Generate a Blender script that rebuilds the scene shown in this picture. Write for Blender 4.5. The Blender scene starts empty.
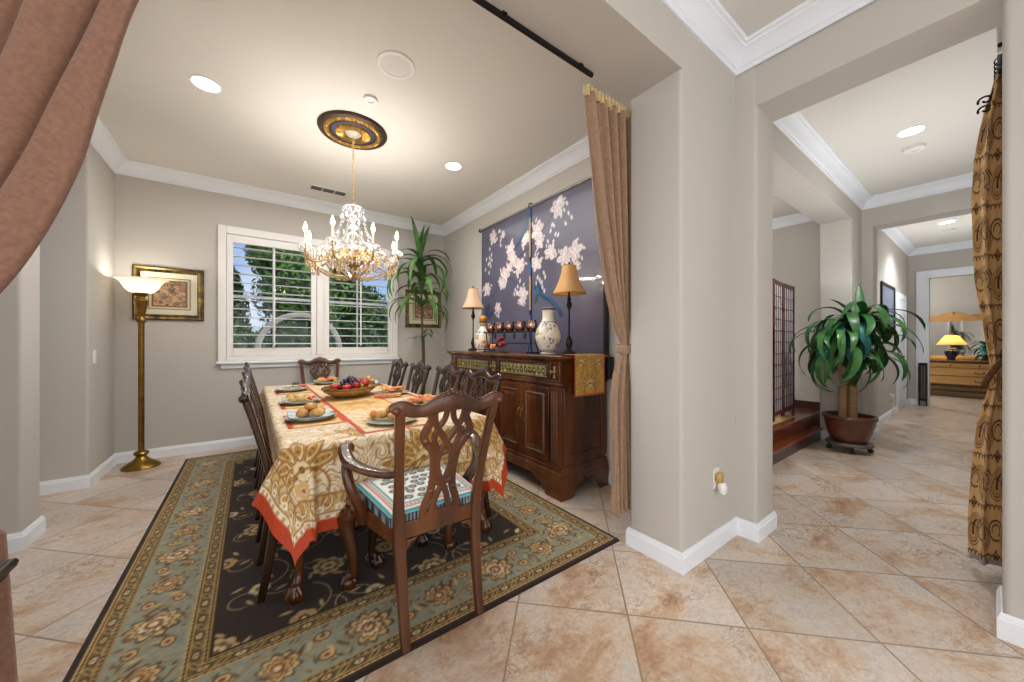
import bpy, math, random
import numpy as np
from mathutils import Vector, Matrix
PI = math.pi
sc = bpy.context.scene
COL = sc.collection

# ------------------------------------------------------------------ camera
cam_d = bpy.data.cameras.new('camera')
cam_d.sensor_width = 36.0
cam_d.lens = 36.0 * 355.0 / 1024.0
cam_d.shift_y = 1.0 / 1024.0
cam_d.clip_start = 0.02
cam = bpy.data.objects.new('camera', cam_d)
COL.objects.link(cam)
cam.location = (0, 0, 1.25)
# view azimuth = atan(483/355) measured from +X ; blender camera at rz=0 looks along +Y
cam.rotation_euler = (PI / 2, 0, math.atan2(483, 355) - PI / 2)
sc.camera = cam

# ------------------------------------------------------------------ colour management
sc.view_settings.view_transform = 'Standard'
sc.view_settings.look = 'None'
sc.view_settings.gamma = 1.0
sc.view_settings.use_curve_mapping = False
sc.view_settings.exposure = 0.08

# ------------------------------------------------------------------ world: evening sky, pale haze low, clouds
world = bpy.data.worlds.new('sky')
sc.world = world
world.use_nodes = True
wn = world.node_tree.nodes
wl = world.node_tree.links
wn.clear()
w_out = wn.new('ShaderNodeOutputWorld')
w_bg = wn.new('ShaderNodeBackground')
w_tc = wn.new('ShaderNodeTexCoord')
w_sep = wn.new('ShaderNodeSeparateXYZ')
w_up = wn.new('ShaderNodeMapRange')
w_up.inputs['From Min'].default_value = 0.0
w_up.inputs['From Max'].default_value = 0.5
w_mix = wn.new('ShaderNodeMix'); w_mix.data_type = 'RGBA'
w_mix.inputs['A'].default_value = (0.50, 0.68, 0.95, 1)
w_mix.inputs['B'].default_value = (0.10, 0.27, 0.72, 1)
w_noise = wn.new('ShaderNodeTexNoise')
w_noise.inputs['Scale'].default_value = 5.0
w_noise.inputs['Detail'].default_value = 5.0
w_cl = wn.new('ShaderNodeMapRange')
w_cl.inputs['From Min'].default_value = 0.52
w_cl.inputs['From Max'].default_value = 0.70
w_mix2 = wn.new('ShaderNodeMix'); w_mix2.data_type = 'RGBA'
w_mix2.inputs['B'].default_value = (0.85, 0.88, 0.95, 1)
# neutral bright half of the sky, added behind the viewer as fill
w_side = wn.new('ShaderNodeMapRange')
w_side.inputs['From Min'].default_value = 0.15
w_side.inputs['From Max'].default_value = -0.35
w_mix3 = wn.new('ShaderNodeMix'); w_mix3.data_type = 'RGBA'
w_mix3.inputs['B'].default_value = (1.15, 1.14, 1.13, 1)
wl.new(w_tc.outputs['Generated'], w_sep.inputs[0])
wl.new(w_sep.outputs['Z'], w_up.inputs['Value'])
wl.new(w_up.outputs[0], w_mix.inputs['Factor'])
wl.new(w_tc.outputs['Generated'], w_noise.inputs['Vector'])
wl.new(w_noise.outputs['Fac'], w_cl.inputs['Value'])
wl.new(w_cl.outputs[0], w_mix2.inputs['Factor'])
wl.new(w_mix.outputs['Result'], w_mix2.inputs['A'])
wl.new(w_sep.outputs['Y'], w_side.inputs['Value'])
wl.new(w_side.outputs[0], w_mix3.inputs['Factor'])
wl.new(w_mix2.outputs['Result'], w_mix3.inputs['A'])
wl.new(w_mix3.outputs['Result'], w_bg.inputs['Color'])
w_bg.inputs['Strength'].default_value = 1.0
wl.new(w_bg.outputs[0], w_out.inputs['Surface'])

# ------------------------------------------------------------------ sun (lights the garden from the side)
def add_light(name, kind, loc, energy, color=(1, 1, 1), rot=(0, 0, 0), **kw):
    d = bpy.data.lights.new(name, kind)
    d.energy = energy
    d.color = color
    for k, v in kw.items():
        setattr(d, k, v)
    o = bpy.data.objects.new(name, d)
    o.location = loc
    o.rotation_euler = rot
    COL.objects.link(o)
    return o

add_light('sun', 'SUN', (4, 12, 8), 4.5, (1.0, 0.95, 0.86), (math.radians(20), math.radians(52), 0), angle=0.02)
# added fill lamps without fixtures, standing in for daylight and room lighting
WARM = (1.0, 0.91, 0.80)
NEUT = (0.98, 0.99, 1.0)
add_light('entry_fill', 'AREA', (0.2, -3.1, 1.5), 34, (0.93, 0.96, 1.0), (PI / 2, 0, 0), shape='RECTANGLE', size=4.6, size_y=2.6)  # added unseen fill behind the viewer, in place of daylight
add_light('foyer_fill', 'AREA', (0.3, -1.3, 3.02), 18, NEUT, (0, 0, 0), shape='RECTANGLE', size=3.2, size_y=2.2)  # added fill at ceiling height, no fixture
add_light('foyer_side_fill', 'AREA', (-2.7, -1.0, 1.5), 60, (0.97, 0.98, 1.0), (PI / 2, 0, -PI / 2), shape='RECTANGLE', size=2.4, size_y=2.4)  # added fill from the left, brightens the hall drapery
add_light('side_room_fill', 'AREA', (-2.75, 2.4, 1.5), 12, (0.95, 0.97, 1.0), (PI / 2, 0, -PI / 2), shape='RECTANGLE', size=2.0, size_y=2.2)  # added fill through the left opening for the sideboard front
add_light('dining_fill', 'AREA', (0.7, 3.3, 3.02), 44, NEUT, (0, 0, 0), shape='RECTANGLE', size=2.2, size_y=2.8)  # added soft fill under the dining ceiling, no fixture
add_light('hall_fill', 'AREA', (4.6, 0.48, 1.7), 15, NEUT, (PI, 0, 0), shape='RECTANGLE', size=2.4, size_y=0.5)  # added upward fill, bounced off the hall ceiling
add_light('far_hall_fill', 'AREA', (8.7, 0.48, 1.7), 14, NEUT, (PI, 0, 0), shape='RECTANGLE', size=2.4, size_y=0.5)  # added upward fill for the farther hall bay
add_light('raised_room_fill', 'POINT', (4.3, 2.9, 2.2), 46, NEUT, shadow_soft_size=0.30)  # added soft fill, no lamp stands here
add_light('bedroom_fill', 'POINT', (11.9, 1.9, 2.4), 60, NEUT, shadow_soft_size=0.15)  # added soft fill for the dresser, no fixture

# ------------------------------------------------------------------ helpers
def lin(c):
    out = []
    for x in c[:3]:
        x = x / 255.0
        out.append(x / 12.92 if x <= 0.04045 else ((x + 0.055) / 1.055) ** 2.4)
    return tuple(out)

def lina(a):
    a = np.asarray(a, float) / 255.0
    return np.where(a <= 0.04045, a / 12.92, ((a + 0.055) / 1.055) ** 2.4)

def new_mat(name):
    m = bpy.data.materials.new(name)
    m.use_nodes = True
    nt = m.node_tree
    return m, nt, nt.nodes['Principled BSDF']

def mat(name, col, rough=0.5, metal=0.0, noise=None, bump=None, coat=0.0, spec=0.5, emit=None,
        trans=0.0, ior=1.45, alpha=1.0, sheen=0.0, stretch=None, dark=None, subsurf=0.0):
    """procedural principled material; noise=(scale, amount) varies the colour towards `dark`; bump=(scale,strength)"""
    m, nt, p = new_mat(name)
    n, l = nt.nodes, nt.links
    c = lin(col)
    p.inputs['Base Color'].default_value = (*c, 1)
    p.inputs['Roughness'].default_value = rough
    p.inputs['Metallic'].default_value = metal
    p.inputs['Specular IOR Level'].default_value = spec
    p.inputs['Coat Weight'].default_value = coat
    p.inputs['Transmission Weight'].default_value = trans
    p.inputs['IOR'].default_value = ior
    p.inputs['Alpha'].default_value = alpha
    p.inputs['Sheen Weight'].default_value = sheen
    if emit:
        p.inputs['Emission Color'].default_value = (*lin(emit[0]), 1)
        p.inputs['Emission Strength'].default_value = emit[1]
    tc = None
    if noise or bump:
        tc = n.new('ShaderNodeTexCoord')
        mp = n.new('ShaderNodeMapping')
        if stretch:
            mp.inputs['Scale'].default_value = stretch
        l.new(tc.outputs['Object'], mp.inputs['Vector'])
    if noise:
        t = n.new('ShaderNodeTexNoise')
        t.inputs['Scale'].default_value = noise[0]
        t.inputs['Detail'].default_value = 6
        l.new(mp.outputs[0], t.inputs['Vector'])
        r = n.new('ShaderNodeMapRange')
        r.inputs['From Min'].default_value = 0.33
        r.inputs['From Max'].default_value = 0.67
        l.new(t.outputs['Fac'], r.inputs['Value'])
        mx = n.new('ShaderNodeMix'); mx.data_type = 'RGBA'
        dk = lin(dark) if dark else tuple(x * (1 - noise[1]) for x in c)
        mx.inputs['A'].default_value = (*c, 1)
        mx.inputs['B'].default_value = (*dk, 1)
        l.new(r.outputs[0], mx.inputs['Factor'])
        l.new(mx.outputs['Result'], p.inputs['Base Color'])
    if bump:
        t2 = n.new('ShaderNodeTexNoise')
        t2.inputs['Scale'].default_value = bump[0]
        t2.inputs['Detail'].default_value = 3
        l.new(mp.outputs[0], t2.inputs['Vector'])
        b = n.new('ShaderNodeBump')
        b.inputs['Strength'].default_value = bump[1]
        b.inputs['Distance'].default_value = 0.01
        l.new(t2.outputs['Fac'], b.inputs['Height'])
        l.new(b.outputs[0], p.inputs['Normal'])
    return m

def col_mat(name, rough=0.8, bump=None, coat=0.0, spec=0.3, sheen=0.0, metal=0.0, layer='pattern'):
    """material whose woven / printed pattern is stored on the mesh"""
    m, nt, p = new_mat(name)
    n, l = nt.nodes, nt.links
    a = n.new('ShaderNodeAttribute')
    a.attribute_name = layer
    l.new(a.outputs['Color'], p.inputs['Base Color'])
    p.inputs['Roughness'].default_value = rough
    p.inputs['Specular IOR Level'].default_value = spec
    p.inputs['Coat Weight'].default_value = coat
    p.inputs['Sheen Weight'].default_value = sheen
    p.inputs['Metallic'].default_value = metal
    if bump:
        tc = n.new('ShaderNodeTexCoord')
        t2 = n.new('ShaderNodeTexNoise')
        t2.inputs['Scale'].default_value = bump[0]
        l.new(tc.outputs['Object'], t2.inputs['Vector'])
        b = n.new('ShaderNodeBump')
        b.inputs['Strength'].default_value = bump[1]
        b.inputs['Distance'].default_value = 0.01
        l.new(t2.outputs['Fac'], b.inputs['Height'])
        l.new(b.outputs[0], p.inputs['Normal'])
    return m

def tag(o, label=None, cat=None, group=None, kind=None):
    if label: o['label'] = label
    if cat: o['category'] = cat
    if group: o['group'] = group
    if kind: o['kind'] = kind
    return o

def thing(name, label, cat, loc=(0, 0, 0), rz=0.0, group=None):
    o = bpy.data.objects.new(name, None)
    o.empty_display_size = 0.05
    COL.objects.link(o)
    o.location = loc
    o.rotation_euler = (0, 0, rz)
    return tag(o, label, cat, group)

def kids(o):
    return [c for c in COL.objects if c.parent is o]

def dup(root, loc=None, rz=None, label=None, group=None, scale=None):
    r = root.copy(); COL.objects.link(r)
    if loc is not None: r.location = loc
    if rz is not None: r.rotation_euler = (0, 0, rz)
    if scale is not None: r.scale = scale
    if label: r['label'] = label
    if group: r['group'] = group
    for ch in kids(root):
        c = ch.copy(); COL.objects.link(c); c.parent = r
        for g in kids(ch):
            d = g.copy(); COL.objects.link(d); d.parent = c
    return r

class MB:
    """collects shapes and links them as ONE mesh object"""
    def __init__(s):
        s.v = []; s.f = []; s.m = []
    def add(s, vs, fs, m=0):
        b = len(s.v)
        s.v.extend([tuple(float(c) for c in p) for p in vs])
        for f in fs:
            s.f.append(tuple(i + b for i in f)); s.m.append(m)
        return s
    def box(s, x0, x1, y0, y1, z0, z1, m=0):
        vs = [(x0, y0, z0), (x1, y0, z0), (x1, y1, z0), (x0, y1, z0), (x0, y0, z1), (x1, y0, z1), (x1, y1, z1), (x0, y1, z1)]
        return s.add(vs, [(3, 2, 1, 0), (4, 5, 6, 7), (0, 1, 5, 4), (1, 2, 6, 5), (2, 3, 7, 6), (3, 0, 4, 7)], m)
    def obox(s, c, ax, ay, az, m=0):
        """box from centre and three half-axis vectors"""
        c, ax, ay, az = map(Vector, (c, ax, ay, az))
        vs = [c + ax * i + ay * j + az * k for k in (-1, 1) for (i, j) in ((-1, -1), (1, -1), (1, 1), (-1, 1))]
        return s.add(vs, [(3, 2, 1, 0), (4, 5, 6, 7), (0, 1, 5, 4), (1, 2, 6, 5), (2, 3, 7, 6), (3, 0, 4, 7)], m)
    def prism(s, poly, z0, z1, m=0):
        n = len(poly)
        area = sum(poly[i][0] * poly[(i + 1) % n][1] - poly[(i + 1) % n][0] * poly[i][1] for i in range(n))
        if area < 0: poly = poly[::-1]
        vs = [(x, y, z0) for x, y in poly] + [(x, y, z1) for x, y in poly]
        fs = [tuple(range(n - 1, -1, -1)), tuple(range(n, 2 * n))]
        fs += [(i, (i + 1) % n, n + (i + 1) % n, n + i) for i in range(n)]
        return s.add(vs, fs, m)
    def slab(s, poly, origin, u, v, th, m=0):
        """2-D polygon in the plane origin+u*a+v*b given thickness th along u x v (centred)"""
        o, u, v = Vector(origin), Vector(u), Vector(v)
        nrm = u.cross(v).normalized() * (th / 2)
        n = len(poly)
        area = sum(poly[i][0] * poly[(i + 1) % n][1] - poly[(i + 1) % n][0] * poly[i][1] for i in range(n))
        if area < 0: poly = poly[::-1]
        vs = [o + u * a + v * b - nrm for a, b in poly] + [o + u * a + v * b + nrm for a, b in poly]
        fs = [tuple(range(n - 1, -1, -1)), tuple(range(n, 2 * n))]
        fs += [(i, (i + 1) % n, n + (i + 1) % n, n + i) for i in range(n)]
        return s.add(vs, fs, m)
    def lathe(s, prof, n=24, loc=(0, 0, 0), m=0, axis=None, sx=1.0, sy=1.0):
        """prof = [(r,z)...] ; m may be a list per band"""
        vs = []; fs = []; ms = []
        A = Matrix.Identity(3)
        if axis is not None:
            A = Vector((0, 0, 1)).rotation_difference(Vector(axis)).to_matrix()
        L = Vector(loc)
        for r, z in prof:
            for k in range(n):
                a = 2 * PI * k / n
                vs.append(L + A @ Vector((r * sx * math.cos(a), r * sy * math.sin(a), z)))
        b = len(s.v)
        for i in range(len(prof) - 1):
            mm = m[i] if isinstance(m, (list, tuple)) else m
            for k in range(n):
                k2 = (k + 1) % n
                s.f.append((b + i * n + k, b + i * n + k2, b + (i + 1) * n + k2, b + (i + 1) * n + k)); s.m.append(mm)
        s.v.extend([tuple(p) for p in vs])
        m0 = m[0] if isinstance(m, (list, tuple)) else m
        m1 = m[-1] if isinstance(m, (list, tuple)) else m
        if prof[0][0] > 1e-5:
            s.f.append(tuple(b + k for k in range(n - 1, -1, -1))); s.m.append(m0)
        if prof[-1][0] > 1e-5:
            q = b + (len(prof) - 1) * n
            s.f.append(tuple(q + k for k in range(n))); s.m.append(m1)
        return s
    def tube(s, pts, r, n=8, m=0, up=None, sq=1.0, cap=True, closed=False):
        """sweep; r: float, list, or list of (ra, rb) (ra across `up`, rb along it); sq<1 squares the section"""
        pts = [Vector(p) for p in pts]
        N = len(pts)
        rs = r if isinstance(r, (list, tuple)) and len(r) == N and not isinstance(r, tuple) else [r] * N
        rs = [(q, q) if not isinstance(q, (tuple, list)) else q for q in rs]
        rings = []
        prev = None
        for i, p in enumerate(pts):
            if closed:
                t = pts[(i + 1) % N] - pts[i - 1]
            else:
                t = pts[min(i + 1, N - 1)] - pts[max(i - 1, 0)]
            if t.length < 1e-9: t = Vector((0, 0, 1))
            t.normalize()
            if up is not None:
                b = Vector(up)
            elif prev is None:
                b = Vector((0, 0, 1)) if abs(t.z) < 0.9 else Vector((1, 0, 0))
            else:
                b = prev
            b = b - t * b.dot(t)
            if b.length < 1e-6:
                b = Vector((1, 0, 0)) - t * t.x
            b.normalize()
            prev = b
            a = t.cross(b)
            ra, rb = rs[i]
            ring = []
            for k in range(n):
                th = 2 * PI * (k + 0.5) / n
                c, d = math.cos(th), math.sin(th)
                c = math.copysign(abs(c) ** sq, c); d = math.copysign(abs(d) ** sq, d)
                ring.append(p + a * (ra * c) + b * (rb * d))
            rings.append(ring)
        vs = [q for ring in rings for q in ring]
        fs = []
        M = N if closed else N - 1
        for i in range(M):
            j = (i + 1) % N
            for k in range(n):
                k2 = (k + 1) % n
                fs.append((i * n + k, i * n + k2, j * n + k2, j * n + k))
        if cap and not closed:
            fs.append(tuple(range(n - 1, -1, -1)))
            fs.append(tuple((N - 1) * n + k for k in range(n)))
        return s.add(vs, fs, m)
    def ball(s, c, r, n=10, k=6, m=0, sx=1, sy=1, sz=1):
        prof = [(r * math.sin(PI * i / k), -r * math.cos(PI * i / k)) for i in range(k + 1)]
        prof = [(max(a, 1e-4), b * sz) for a, b in prof]
        prof[0] = (1e-6, prof[0][1]); prof[-1] = (1e-6, prof[-1][1])
        return s.lathe(prof, n, c, m, sx=sx, sy=sy)
    def leaf(s, pts, w, nrm=(0, 0, 1), fold=0.25, m=0):
        """strap leaf: centre line pts, half widths w, folded along its midrib"""
        pts = [Vector(p) for p in pts]
        N = len(pts); vs = []
        for i, p in enumerate(pts):
            t = (pts[min(i + 1, N - 1)] - pts[max(i - 1, 0)]).normalized()
            nn = Vector(nrm); nn = nn - t * nn.dot(t)
            if nn.length < 1e-3: nn = Vector((1, 0.3, 0)) - t * t.x
            nn.normalize()
            sd = t.cross(nn)
            vs += [p + sd * w[i] + nn * (w[i] * fold), p, p - sd * w[i] + nn * (w[i] * fold)]
        fs = []
        for i in range(N - 1):
            a = i * 3
            fs += [(a, a + 1, a + 4, a + 3), (a + 1, a + 2, a + 5, a + 4)]
        return s.add(vs, fs, m)
    def mesh(s, name, mats, smooth=True, ang=35):
        me = bpy.data.meshes.new(name)
        me.from_pydata(s.v, [], s.f)
        for q in (mats if isinstance(mats, (list, tuple)) else [mats]):
            me.materials.append(q)
        if any(s.m):
            me.polygons.foreach_set('material_index', s.m)
        if smooth:
            me.shade_smooth()
            me.set_sharp_from_angle(angle=math.radians(ang))
        me.update()
        return me
    def build(s, name, mats, parent=None, smooth=True, ang=35, bevel=0.0, seg=2, sub=0, solid=0.0, loc=None, rot=None):
        o = bpy.data.objects.new(name, s.mesh(name, mats, smooth, ang))
        COL.objects.link(o)
        if loc is not None: o.location = loc
        if rot is not None: o.rotation_euler = rot
        if parent: o.parent = parent
        if solid:
            q = o.modifiers.new('solid', 'SOLIDIFY'); q.thickness = solid; q.offset = 0
        if bevel:
            b = o.modifiers.new('bevel', 'BEVEL'); b.width = bevel; b.segments = seg
            b.limit_method = 'ANGLE'; b.angle_limit = math.radians(40)
        if sub:
            q = o.modifiers.new('sub', 'SUBSURF'); q.levels = sub; q.render_levels = sub
        return o

def put(me, name, parent=None, loc=(0, 0, 0), rot=(0, 0, 0), scale=None):
    o = bpy.data.objects.new(name, me)
    COL.objects.link(o)
    o.location = loc; o.rotation_euler = rot
    if scale: o.scale = scale
    if parent: o.parent = parent
    return o

def structure(o):
    o['kind'] = 'structure'
    return o

def grid_obj(name, P, C, material, parent=None, layer='pattern', solid=0.0, closed_u=False):
    """P: (H,W,3) positions, C: (H,W,3) sRGB 0-255 pattern -> one mesh with a stored pattern"""
    H, W = P.shape[:2]
    me = bpy.data.meshes.new(name)
    nv = H * W
    idx = np.arange(nv).reshape(H, W)
    if closed_u:
        idx = np.concatenate([idx, idx[:, :1]], 1)
    q = np.stack([idx[:-1, :-1], idx[:-1, 1:], idx[1:, 1:], idx[1:, :-1]], -1).reshape(-1, 4)
    me.vertices.add(nv)
    me.vertices.foreach_set('co', P.reshape(-1).astype(np.float32))
    me.loops.add(q.size)
    me.loops.foreach_set('vertex_index', q.reshape(-1).astype(np.int32))
    me.polygons.add(len(q))
    me.polygons.foreach_set('loop_start', (np.arange(len(q)) * 4).astype(np.int32))
    try:
        me.polygons.foreach_set('loop_total', np.full(len(q), 4, np.int32))
    except Exception:
        pass
    me.update(calc_edges=True)
    me.validate()
    if C is not None:
        at = me.color_attributes.new(layer, 'FLOAT_COLOR', 'POINT')
        rgba = np.ones((nv, 4), np.float32)
        rgba[:, :3] = lina(np.clip(C.reshape(-1, 3), 0, 255))
        at.data.foreach_set('color', rgba.reshape(-1))
    me.materials.append(material)
    me.shade_smooth()
    o = bpy.data.objects.new(name, me)
    COL.objects.link(o)
    if parent: o.parent = parent
    if solid:
        m = o.modifiers.new('solid', 'SOLIDIFY'); m.thickness = solid; m.offset = -1
    return o

class Canvas:
    """a pattern drawn on a regular grid: x to the right, y up, metres"""
    def __init__(s, x0, x1, y0, y1, step, bg):
        s.x = np.linspace(x0, x1, int(round((x1 - x0) / step)) + 1)
        s.y = np.linspace(y0, y1, int(round((y1 - y0) / step)) + 1)
        s.X, s.Y = np.meshgrid(s.x, s.y)
        s.a = np.empty(s.X.shape + (3,)); s.a[:] = bg
        s.st = step
    def win(s, x0, x1, y0, y1):
        i0, i1 = np.searchsorted(s.x, [x0, x1]); j0, j1 = np.searchsorted(s.y, [y0, y1])
        i0 = max(i0 - 1, 0); j0 = max(j0 - 1, 0)
        return slice(j0, j1 + 1), slice(i0, i1 + 1)
    def mask(s, w, msk, col):
        reg = s.a[w]
        m = np.clip(msk, 0, 1)[..., None]
        reg[:] = reg * (1 - m) + np.array(col, float) * m
    def aa(s, d):
        """signed distance (negative inside) -> coverage"""
        return np.clip(0.5 - d / s.st, 0, 1)
    def rect(s, x0, x1, y0, y1, col):
        w = s.win(x0, x1, y0, y1)
        d = np.maximum(np.maximum(x0 - s.X[w], s.X[w] - x1), np.maximum(y0 - s.Y[w], s.Y[w] - y1))
        s.mask(w, s.aa(d), col)
    def ell(s, cx, cy, rx, ry, col, rot=0.0):
        R = max(rx, ry) + s.st
        w = s.win(cx - R, cx + R, cy - R, cy + R)
        X, Y = s.X[w] - cx, s.Y[w] - cy
        c, q = math.cos(rot), math.sin(rot)
        u, v = X * c + Y * q, -X * q + Y * c
        d = (np.sqrt((u / rx) ** 2 + (v / ry) ** 2) - 1) * min(rx, ry)
        s.mask(w, s.aa(d), col)
    def line(s, pts, wd, col):
        for (xa, ya), (xb, yb) in zip(pts[:-1], pts[1:]):
            w = s.win(min(xa, xb) - wd, max(xa, xb) + wd, min(ya, yb) - wd, max(ya, yb) + wd)
            X, Y = s.X[w], s.Y[w]
            dx, dy = xb - xa, yb - ya
            L = dx * dx + dy * dy + 1e-12
            t = np.clip(((X - xa) * dx + (Y - ya) * dy) / L, 0, 1)
            d = np.hypot(X - xa - t * dx, Y - ya - t * dy) - wd / 2
            s.mask(w, s.aa(d), col)
    def petals(s, cx, cy, r, n, col, rot=0.0, fat=0.42, r0=0.35):
        for k in range(n):
            a = rot + 2 * PI * k / n
            d = r * (1 + r0) / 2
            s.ell(cx + d * math.cos(a), cy + d * math.sin(a), r * (1 - r0) / 2, r * fat / 2 * (6.0 / n) ** 0.5 * 1.2, col, a)
    def arc(s, cx, cy, r, a0, a1, wd, col, n=14, sq=1.0):
        s.line([(cx + r * math.cos(a0 + (a1 - a0) * i / n), cy + sq * r * math.sin(a0 + (a1 - a0) * i / n)) for i in range(n + 1)], wd, col)

def vnoise(X, Y, scale, seed=0, octaves=3):
    out = np.zeros_like(X); amp = 1.0; tot = 0
    for o in range(octaves):
        rs = np.random.RandomState(seed + o)
        G = rs.rand(64, 64)
        u, v = X * scale + 7.3 * o, Y * scale + 3.1 * o
        i, j = np.floor(u).astype(int), np.floor(v).astype(int)
        fu, fv = u - i, v - j
        fu = fu * fu * (3 - 2 * fu); fv = fv * fv * (3 - 2 * fv)
        g = lambda a, b: G[b % 64, a % 64]
        out += amp * ((g(i, j) * (1 - fu) + g(i + 1, j) * fu) * (1 - fv) + (g(i, j + 1) * (1 - fu) + g(i + 1, j + 1) * fu) * fv)
        tot += amp; amp *= 0.5; scale *= 2.03
    return out / tot

def crv(pts, n=8):
    """Catmull-Rom through pts"""
    P = [np.array(p, float) for p in pts]
    P = [2 * P[0] - P[1]] + P + [2 * P[-1] - P[-2]]
    out = []
    for i in range(1, len(P) - 2):
        for k in range(n):
            t = k / n
            out.append(0.5 * ((2 * P[i]) + (-P[i - 1] + P[i + 1]) * t + (2 * P[i - 1] - 5 * P[i] + 4 * P[i + 1] - P[i + 2]) * t * t
                              + (-P[i - 1] + 3 * P[i] - 3 * P[i + 1] + P[i + 2]) * t ** 3))
    out.append(P[-2])
    return out

def interp(x, xs, ys):
    return float(np.interp(x, xs, ys))

rnd = random.Random(11)
# ------------------------------------------------------------------ materials
M = {}
M['wall'] = mat('greige_wall_paint', (194, 189, 182), 0.75, noise=(1.2, 0.03), bump=(260, 0.06), spec=0.25)
M['ceil'] = mat('ceiling_paint', (222, 219, 213), 0.85, noise=(1.0, 0.02), bump=(180, 0.10), spec=0.15)
M['trim'] = mat('white_trim_paint', (234, 238, 245), 0.42, noise=(3, 0.02), spec=0.4)
M['shutter'] = mat('shutter_paint', (236, 233, 229), 0.4, noise=(3, 0.02), spec=0.4)
M['cherry'] = mat('mahogany', (104, 56, 22), 0.24, noise=(7, 0.5), dark=(50, 26, 11), stretch=(1, 1, 0.12), coat=0.4, bump=(60, 0.03))
M['darkwood'] = mat('dark_mahogany', (62, 34, 21), 0.24, noise=(9, 0.5), dark=(30, 16, 11), stretch=(1, 1, 0.2), coat=0.4, bump=(60, 0.03))
M['sidewood'] = mat('sideboard_cherry', (108, 58, 26), 0.24, noise=(5, 0.5), dark=(54, 27, 12), stretch=(1, 1, 0.14), coat=0.35, bump=(40, 0.02))
M['sidedark'] = mat('sideboard_dark_wood', (70, 34, 20), 0.3, noise=(5, 0.4), coat=0.3)  # darker wood of the drawer fronts
M['gold'] = mat('antique_gold', (206, 162, 84), 0.32, metal=0.9, noise=(30, 0.4), bump=(90, 0.05))
M['brass'] = mat('old_brass', (150, 116, 52), 0.30, metal=0.95, noise=(18, 0.35))
M['iron'] = mat('black_iron', (34, 30, 29), 0.45, metal=0.5, noise=(40, 0.3), bump=(120, 0.05))
M['latticeback'] = mat('dark_pewter', (104, 102, 78), 0.45, metal=0.4, noise=(50, 0.4), bump=(80, 0.1))
M['lattice'] = mat('pewter_green_gilt', (190, 172, 112), 0.35, metal=0.55, noise=(60, 0.4), bump=(80, 0.1))
M['crystal'] = None
M['white'] = mat('white_plastic', (232, 230, 226), 0.4, noise=(20, 0.02))
M['cream'] = mat('cream_ivory', (236, 224, 196), 0.5, noise=(20, 0.04))
M['black'] = mat('near_black', (18, 17, 17), 0.5, noise=(20, 0.2))
M['lightlens'] = mat('lit_lens', (255, 250, 240), 0.5, emit=((255, 246, 230), 9.0), noise=(5, 0.01))
M['bulb'] = mat('lit_candle_bulb', (255, 240, 210), 0.3, emit=((255, 226, 170), 24.0), noise=(5, 0.01))
M['terracotta'] = mat('glazed_brown_pot', (112, 62, 44), 0.28, noise=(6, 0.5), dark=(66, 40, 34), coat=0.4, bump=(20, 0.06))
M['clay'] = mat('clay_pot', (140, 92, 66), 0.6, noise=(8, 0.3), bump=(30, 0.06))
M['soil'] = mat('potting_soil', (56, 42, 32), 0.95, noise=(30, 0.5), bump=(60, 0.4))
M['bark'] = mat('cane_bark', (172, 136, 98), 0.8, noise=(14, 0.4), stretch=(0.3, 0.3, 3.0), bump=(30, 0.3))
M['bark2'] = mat('plant_stem', (96, 84, 44), 0.7, noise=(14, 0.4), stretch=(0.3, 0.3, 3.0), bump=(30, 0.2))
M['leaf'] = mat('dracaena_leaf', (70, 124, 56), 0.36, noise=(5, 0.5), dark=(32, 78, 44), spec=0.5, bump=(40, 0.05))
M['leafteal'] = mat('teal_leaf_and_sheen', (44, 140, 136), 0.35, noise=(6, 0.4), dark=(26, 92, 90), spec=0.5)  # teal paints sky sheen on hall plant leaves; also colours the dresser plant
M['leaf2'] = mat('tall_plant_leaf', (82, 126, 56), 0.40, noise=(5, 0.5), dark=(42, 84, 36), spec=0.45, bump=(40, 0.05))
M['velvet'] = mat('brown_velvet', (138, 104, 87), 0.9, noise=(90, 0.1), dark=(124, 91, 75), sheen=0.25, bump=(160, 0.12), spec=0.15)
M['velvet2'] = mat('tan_velvet', (160, 130, 106), 0.9, noise=(40, 0.1), dark=(144, 114, 91), sheen=0.4, bump=(160, 0.10), spec=0.15)
M['lining'] = mat('curtain_heading_tape', (214, 190, 140), 0.85, noise=(40, 0.2))
M['shade'] = None
M['tan'] = mat('woven_straw_mat', (206, 168, 104), 0.9, noise=(40, 0.2), stretch=(1, 8, 1), bump=(200, 0.2))
M['redlacq'] = mat('red_lacquer', (86, 22, 26), 0.3, noise=(10, 0.3), coat=0.3)
M['paper'] = mat('rice_paper', (196, 196, 204), 0.85, noise=(30, 0.06))
M['stairwood'] = mat('red_oak_boards', (140, 70, 38), 0.22, noise=(5, 0.45), dark=(92, 42, 24), stretch=(0.15, 1, 1), coat=0.3)
M['kneewood'] = mat('dark_riser', (66, 26, 22), 0.3, noise=(6, 0.4), coat=0.3)
M['pine'] = mat('golden_pine', (208, 164, 100), 0.38, noise=(5, 0.35), dark=(176, 130, 72), stretch=(0.6, 0.12, 1), coat=0.2)
M['pinedark'] = mat('weathered_pine', (112, 84, 50), 0.5, noise=(12, 0.5), stretch=(0.6, 0.12, 1))
M['mirror'] = mat('mirror_glass', (225, 225, 225), 0.03, metal=1.0, noise=(1, 0.01))
M['navyglaze'] = mat('navy_ceramic', (26, 28, 56), 0.2, noise=(8, 0.3), coat=0.5)
M['stone'] = mat('garden_stone', (176, 172, 166), 0.9, noise=(6, 0.2), bump=(30, 0.3))
M['hedge1'] = mat('hedge_leaf', (64, 110, 40), 0.6, noise=(2.0, 0.5), dark=(34, 66, 26))
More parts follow.
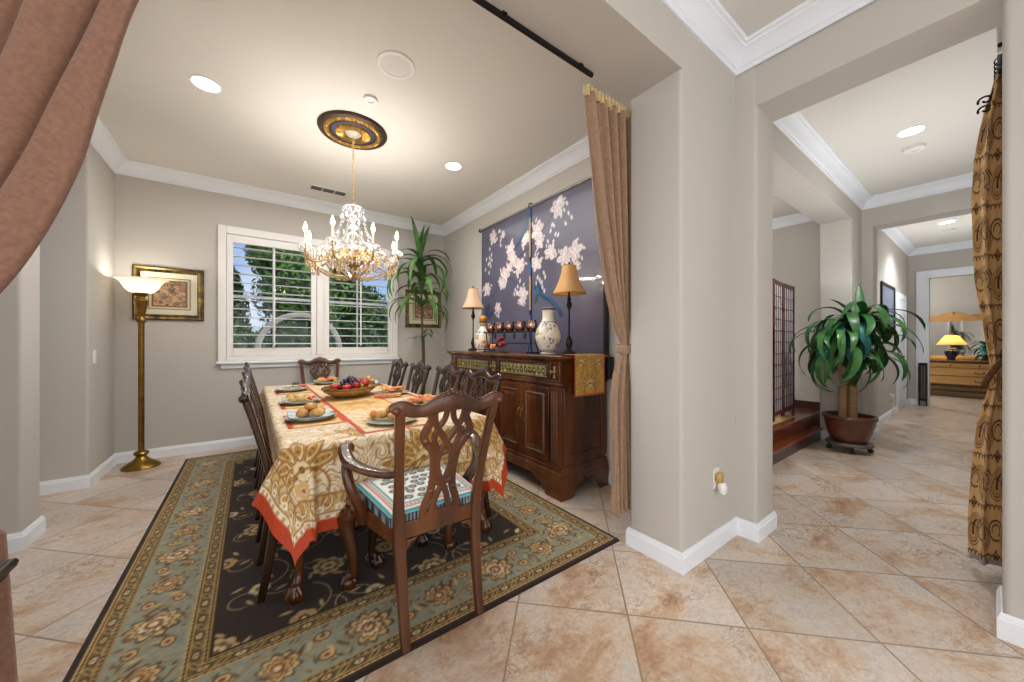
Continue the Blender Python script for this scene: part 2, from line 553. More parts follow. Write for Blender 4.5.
M['hedge2'] = mat('tree_leaf', (96, 150, 54), 0.6, noise=(2.0, 0.5), dark=(50, 92, 34))
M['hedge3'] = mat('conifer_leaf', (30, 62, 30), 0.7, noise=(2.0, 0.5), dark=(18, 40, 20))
M['grass'] = mat('lawn', (60, 92, 40), 0.9, noise=(6, 0.4), bump=(50, 0.4))
M['fence'] = mat('garden_fence', (170, 160, 146), 0.8, noise=(6, 0.2))

def glass_mat(name, tint=(1, 1, 1), refl=0.08, rough=0.0):
    m = bpy.data.materials.new(name); m.use_nodes = True
    n, l = m.node_tree.nodes, m.node_tree.links
    n.clear()
    out = n.new('ShaderNodeOutputMaterial')
    tr = n.new('ShaderNodeBsdfTransparent'); tr.inputs[0].default_value = (*tint, 1)
    gl = n.new('ShaderNodeBsdfGlossy'); gl.inputs['Roughness'].default_value = rough
    lw = n.new('ShaderNodeLayerWeight'); lw.inputs[0].default_value = 0.35
    mr = n.new('ShaderNodeMapRange')
    mr.inputs['To Min'].default_value = refl
    mr.inputs['To Max'].default_value = min(1.0, refl * 5)
    mx = n.new('ShaderNodeMixShader')
    l.new(lw.outputs['Fresnel'], mr.inputs['Value'])
    l.new(mr.outputs[0], mx.inputs[0])
    l.new(tr.outputs[0], mx.inputs[1]); l.new(gl.outputs[0], mx.inputs[2])
    l.new(mx.outputs[0], out.inputs['Surface'])
    return m
M['pane'] = glass_mat('window_glass', (0.97, 0.98, 0.98), 0.012)
def crystal_mat():
    m = bpy.data.materials.new('cut_crystal'); m.use_nodes = True
    n, l = m.node_tree.nodes, m.node_tree.links
    n.clear()
    out = n.new('ShaderNodeOutputMaterial')
    tr = n.new('ShaderNodeBsdfTransparent'); tr.inputs[0].default_value = (0.97, 0.96, 0.95, 1)
    tl = n.new('ShaderNodeBsdfTranslucent'); tl.inputs[0].default_value = (0.95, 0.94, 0.92, 1)
    gl = n.new('ShaderNodeBsdfGlossy'); gl.inputs['Roughness'].default_value = 0.05
    a = n.new('ShaderNodeMixShader'); a.inputs[0].default_value = 0.50
    b = n.new('ShaderNodeMixShader')
    lw = n.new('ShaderNodeLayerWeight'); lw.inputs[0].default_value = 0.5
    mr = n.new('ShaderNodeMapRange'); mr.inputs['To Min'].default_value = 0.22; mr.inputs['To Max'].default_value = 0.9
    l.new(lw.outputs['Fresnel'], mr.inputs['Value']); l.new(mr.outputs[0], b.inputs[0])
    l.new(tr.outputs[0], a.inputs[1]); l.new(tl.outputs[0], a.inputs[2])
    l.new(a.outputs[0], b.inputs[1]); l.new(gl.outputs[0], b.inputs[2])
    l.new(b.outputs[0], out.inputs['Surface'])
    return m
M['crystal'] = crystal_mat()
M['amber'] = M['crystal'].copy(); M['amber'].name = 'amber_crystal'
for q_ in M['amber'].node_tree.nodes:
    if q_.bl_idname == 'ShaderNodeBsdfTransparent': q_.inputs[0].default_value = (1.0, 0.86, 0.60, 1)
    if q_.bl_idname == 'ShaderNodeBsdfTranslucent': q_.inputs[0].default_value = (0.95, 0.72, 0.40, 1)
M['candleglass'] = glass_mat('amber_glass', (0.95, 0.72, 0.55), 0.22, 0.02)

def translucent_mat(name, col, glow=None, mixf=0.5, noise=None):
    m = bpy.data.materials.new(name); m.use_nodes = True
    n, l = m.node_tree.nodes, m.node_tree.links
    n.clear()
    out = n.new('ShaderNodeOutputMaterial')
    df = n.new('ShaderNodeBsdfDiffuse'); tl = n.new('ShaderNodeBsdfTranslucent')
    tc = n.new('ShaderNodeTexCoord'); ns = n.new('ShaderNodeTexNoise'); ns.inputs['Scale'].default_value = noise or 30
    mixc = n.new('ShaderNodeMix'); mixc.data_type = 'RGBA'
    c = lin(col)
    mixc.inputs['A'].default_value = (*c, 1)
    mixc.inputs['B'].default_value = (*[x * 0.9 for x in c], 1)
    l.new(tc.outputs['Object'], ns.inputs['Vector']); l.new(ns.outputs['Fac'], mixc.inputs['Factor'])
    l.new(mixc.outputs['Result'], df.inputs[0]); l.new(mixc.outputs['Result'], tl.inputs[0])
    mx = n.new('ShaderNodeMixShader'); mx.inputs[0].default_value = mixf
    l.new(df.outputs[0], mx.inputs[1]); l.new(tl.outputs[0], mx.inputs[2])
    last = mx
    if glow:
        em = n.new('ShaderNodeEmission'); em.inputs[0].default_value = (*lin(glow[0]), 1); em.inputs[1].default_value = glow[1]
        ad = n.new('ShaderNodeAddShader')
        l.new(mx.outputs[0], ad.inputs[0]); l.new(em.outputs[0], ad.inputs[1]); last = ad
    l.new(last.outputs[0], out.inputs['Surface'])
    return m
M['shade'] = translucent_mat('lamp_shade_silk', (246, 206, 150), None, 0.45)
M['shade2'] = translucent_mat('pale_lamp_shade_silk', (246, 218, 194), None, 0.45)
M['bowlglass'] = translucent_mat('frosted_glass_bowl', (250, 244, 230), ((255, 244, 222), 0.22), 0.5)
M['litshade'] = translucent_mat('lit_paper_shade', (250, 226, 150), ((255, 224, 150), 0.35), 0.5)

# stone tile floor laid on the diagonal
def floor_mat():
    m, nt, p = new_mat('travertine_tile')
    n, l = nt.nodes, nt.links
    tc = n.new('ShaderNodeTexCoord'); sep = n.new('ShaderNodeSeparateXYZ')
    l.new(tc.outputs['Object'], sep.inputs[0])
    def math_(op, a, b=None, c=None):
        q = n.new('ShaderNodeMath'); q.operation = op
        for i, x in enumerate((a, b, c)):
            if x is None: continue
            if isinstance(x, (int, float)): q.inputs[i].default_value = x
            else: l.new(x, q.inputs[i])
        return q.outputs[0]
    T = 0.507
    k = 1 / math.sqrt(2) / T
    P = math_('MULTIPLY_ADD', math_('ADD', sep.outputs[0], sep.outputs[1]), k, 20 - (1.689 / T) % 1)
    Q = math_('MULTIPLY_ADD', math_('SUBTRACT', sep.outputs[0], sep.outputs[1]), k, 20 - (0.278 / T) % 1)
    fp, fq = math_('FRACT', P), math_('FRACT', Q)
    ip, iq = math_('FLOOR', P), math_('FLOOR', Q)
    def edge(f):
        return math_('MINIMUM', f, math_('SUBTRACT', 1.0, f))
    e = math_('MINIMUM', edge(fp), edge(fq))
    grout = n.new('ShaderNodeMapRange'); grout.interpolation_type = 'SMOOTHSTEP'
    grout.inputs['From Min'].default_value = 0.0055; grout.inputs['From Max'].default_value = 0.010
    grout.inputs['To Min'].default_value = 1.0; grout.inputs['To Max'].default_value = 0.0
    l.new(e, grout.inputs['Value'])
    cmb = n.new('ShaderNodeCombineXYZ'); l.new(ip, cmb.inputs[0]); l.new(iq, cmb.inputs[1])
    wn_ = n.new('ShaderNodeTexWhiteNoise'); wn_.noise_dimensions = '3D'; l.new(cmb.outputs[0], wn_.inputs['Vector'])
    # every tile takes its veining from another place of the stone
    off = n.new('ShaderNodeVectorMath'); off.operation = 'MULTIPLY_ADD'
    off.inputs[1].default_value = (9, 9, 9)
    l.new(wn_.outputs['Color'], off.inputs[0])
    rot = n.new('ShaderNodeMapping'); rot.inputs['Rotation'].default_value = (0, 0, math.radians(45))
    rot.inputs['Scale'].default_value = (0.9, 1.35, 1)
    l.new(tc.outputs['Object'], rot.inputs['Vector']); l.new(rot.outputs[0], off.inputs[2])
    n1 = n.new('ShaderNodeTexNoise'); n1.inputs['Scale'].default_value = 2.6; n1.inputs['Detail'].default_value = 12; n1.inputs['Roughness'].default_value = 0.72; n1.inputs['Distortion'].default_value = 0.35
    l.new(off.outputs[0], n1.inputs['Vector'])
    r1 = n.new('ShaderNodeValToRGB')
    cr = r1.color_ramp
    cr.elements[0].position = 0.33; cr.elements[0].color = (*lin((172, 134, 106)), 1)
    cr.elements[1].position = 0.72; cr.elements[1].color = (*lin((184, 172, 166)), 1)
    for pos, c in ((0.42, (192, 164, 138)), (0.48, (202, 184, 166)), (0.58, (202, 190, 180))):
        q = cr.elements.new(pos); q.color = (*lin(c), 1)
    l.new(n1.outputs['Fac'], r1.inputs[0])
    # fine rusty veins
    n2 = n.new('ShaderNodeTexNoise'); n2.inputs['Scale'].default_value = 6.5; n2.inputs['Detail'].default_value = 9; n2.inputs['Roughness'].default_value = 0.7; n2.inputs['Distortion'].default_value = 1.6
    l.new(off.outputs[0], n2.inputs['Vector'])
    v = math_('ABSOLUTE', math_('SUBTRACT', n2.outputs['Fac'], 0.5))
    vr = n.new('ShaderNodeMapRange'); vr.inputs['From Min'].default_value = 0.0; vr.inputs['From Max'].default_value = 0.035
    vr.inputs['To Min'].default_value = 0.75; vr.inputs['To Max'].default_value = 0.0
    l.new(v, vr.inputs['Value'])
    n3 = n.new('ShaderNodeTexNoise'); n3.inputs['Scale'].default_value = 2.2; n3.inputs['Detail'].default_value = 3
    l.new(off.outputs[0], n3.inputs['Vector'])
    m3 = n.new('ShaderNodeMapRange'); m3.inputs['From Min'].default_value = 0.48; m3.inputs['From Max'].default_value = 0.62
    l.new(n3.outputs['Fac'], m3.inputs['Value'])
    vm = math_('MULTIPLY', vr.outputs[0], m3.outputs[0])
    mx = n.new('ShaderNodeMix'); mx.data_type = 'RGBA'
    l.new(vm, mx.inputs['Factor']); l.new(r1.outputs[0], mx.inputs['A']); mx.inputs['B'].default_value = (*lin((128, 92, 70)), 1)
    # fine speckle of the stone
    n4 = n.new('ShaderNodeTexNoise'); n4.inputs['Scale'].default_value = 46.0; n4.inputs['Detail'].default_value = 6; n4.inputs['Roughness'].default_value = 0.75
    l.new(off.outputs[0], n4.inputs['Vector'])
    m4 = n.new('ShaderNodeMapRange'); m4.inputs['From Min'].default_value = 0.36; m4.inputs['From Max'].default_value = 0.60
    m4.inputs['To Min'].default_value = 0.80; m4.inputs['To Max'].default_value = 1.03
    l.new(n4.outputs['Fac'], m4.inputs['Value'])
    spk = n.new('ShaderNodeMix'); spk.data_type = 'RGBA'; spk.blend_type = 'MULTIPLY'; spk.inputs['Factor'].default_value = 1.0
    l.new(mx.outputs['Result'], spk.inputs['A']); l.new(m4.outputs[0], spk.inputs['B'])
    mx = spk
    # tile to tile tone
    tone = n.new('ShaderNodeMix'); tone.data_type = 'RGBA'; tone.blend_type = 'MULTIPLY'; tone.inputs['Factor'].default_value = 1.0
    tv = n.new('ShaderNodeMapRange'); tv.inputs['To Min'].default_value = 0.90; tv.inputs['To Max'].default_value = 1.06
    l.new(wn_.outputs['Value'], tv.inputs['Value'])
    l.new(mx.outputs['Result'], tone.inputs['A']); l.new(tv.outputs[0], tone.inputs['B'])
    fin = n.new('ShaderNodeMix'); fin.data_type = 'RGBA'
    l.new(grout.outputs[0], fin.inputs['Factor']); l.new(tone.outputs['Result'], fin.inputs['A']); fin.inputs['B'].default_value = (*lin((146, 122, 98)), 1)
    l.new(fin.outputs['Result'], p.inputs['Base Color'])
    rr = n.new('ShaderNodeMapRange'); rr.inputs['To Min'].default_value = 0.22; rr.inputs['To Max'].default_value = 0.42
    l.new(n1.outputs['Fac'], rr.inputs['Value']); l.new(rr.outputs[0], p.inputs['Roughness'])
    bp = n.new('ShaderNodeBump'); bp.inputs['Strength'].default_value = 0.25; bp.inputs['Distance'].default_value = 0.004; bp.invert = True
    hs = math_('ADD', grout.outputs[0], math_('MULTIPLY', vm, 0.5))
    l.new(hs, bp.inputs['Height']); l.new(bp.outputs[0], p.inputs['Normal'])
    p.inputs['Specular IOR Level'].default_value = 0.45
    return m
M['floor'] = floor_mat()
# ------------------------------------------------------------------ the setting
ZC = 3.11          # ceiling
XR, XL, YB = 2.555, -1.127, 5.35

def rounded(poly, r=0.022, seg=4, skip=()):
    """round the convex corners of a counter-clockwise footprint"""
    n = len(poly); out = []
    for i in range(n):
        p0, p, p1 = Vector(poly[i - 1]), Vector(poly[i]), Vector(poly[(i + 1) % n])
        d0, d1 = (p0 - p).normalized(), (p1 - p).normalized()
        cr = (p - p0).cross(p1 - p)
        if cr <= 0 or i in skip:
            out.append(tuple(p)); continue
        a, b = p + d0 * r, p + d1 * r
        for k in range(seg + 1):
            t = k / seg
            out.append(tuple(a * (1 - t) ** 2 + p * 2 * t * (1 - t) + b * t * t))
    return out

def wall(name, poly, z0, z1, m=None, rnd_=True):
    mb = MB()
    mb.prism(rounded([tuple(p) for p in poly]) if rnd_ else poly, z0, z1)
    return structure(mb.build(name, m or M['wall'], ang=50))

def rectp(x0, x1, y0, y1):
    return [(x0, y0), (x1, y0), (x1, y1), (x0, y1)]

def sweep(mb, path, prof, side=1, closed=False, m=0):
    """run a moulding profile [(out, z)] along a plan path; side=+1: out is to the left of travel"""
    P = [Vector(p) for p in path]; N = len(P); rings = []
    for i, p in enumerate(P):
        def nrm(a, b):
            d = (b - a).normalized(); return Vector((-d.y, d.x)) * side
        if i == 0: nn = nrm(P[0], P[1])
        elif i == N - 1: nn = nrm(P[-2], P[-1])
        else:
            a, b = nrm(P[i - 1], p), nrm(p, P[i + 1])
            nn = (a + b) / (1 + a.dot(b))
        rings.append([(p.x + nn.x * o, p.y + nn.y * o, z) for o, z in prof])
    k = len(prof)
    vs = [v for r in rings for v in r]; fs = []
    for i in range(N - 1):
        for j in range(k):
            j2 = (j + 1) % k
            q = (i * k + j, i * k + j2, (i + 1) * k + j2, (i + 1) * k + j)
            fs.append(q if side < 0 else q[::-1])
    fs.append(tuple(range(k)) if side > 0 else tuple(range(k - 1, -1, -1)))
    e = [(N - 1) * k + j for j in range(k)]
    fs.append(tuple(e[::-1]) if side > 0 else tuple(e))
    mb.add(vs, fs, m)
    return mb

# floor and ceiling
fb = MB(); fb.box(-3.0, 13.6, -3.2, 5.5, -0.1, 0.0)
structure(fb.build('floor', M['floor'], smooth=False))
cb = MB(); cb.box(-3.0, 13.6, -3.2, 5.55, ZC, ZC + 0.15)
structure(cb.build('ceiling', M['ceil'], smooth=False))

# window wall with its opening
WX0, WX1, WZ0, WZ1 = -0.27, 1.735, 1.05, 2.56
mb = MB()
mb.box(-3.0, WX0, YB, YB + 0.2, 0, ZC).box(WX1, 13.6, YB, YB + 0.2, 0, ZC)
mb.box(WX0, WX1, YB, YB + 0.2, 0, WZ0).box(WX0, WX1, YB, YB + 0.2, WZ1, ZC)
structure(mb.build('wall_back', M['wall'], smooth=False))

wall('wall_right', rectp(XR, 2.84, 1.30, YB + 0.01), 0, ZC)
# pier between dining room, foyer and hall, and the beam over the dining opening
wall('wall_pier', [(1.88, 1.005), (XR, 1.005), (XR, 0.885), (2.84, 0.885), (2.84, 1.335), (1.88, 1.335)], 0, ZC)
mb = MB(); mb.box(-1.15, 1.905, 1.0056, 1.32, 2.735, ZC)
structure(mb.build('wall_beam', M['wall'], smooth=False))
mb = MB(); mb.box(2.558, 2.838, -0.04, 0.91, 2.735, ZC)
structure(mb.build('wall_hall_header', M['wall'], smooth=False))
wall('wall_foyer_right', [(XR, -3.2), (2.84, -3.2), (2.84, -0.020), (XR, -0.020)], 0, ZC)
# left wall: piers, recess and header
wall('wall_left_near', rectp(-2.9, XL, 0.98, 1.34), 0, ZC)  # extended out of view to block foyer light from the side passage
wall('wall_left_pier', rectp(-1.6, -1.112, 3.465, 3.71), 0, ZC)
wall('wall_left', rectp(-1.6, XL, 4.615, YB + 0.01), 0, ZC)
mb = MB(); mb.box(-1.55, -1.1276, 3.70, 4.63, 2.835, ZC); mb.box(-1.55, -1.1276, 1.33, 3.475, 2.835, ZC)
structure(mb.build('wall_left_header', M['wall'], smooth=False))
mb = MB(); mb.box(-3.0, -2.85, -3.2, 5.4, 0, ZC)  # added unseen wall, stops light leaking in from the left
structure(mb.build('wall_left_light_block', M['wall'], smooth=False))

# hall
mb = MB(); mb.box(2.838, 5.98, 1.0406, 1.3494, 2.77, ZC)
structure(mb.build('wall_hall_beam', M['wall'], smooth=False))
wall('wall_hall_column', [(5.95, 1.04), (6.47, 1.04), (6.47, 0.93), (6.75, 0.93), (6.75, 1.04), (10.72, 1.04), (10.72, 1.35), (5.95, 1.35)], 0, ZC)
mb = MB(); mb.box(6.472, 6.748, -0.06, 0.95, 2.745, ZC)
structure(mb.build('wall_hall_inner_header', M['wall'], smooth=False))
wall('wall_hall_right', rectp(2.83, 10.72, -0.25, -0.04), 0, ZC)
mb = MB()
mb.box(10.70, 10.86, 0.785, 1.36, 0, ZC).box(10.70, 10.86, -0.3, -0.02, 0, ZC).box(10.70, 10.86, -0.02, 0.785, 2.50, ZC)
structure(mb.build('wall_hall_end', M['wall'], smooth=False))
# bedroom past the hall
mb = MB(); mb.box(13.42, 13.6, -2.2, 3.2, 0, ZC); mb.box(10.8, 13.6, 3.0, 3.2, 0, ZC); mb.box(10.8, 13.6, -2.2, -2.0, 0, ZC)
mb.box(10.71, 10.85, 1.36, 3.2, 0, ZC); mb.box(10.71, 10.85, -2.2, -0.3, 0, ZC)
structure(mb.build('wall_bedroom', M['wall'], smooth=False))
# raised room beside the hall
mb = MB(); mb.box(6.47, 6.65, 1.34, 4.5, 0, ZC); mb.box(2.8, 6.65, 4.3, 4.5, 0, ZC)
structure(mb.build('wall_raised_room', M['wall'], smooth=False))
mb = MB(); mb.box(2.845, 6.47, 1.44, 4.3, 0.0, 0.30)
structure(mb.build('floor_raised', M['stairwood'], smooth=False))
mb = MB(); mb.box(6.455, 6.47, 1.45, 4.3, 0.30, 0.40)
structure(mb.build('baseboard_raised_room', M['kneewood'], smooth=False, bevel=0.003))

# crown mouldings
CR = [(0, -0.128), (0.010, -0.128), (0.014, -0.120), (0.014, -0.106), (0.024, -0.100), (0.030, -0.088), (0.040, -0.070), (0.056, -0.050),
      (0.074, -0.036), (0.088, -0.030), (0.092, -0.020), (0.106, -0.016), (0.112, -0.008), (0.112, 0), (0, 0)]
CRP = [(o, ZC + z) for o, z in CR]
paths = [
    ([(XR, 1.33), (XR, YB), (XL, YB), (XL, 1.33)], 1),
    ([(2.55, -3.0), (2.55, 1.005), (-1.2, 1.005)], 1),
    ([(6.472, -0.04), (6.472, 1.04), (2.84, 1.04)], 1),
    ([(10.70, -0.04), (10.70, 1.04), (6.75, 1.04)], 1),
    ([(6.47, 1.36), (6.47, 4.3), (2.85, 4.3)], 1),
]
for i, (p, sd) in enumerate(paths):
    mb = MB(); sweep(mb, p, CRP, sd)
    structure(mb.build('trim_%d' % (i + 1), M['trim'], ang=25))

# baseboards
BB = [(0, 0), (0.016, 0), (0.016, 0.084), (0.012, 0.088), (0.012, 0.096), (0.006, 0.109), (0, 0.109)]
bpaths = {
    'baseboard_back': ([(XR, 4.2), (XR, YB), (XL, YB), (XL, 4.615), (-1.45, 4.615)], 1),
    'baseboard_right': ([(XR, 1.335), (XR, 2.02)], 1),
    'baseboard_pier': ([(2.84, 1.34), (2.84, 0.885), (XR, 0.885), (XR, 1.005), (1.88, 1.005), (1.88, 1.335), (2.5, 1.335)], 1),
    'baseboard_left': ([(-1.5, 3.71), (-1.112, 3.71), (-1.112, 3.465), (-1.55, 3.465)], 1),
    'baseboard_near': ([(XR, -3.1), (XR, -0.020), (2.83, -0.020)], 1),
    'baseboard_hall': ([(9.2, 1.04), (6.75, 1.04), (6.75, 0.93), (6.47, 0.93), (6.47, 1.04), (5.95, 1.04), (5.95, 1.35)], 1),
    'baseboard_far': ([(10.70, 0.93), (10.70, 1.04), (10.3, 1.04)], 1),
}
for k, (p, sd) in bpaths.items():
    mb = MB(); sweep(mb, p, BB, sd)
    structure(mb.build(k, M['trim'], ang=25))

# door casing at the end of the hall and the door on its left side
mb = MB()
mb.box(10.678, 10.70, 0.785, 0.90, 0, 2.62); mb.box(10.678, 10.70, -0.02, 0.785, 2.50, 2.62)
mb.box(10.664, 10.70, 0.90, 0.93, 0, 2.65); mb.box(10.664, 10.70, -0.02, 0.90, 2.62, 2.65)
mb.box(10.67, 10.9, 0.765, 0.785, 0, 2.50)
structure(mb.build('trim_6', M['trim'], bevel=0.004))
mb = MB()
mb.box(9.24, 9.34, 1.015, 1.05, 0, 2.14); mb.box(10.16, 10.26, 1.015, 1.05, 0, 2.14); mb.box(9.34, 10.16, 1.015, 1.05, 2.04, 2.14)
d = mb.build('door_1', M['trim'], bevel=0.004); structure(d)
mb = MB(); mb.box(9.34, 10.16, 1.028, 1.055, 0.01, 2.04)
for x0, x1 in ((9.43, 9.72), (9.78, 10.07)):
    for z0, z1 in ((0.16, 0.80), (0.92, 1.50), (1.60, 1.92)):
        mb.box(x0, x1, 1.020, 1.04, z0, z1)
mb.build('door_panel', M['trim'], d, bevel=0.008)
mb = MB(); mb.lathe([(0.024, 0), (0.024, 0.008), (0.010, 0.012), (0.010, 0.04), (0.026, 0.05), (0.026, 0.066), (0.012, 0.075), (1e-6, 0.076)], 16, (9.40, 1.028, 0.98), axis=(0, -1, 0))
mb.build('door_knob', M['brass'], d)

# the two steps up to the raised room
mb = MB()
mb.box(2.845, 5.94, 1.33, 1.45, 0.0, 0.115, 1); mb.box(2.845, 5.94, 1.31, 1.45, 0.115, 0.15, 0)
mb.box(2.845, 5.94, 1.42, 1.46, 0.15, 0.268, 0); mb.box(2.845, 5.94, 1.40, 1.46, 0.268, 0.305, 0)
structure(mb.build('stairs_hall', [M['stairwood'], M['kneewood']], bevel=0.006))

# window with plantation shutters
w = MB()
F = YB
# outer casing, head, mullion and apron
w.box(-0.31, -0.235, F - 0.045, F + 0.02, 1.02, 2.61); w.box(1.70, 1.775, F - 0.045, F + 0.02, 1.02, 2.61)
w.box(-0.235, 1.70, F - 0.045, F + 0.02, 2.52, 2.61); w.box(-0.235, 1.70, F - 0.045, F + 0.02, 1.02, 1.08)
w.box(0.70, 0.785, F - 0.05, F + 0.06, 1.08, 2.52)
win = structure(w.build('window_1', M['shutter'], bevel=0.006))
w = MB()
w.box(-0.325, 1.79, F - 0.060, F + 0.0, 0.990, 1.020); w.box(-0.285, 1.75, F - 0.025, F + 0.0, 0.935, 0.990)
w.build('window_sill', M['trim'], win, bevel=0.008)
w = MB()
for x0, x1 in ((WX0, 0.735), (0.745, WX1)):
    y0, y1 = F + 0.11, F + 0.15
    w.box(x0, x0 + 0.05, y0, y1, WZ0, WZ1); w.box(x1 - 0.05, x1, y0, y1, WZ0, WZ1)
    w.box(x0 + 0.05, x1 - 0.05, y0, y1, WZ0, WZ0 + 0.05); w.box(x0 + 0.05, x1 - 0.05, y0, y1, WZ1 - 0.05, WZ1)
    w.box(x0 + 0.05, x1 - 0.05, y0 + 0.005, y1 - 0.005, 1.79, 1.825)
    w.box((x0 + x1) / 2 - 0.011, (x0 + x1) / 2 + 0.011, y0 + 0.008, y1 - 0.008, WZ0 + 0.05, WZ1 - 0.05)
w.build('window_frame', M['trim'], win, bevel=0.004)
for x0, x1 in ((WX0, 0.735), (0.745, WX1)):
    w = MB(); w.box(x0 + 0.02, x1 - 0.02, F + 0.126, F + 0.132, WZ0 + 0.02, WZ1 - 0.02)
    w.build('pane', M['pane'], win, smooth=False)
for x0, x1 in ((-0.232, 0.698), (0.787, 1.698)):
    y0, y1 = F - 0.030, F + 0.002
    w = MB()
    sw = 0.062
    w.box(x0, x0 + sw, y0, y1, 1.083, 2.517); w.box(x1 - sw, x1, y0, y1, 1.083, 2.517)
    w.box(x0 + sw, x1 - sw, y0 + 0.001, y1 - 0.001, 1.083, 1.178); w.box(x0 + sw, x1 - sw, y0 + 0.001, y1 - 0.001, 2.425, 2.517)
    sh = w.build('shutter_panel', M['shutter'], win, bevel=0.004)
    w = MB()
    nl = 12
    for i in range(nl):
        z = 1.178 + (i + 0.5) * (2.425 - 1.178) / nl
        tilt = math.radians(4)
        sec = [(0.052 * math.cos(2 * PI * k / 12), 0.0065 * math.sin(2 * PI * k / 12)) for k in range(12)]
        pts = []
        for xx in (x0 + sw + 0.002, x1 - sw - 0.002):
            pts.append([(xx, F - 0.012 + a * math.cos(tilt) - b * math.sin(tilt), z + a * math.sin(tilt) + b * math.cos(tilt)) for a, b in sec])
        n_ = 12
        w.add(pts[0] + pts[1], [tuple(range(n_ - 1, -1, -1)), tuple(range(n_, 2 * n_))] + [(k, (k + 1) % n_, n_ + (k + 1) % n_, n_ + k) for k in range(n_)])
    w.build('louvers', M['shutter'], sh, ang=40)
    w = MB(); xm = (x0 + x1) / 2
    w.box(xm - 0.008, xm + 0.008, F - 0.078, F - 0.066, 1.20, 2.40)
    w.build('tilt_rod', M['shutter'], sh, bevel=0.002)
    w = MB()
    hx = x0 - 0.004 if x0 < 0 else x1 + 0.004
    for hz in (1.25, 2.36):
        w.tube([(hx, y0 - 0.004, hz - 0.035), (hx, y0 - 0.004, hz + 0.035)], 0.005, 8)
    w.build('hinge', M['white'], sh)
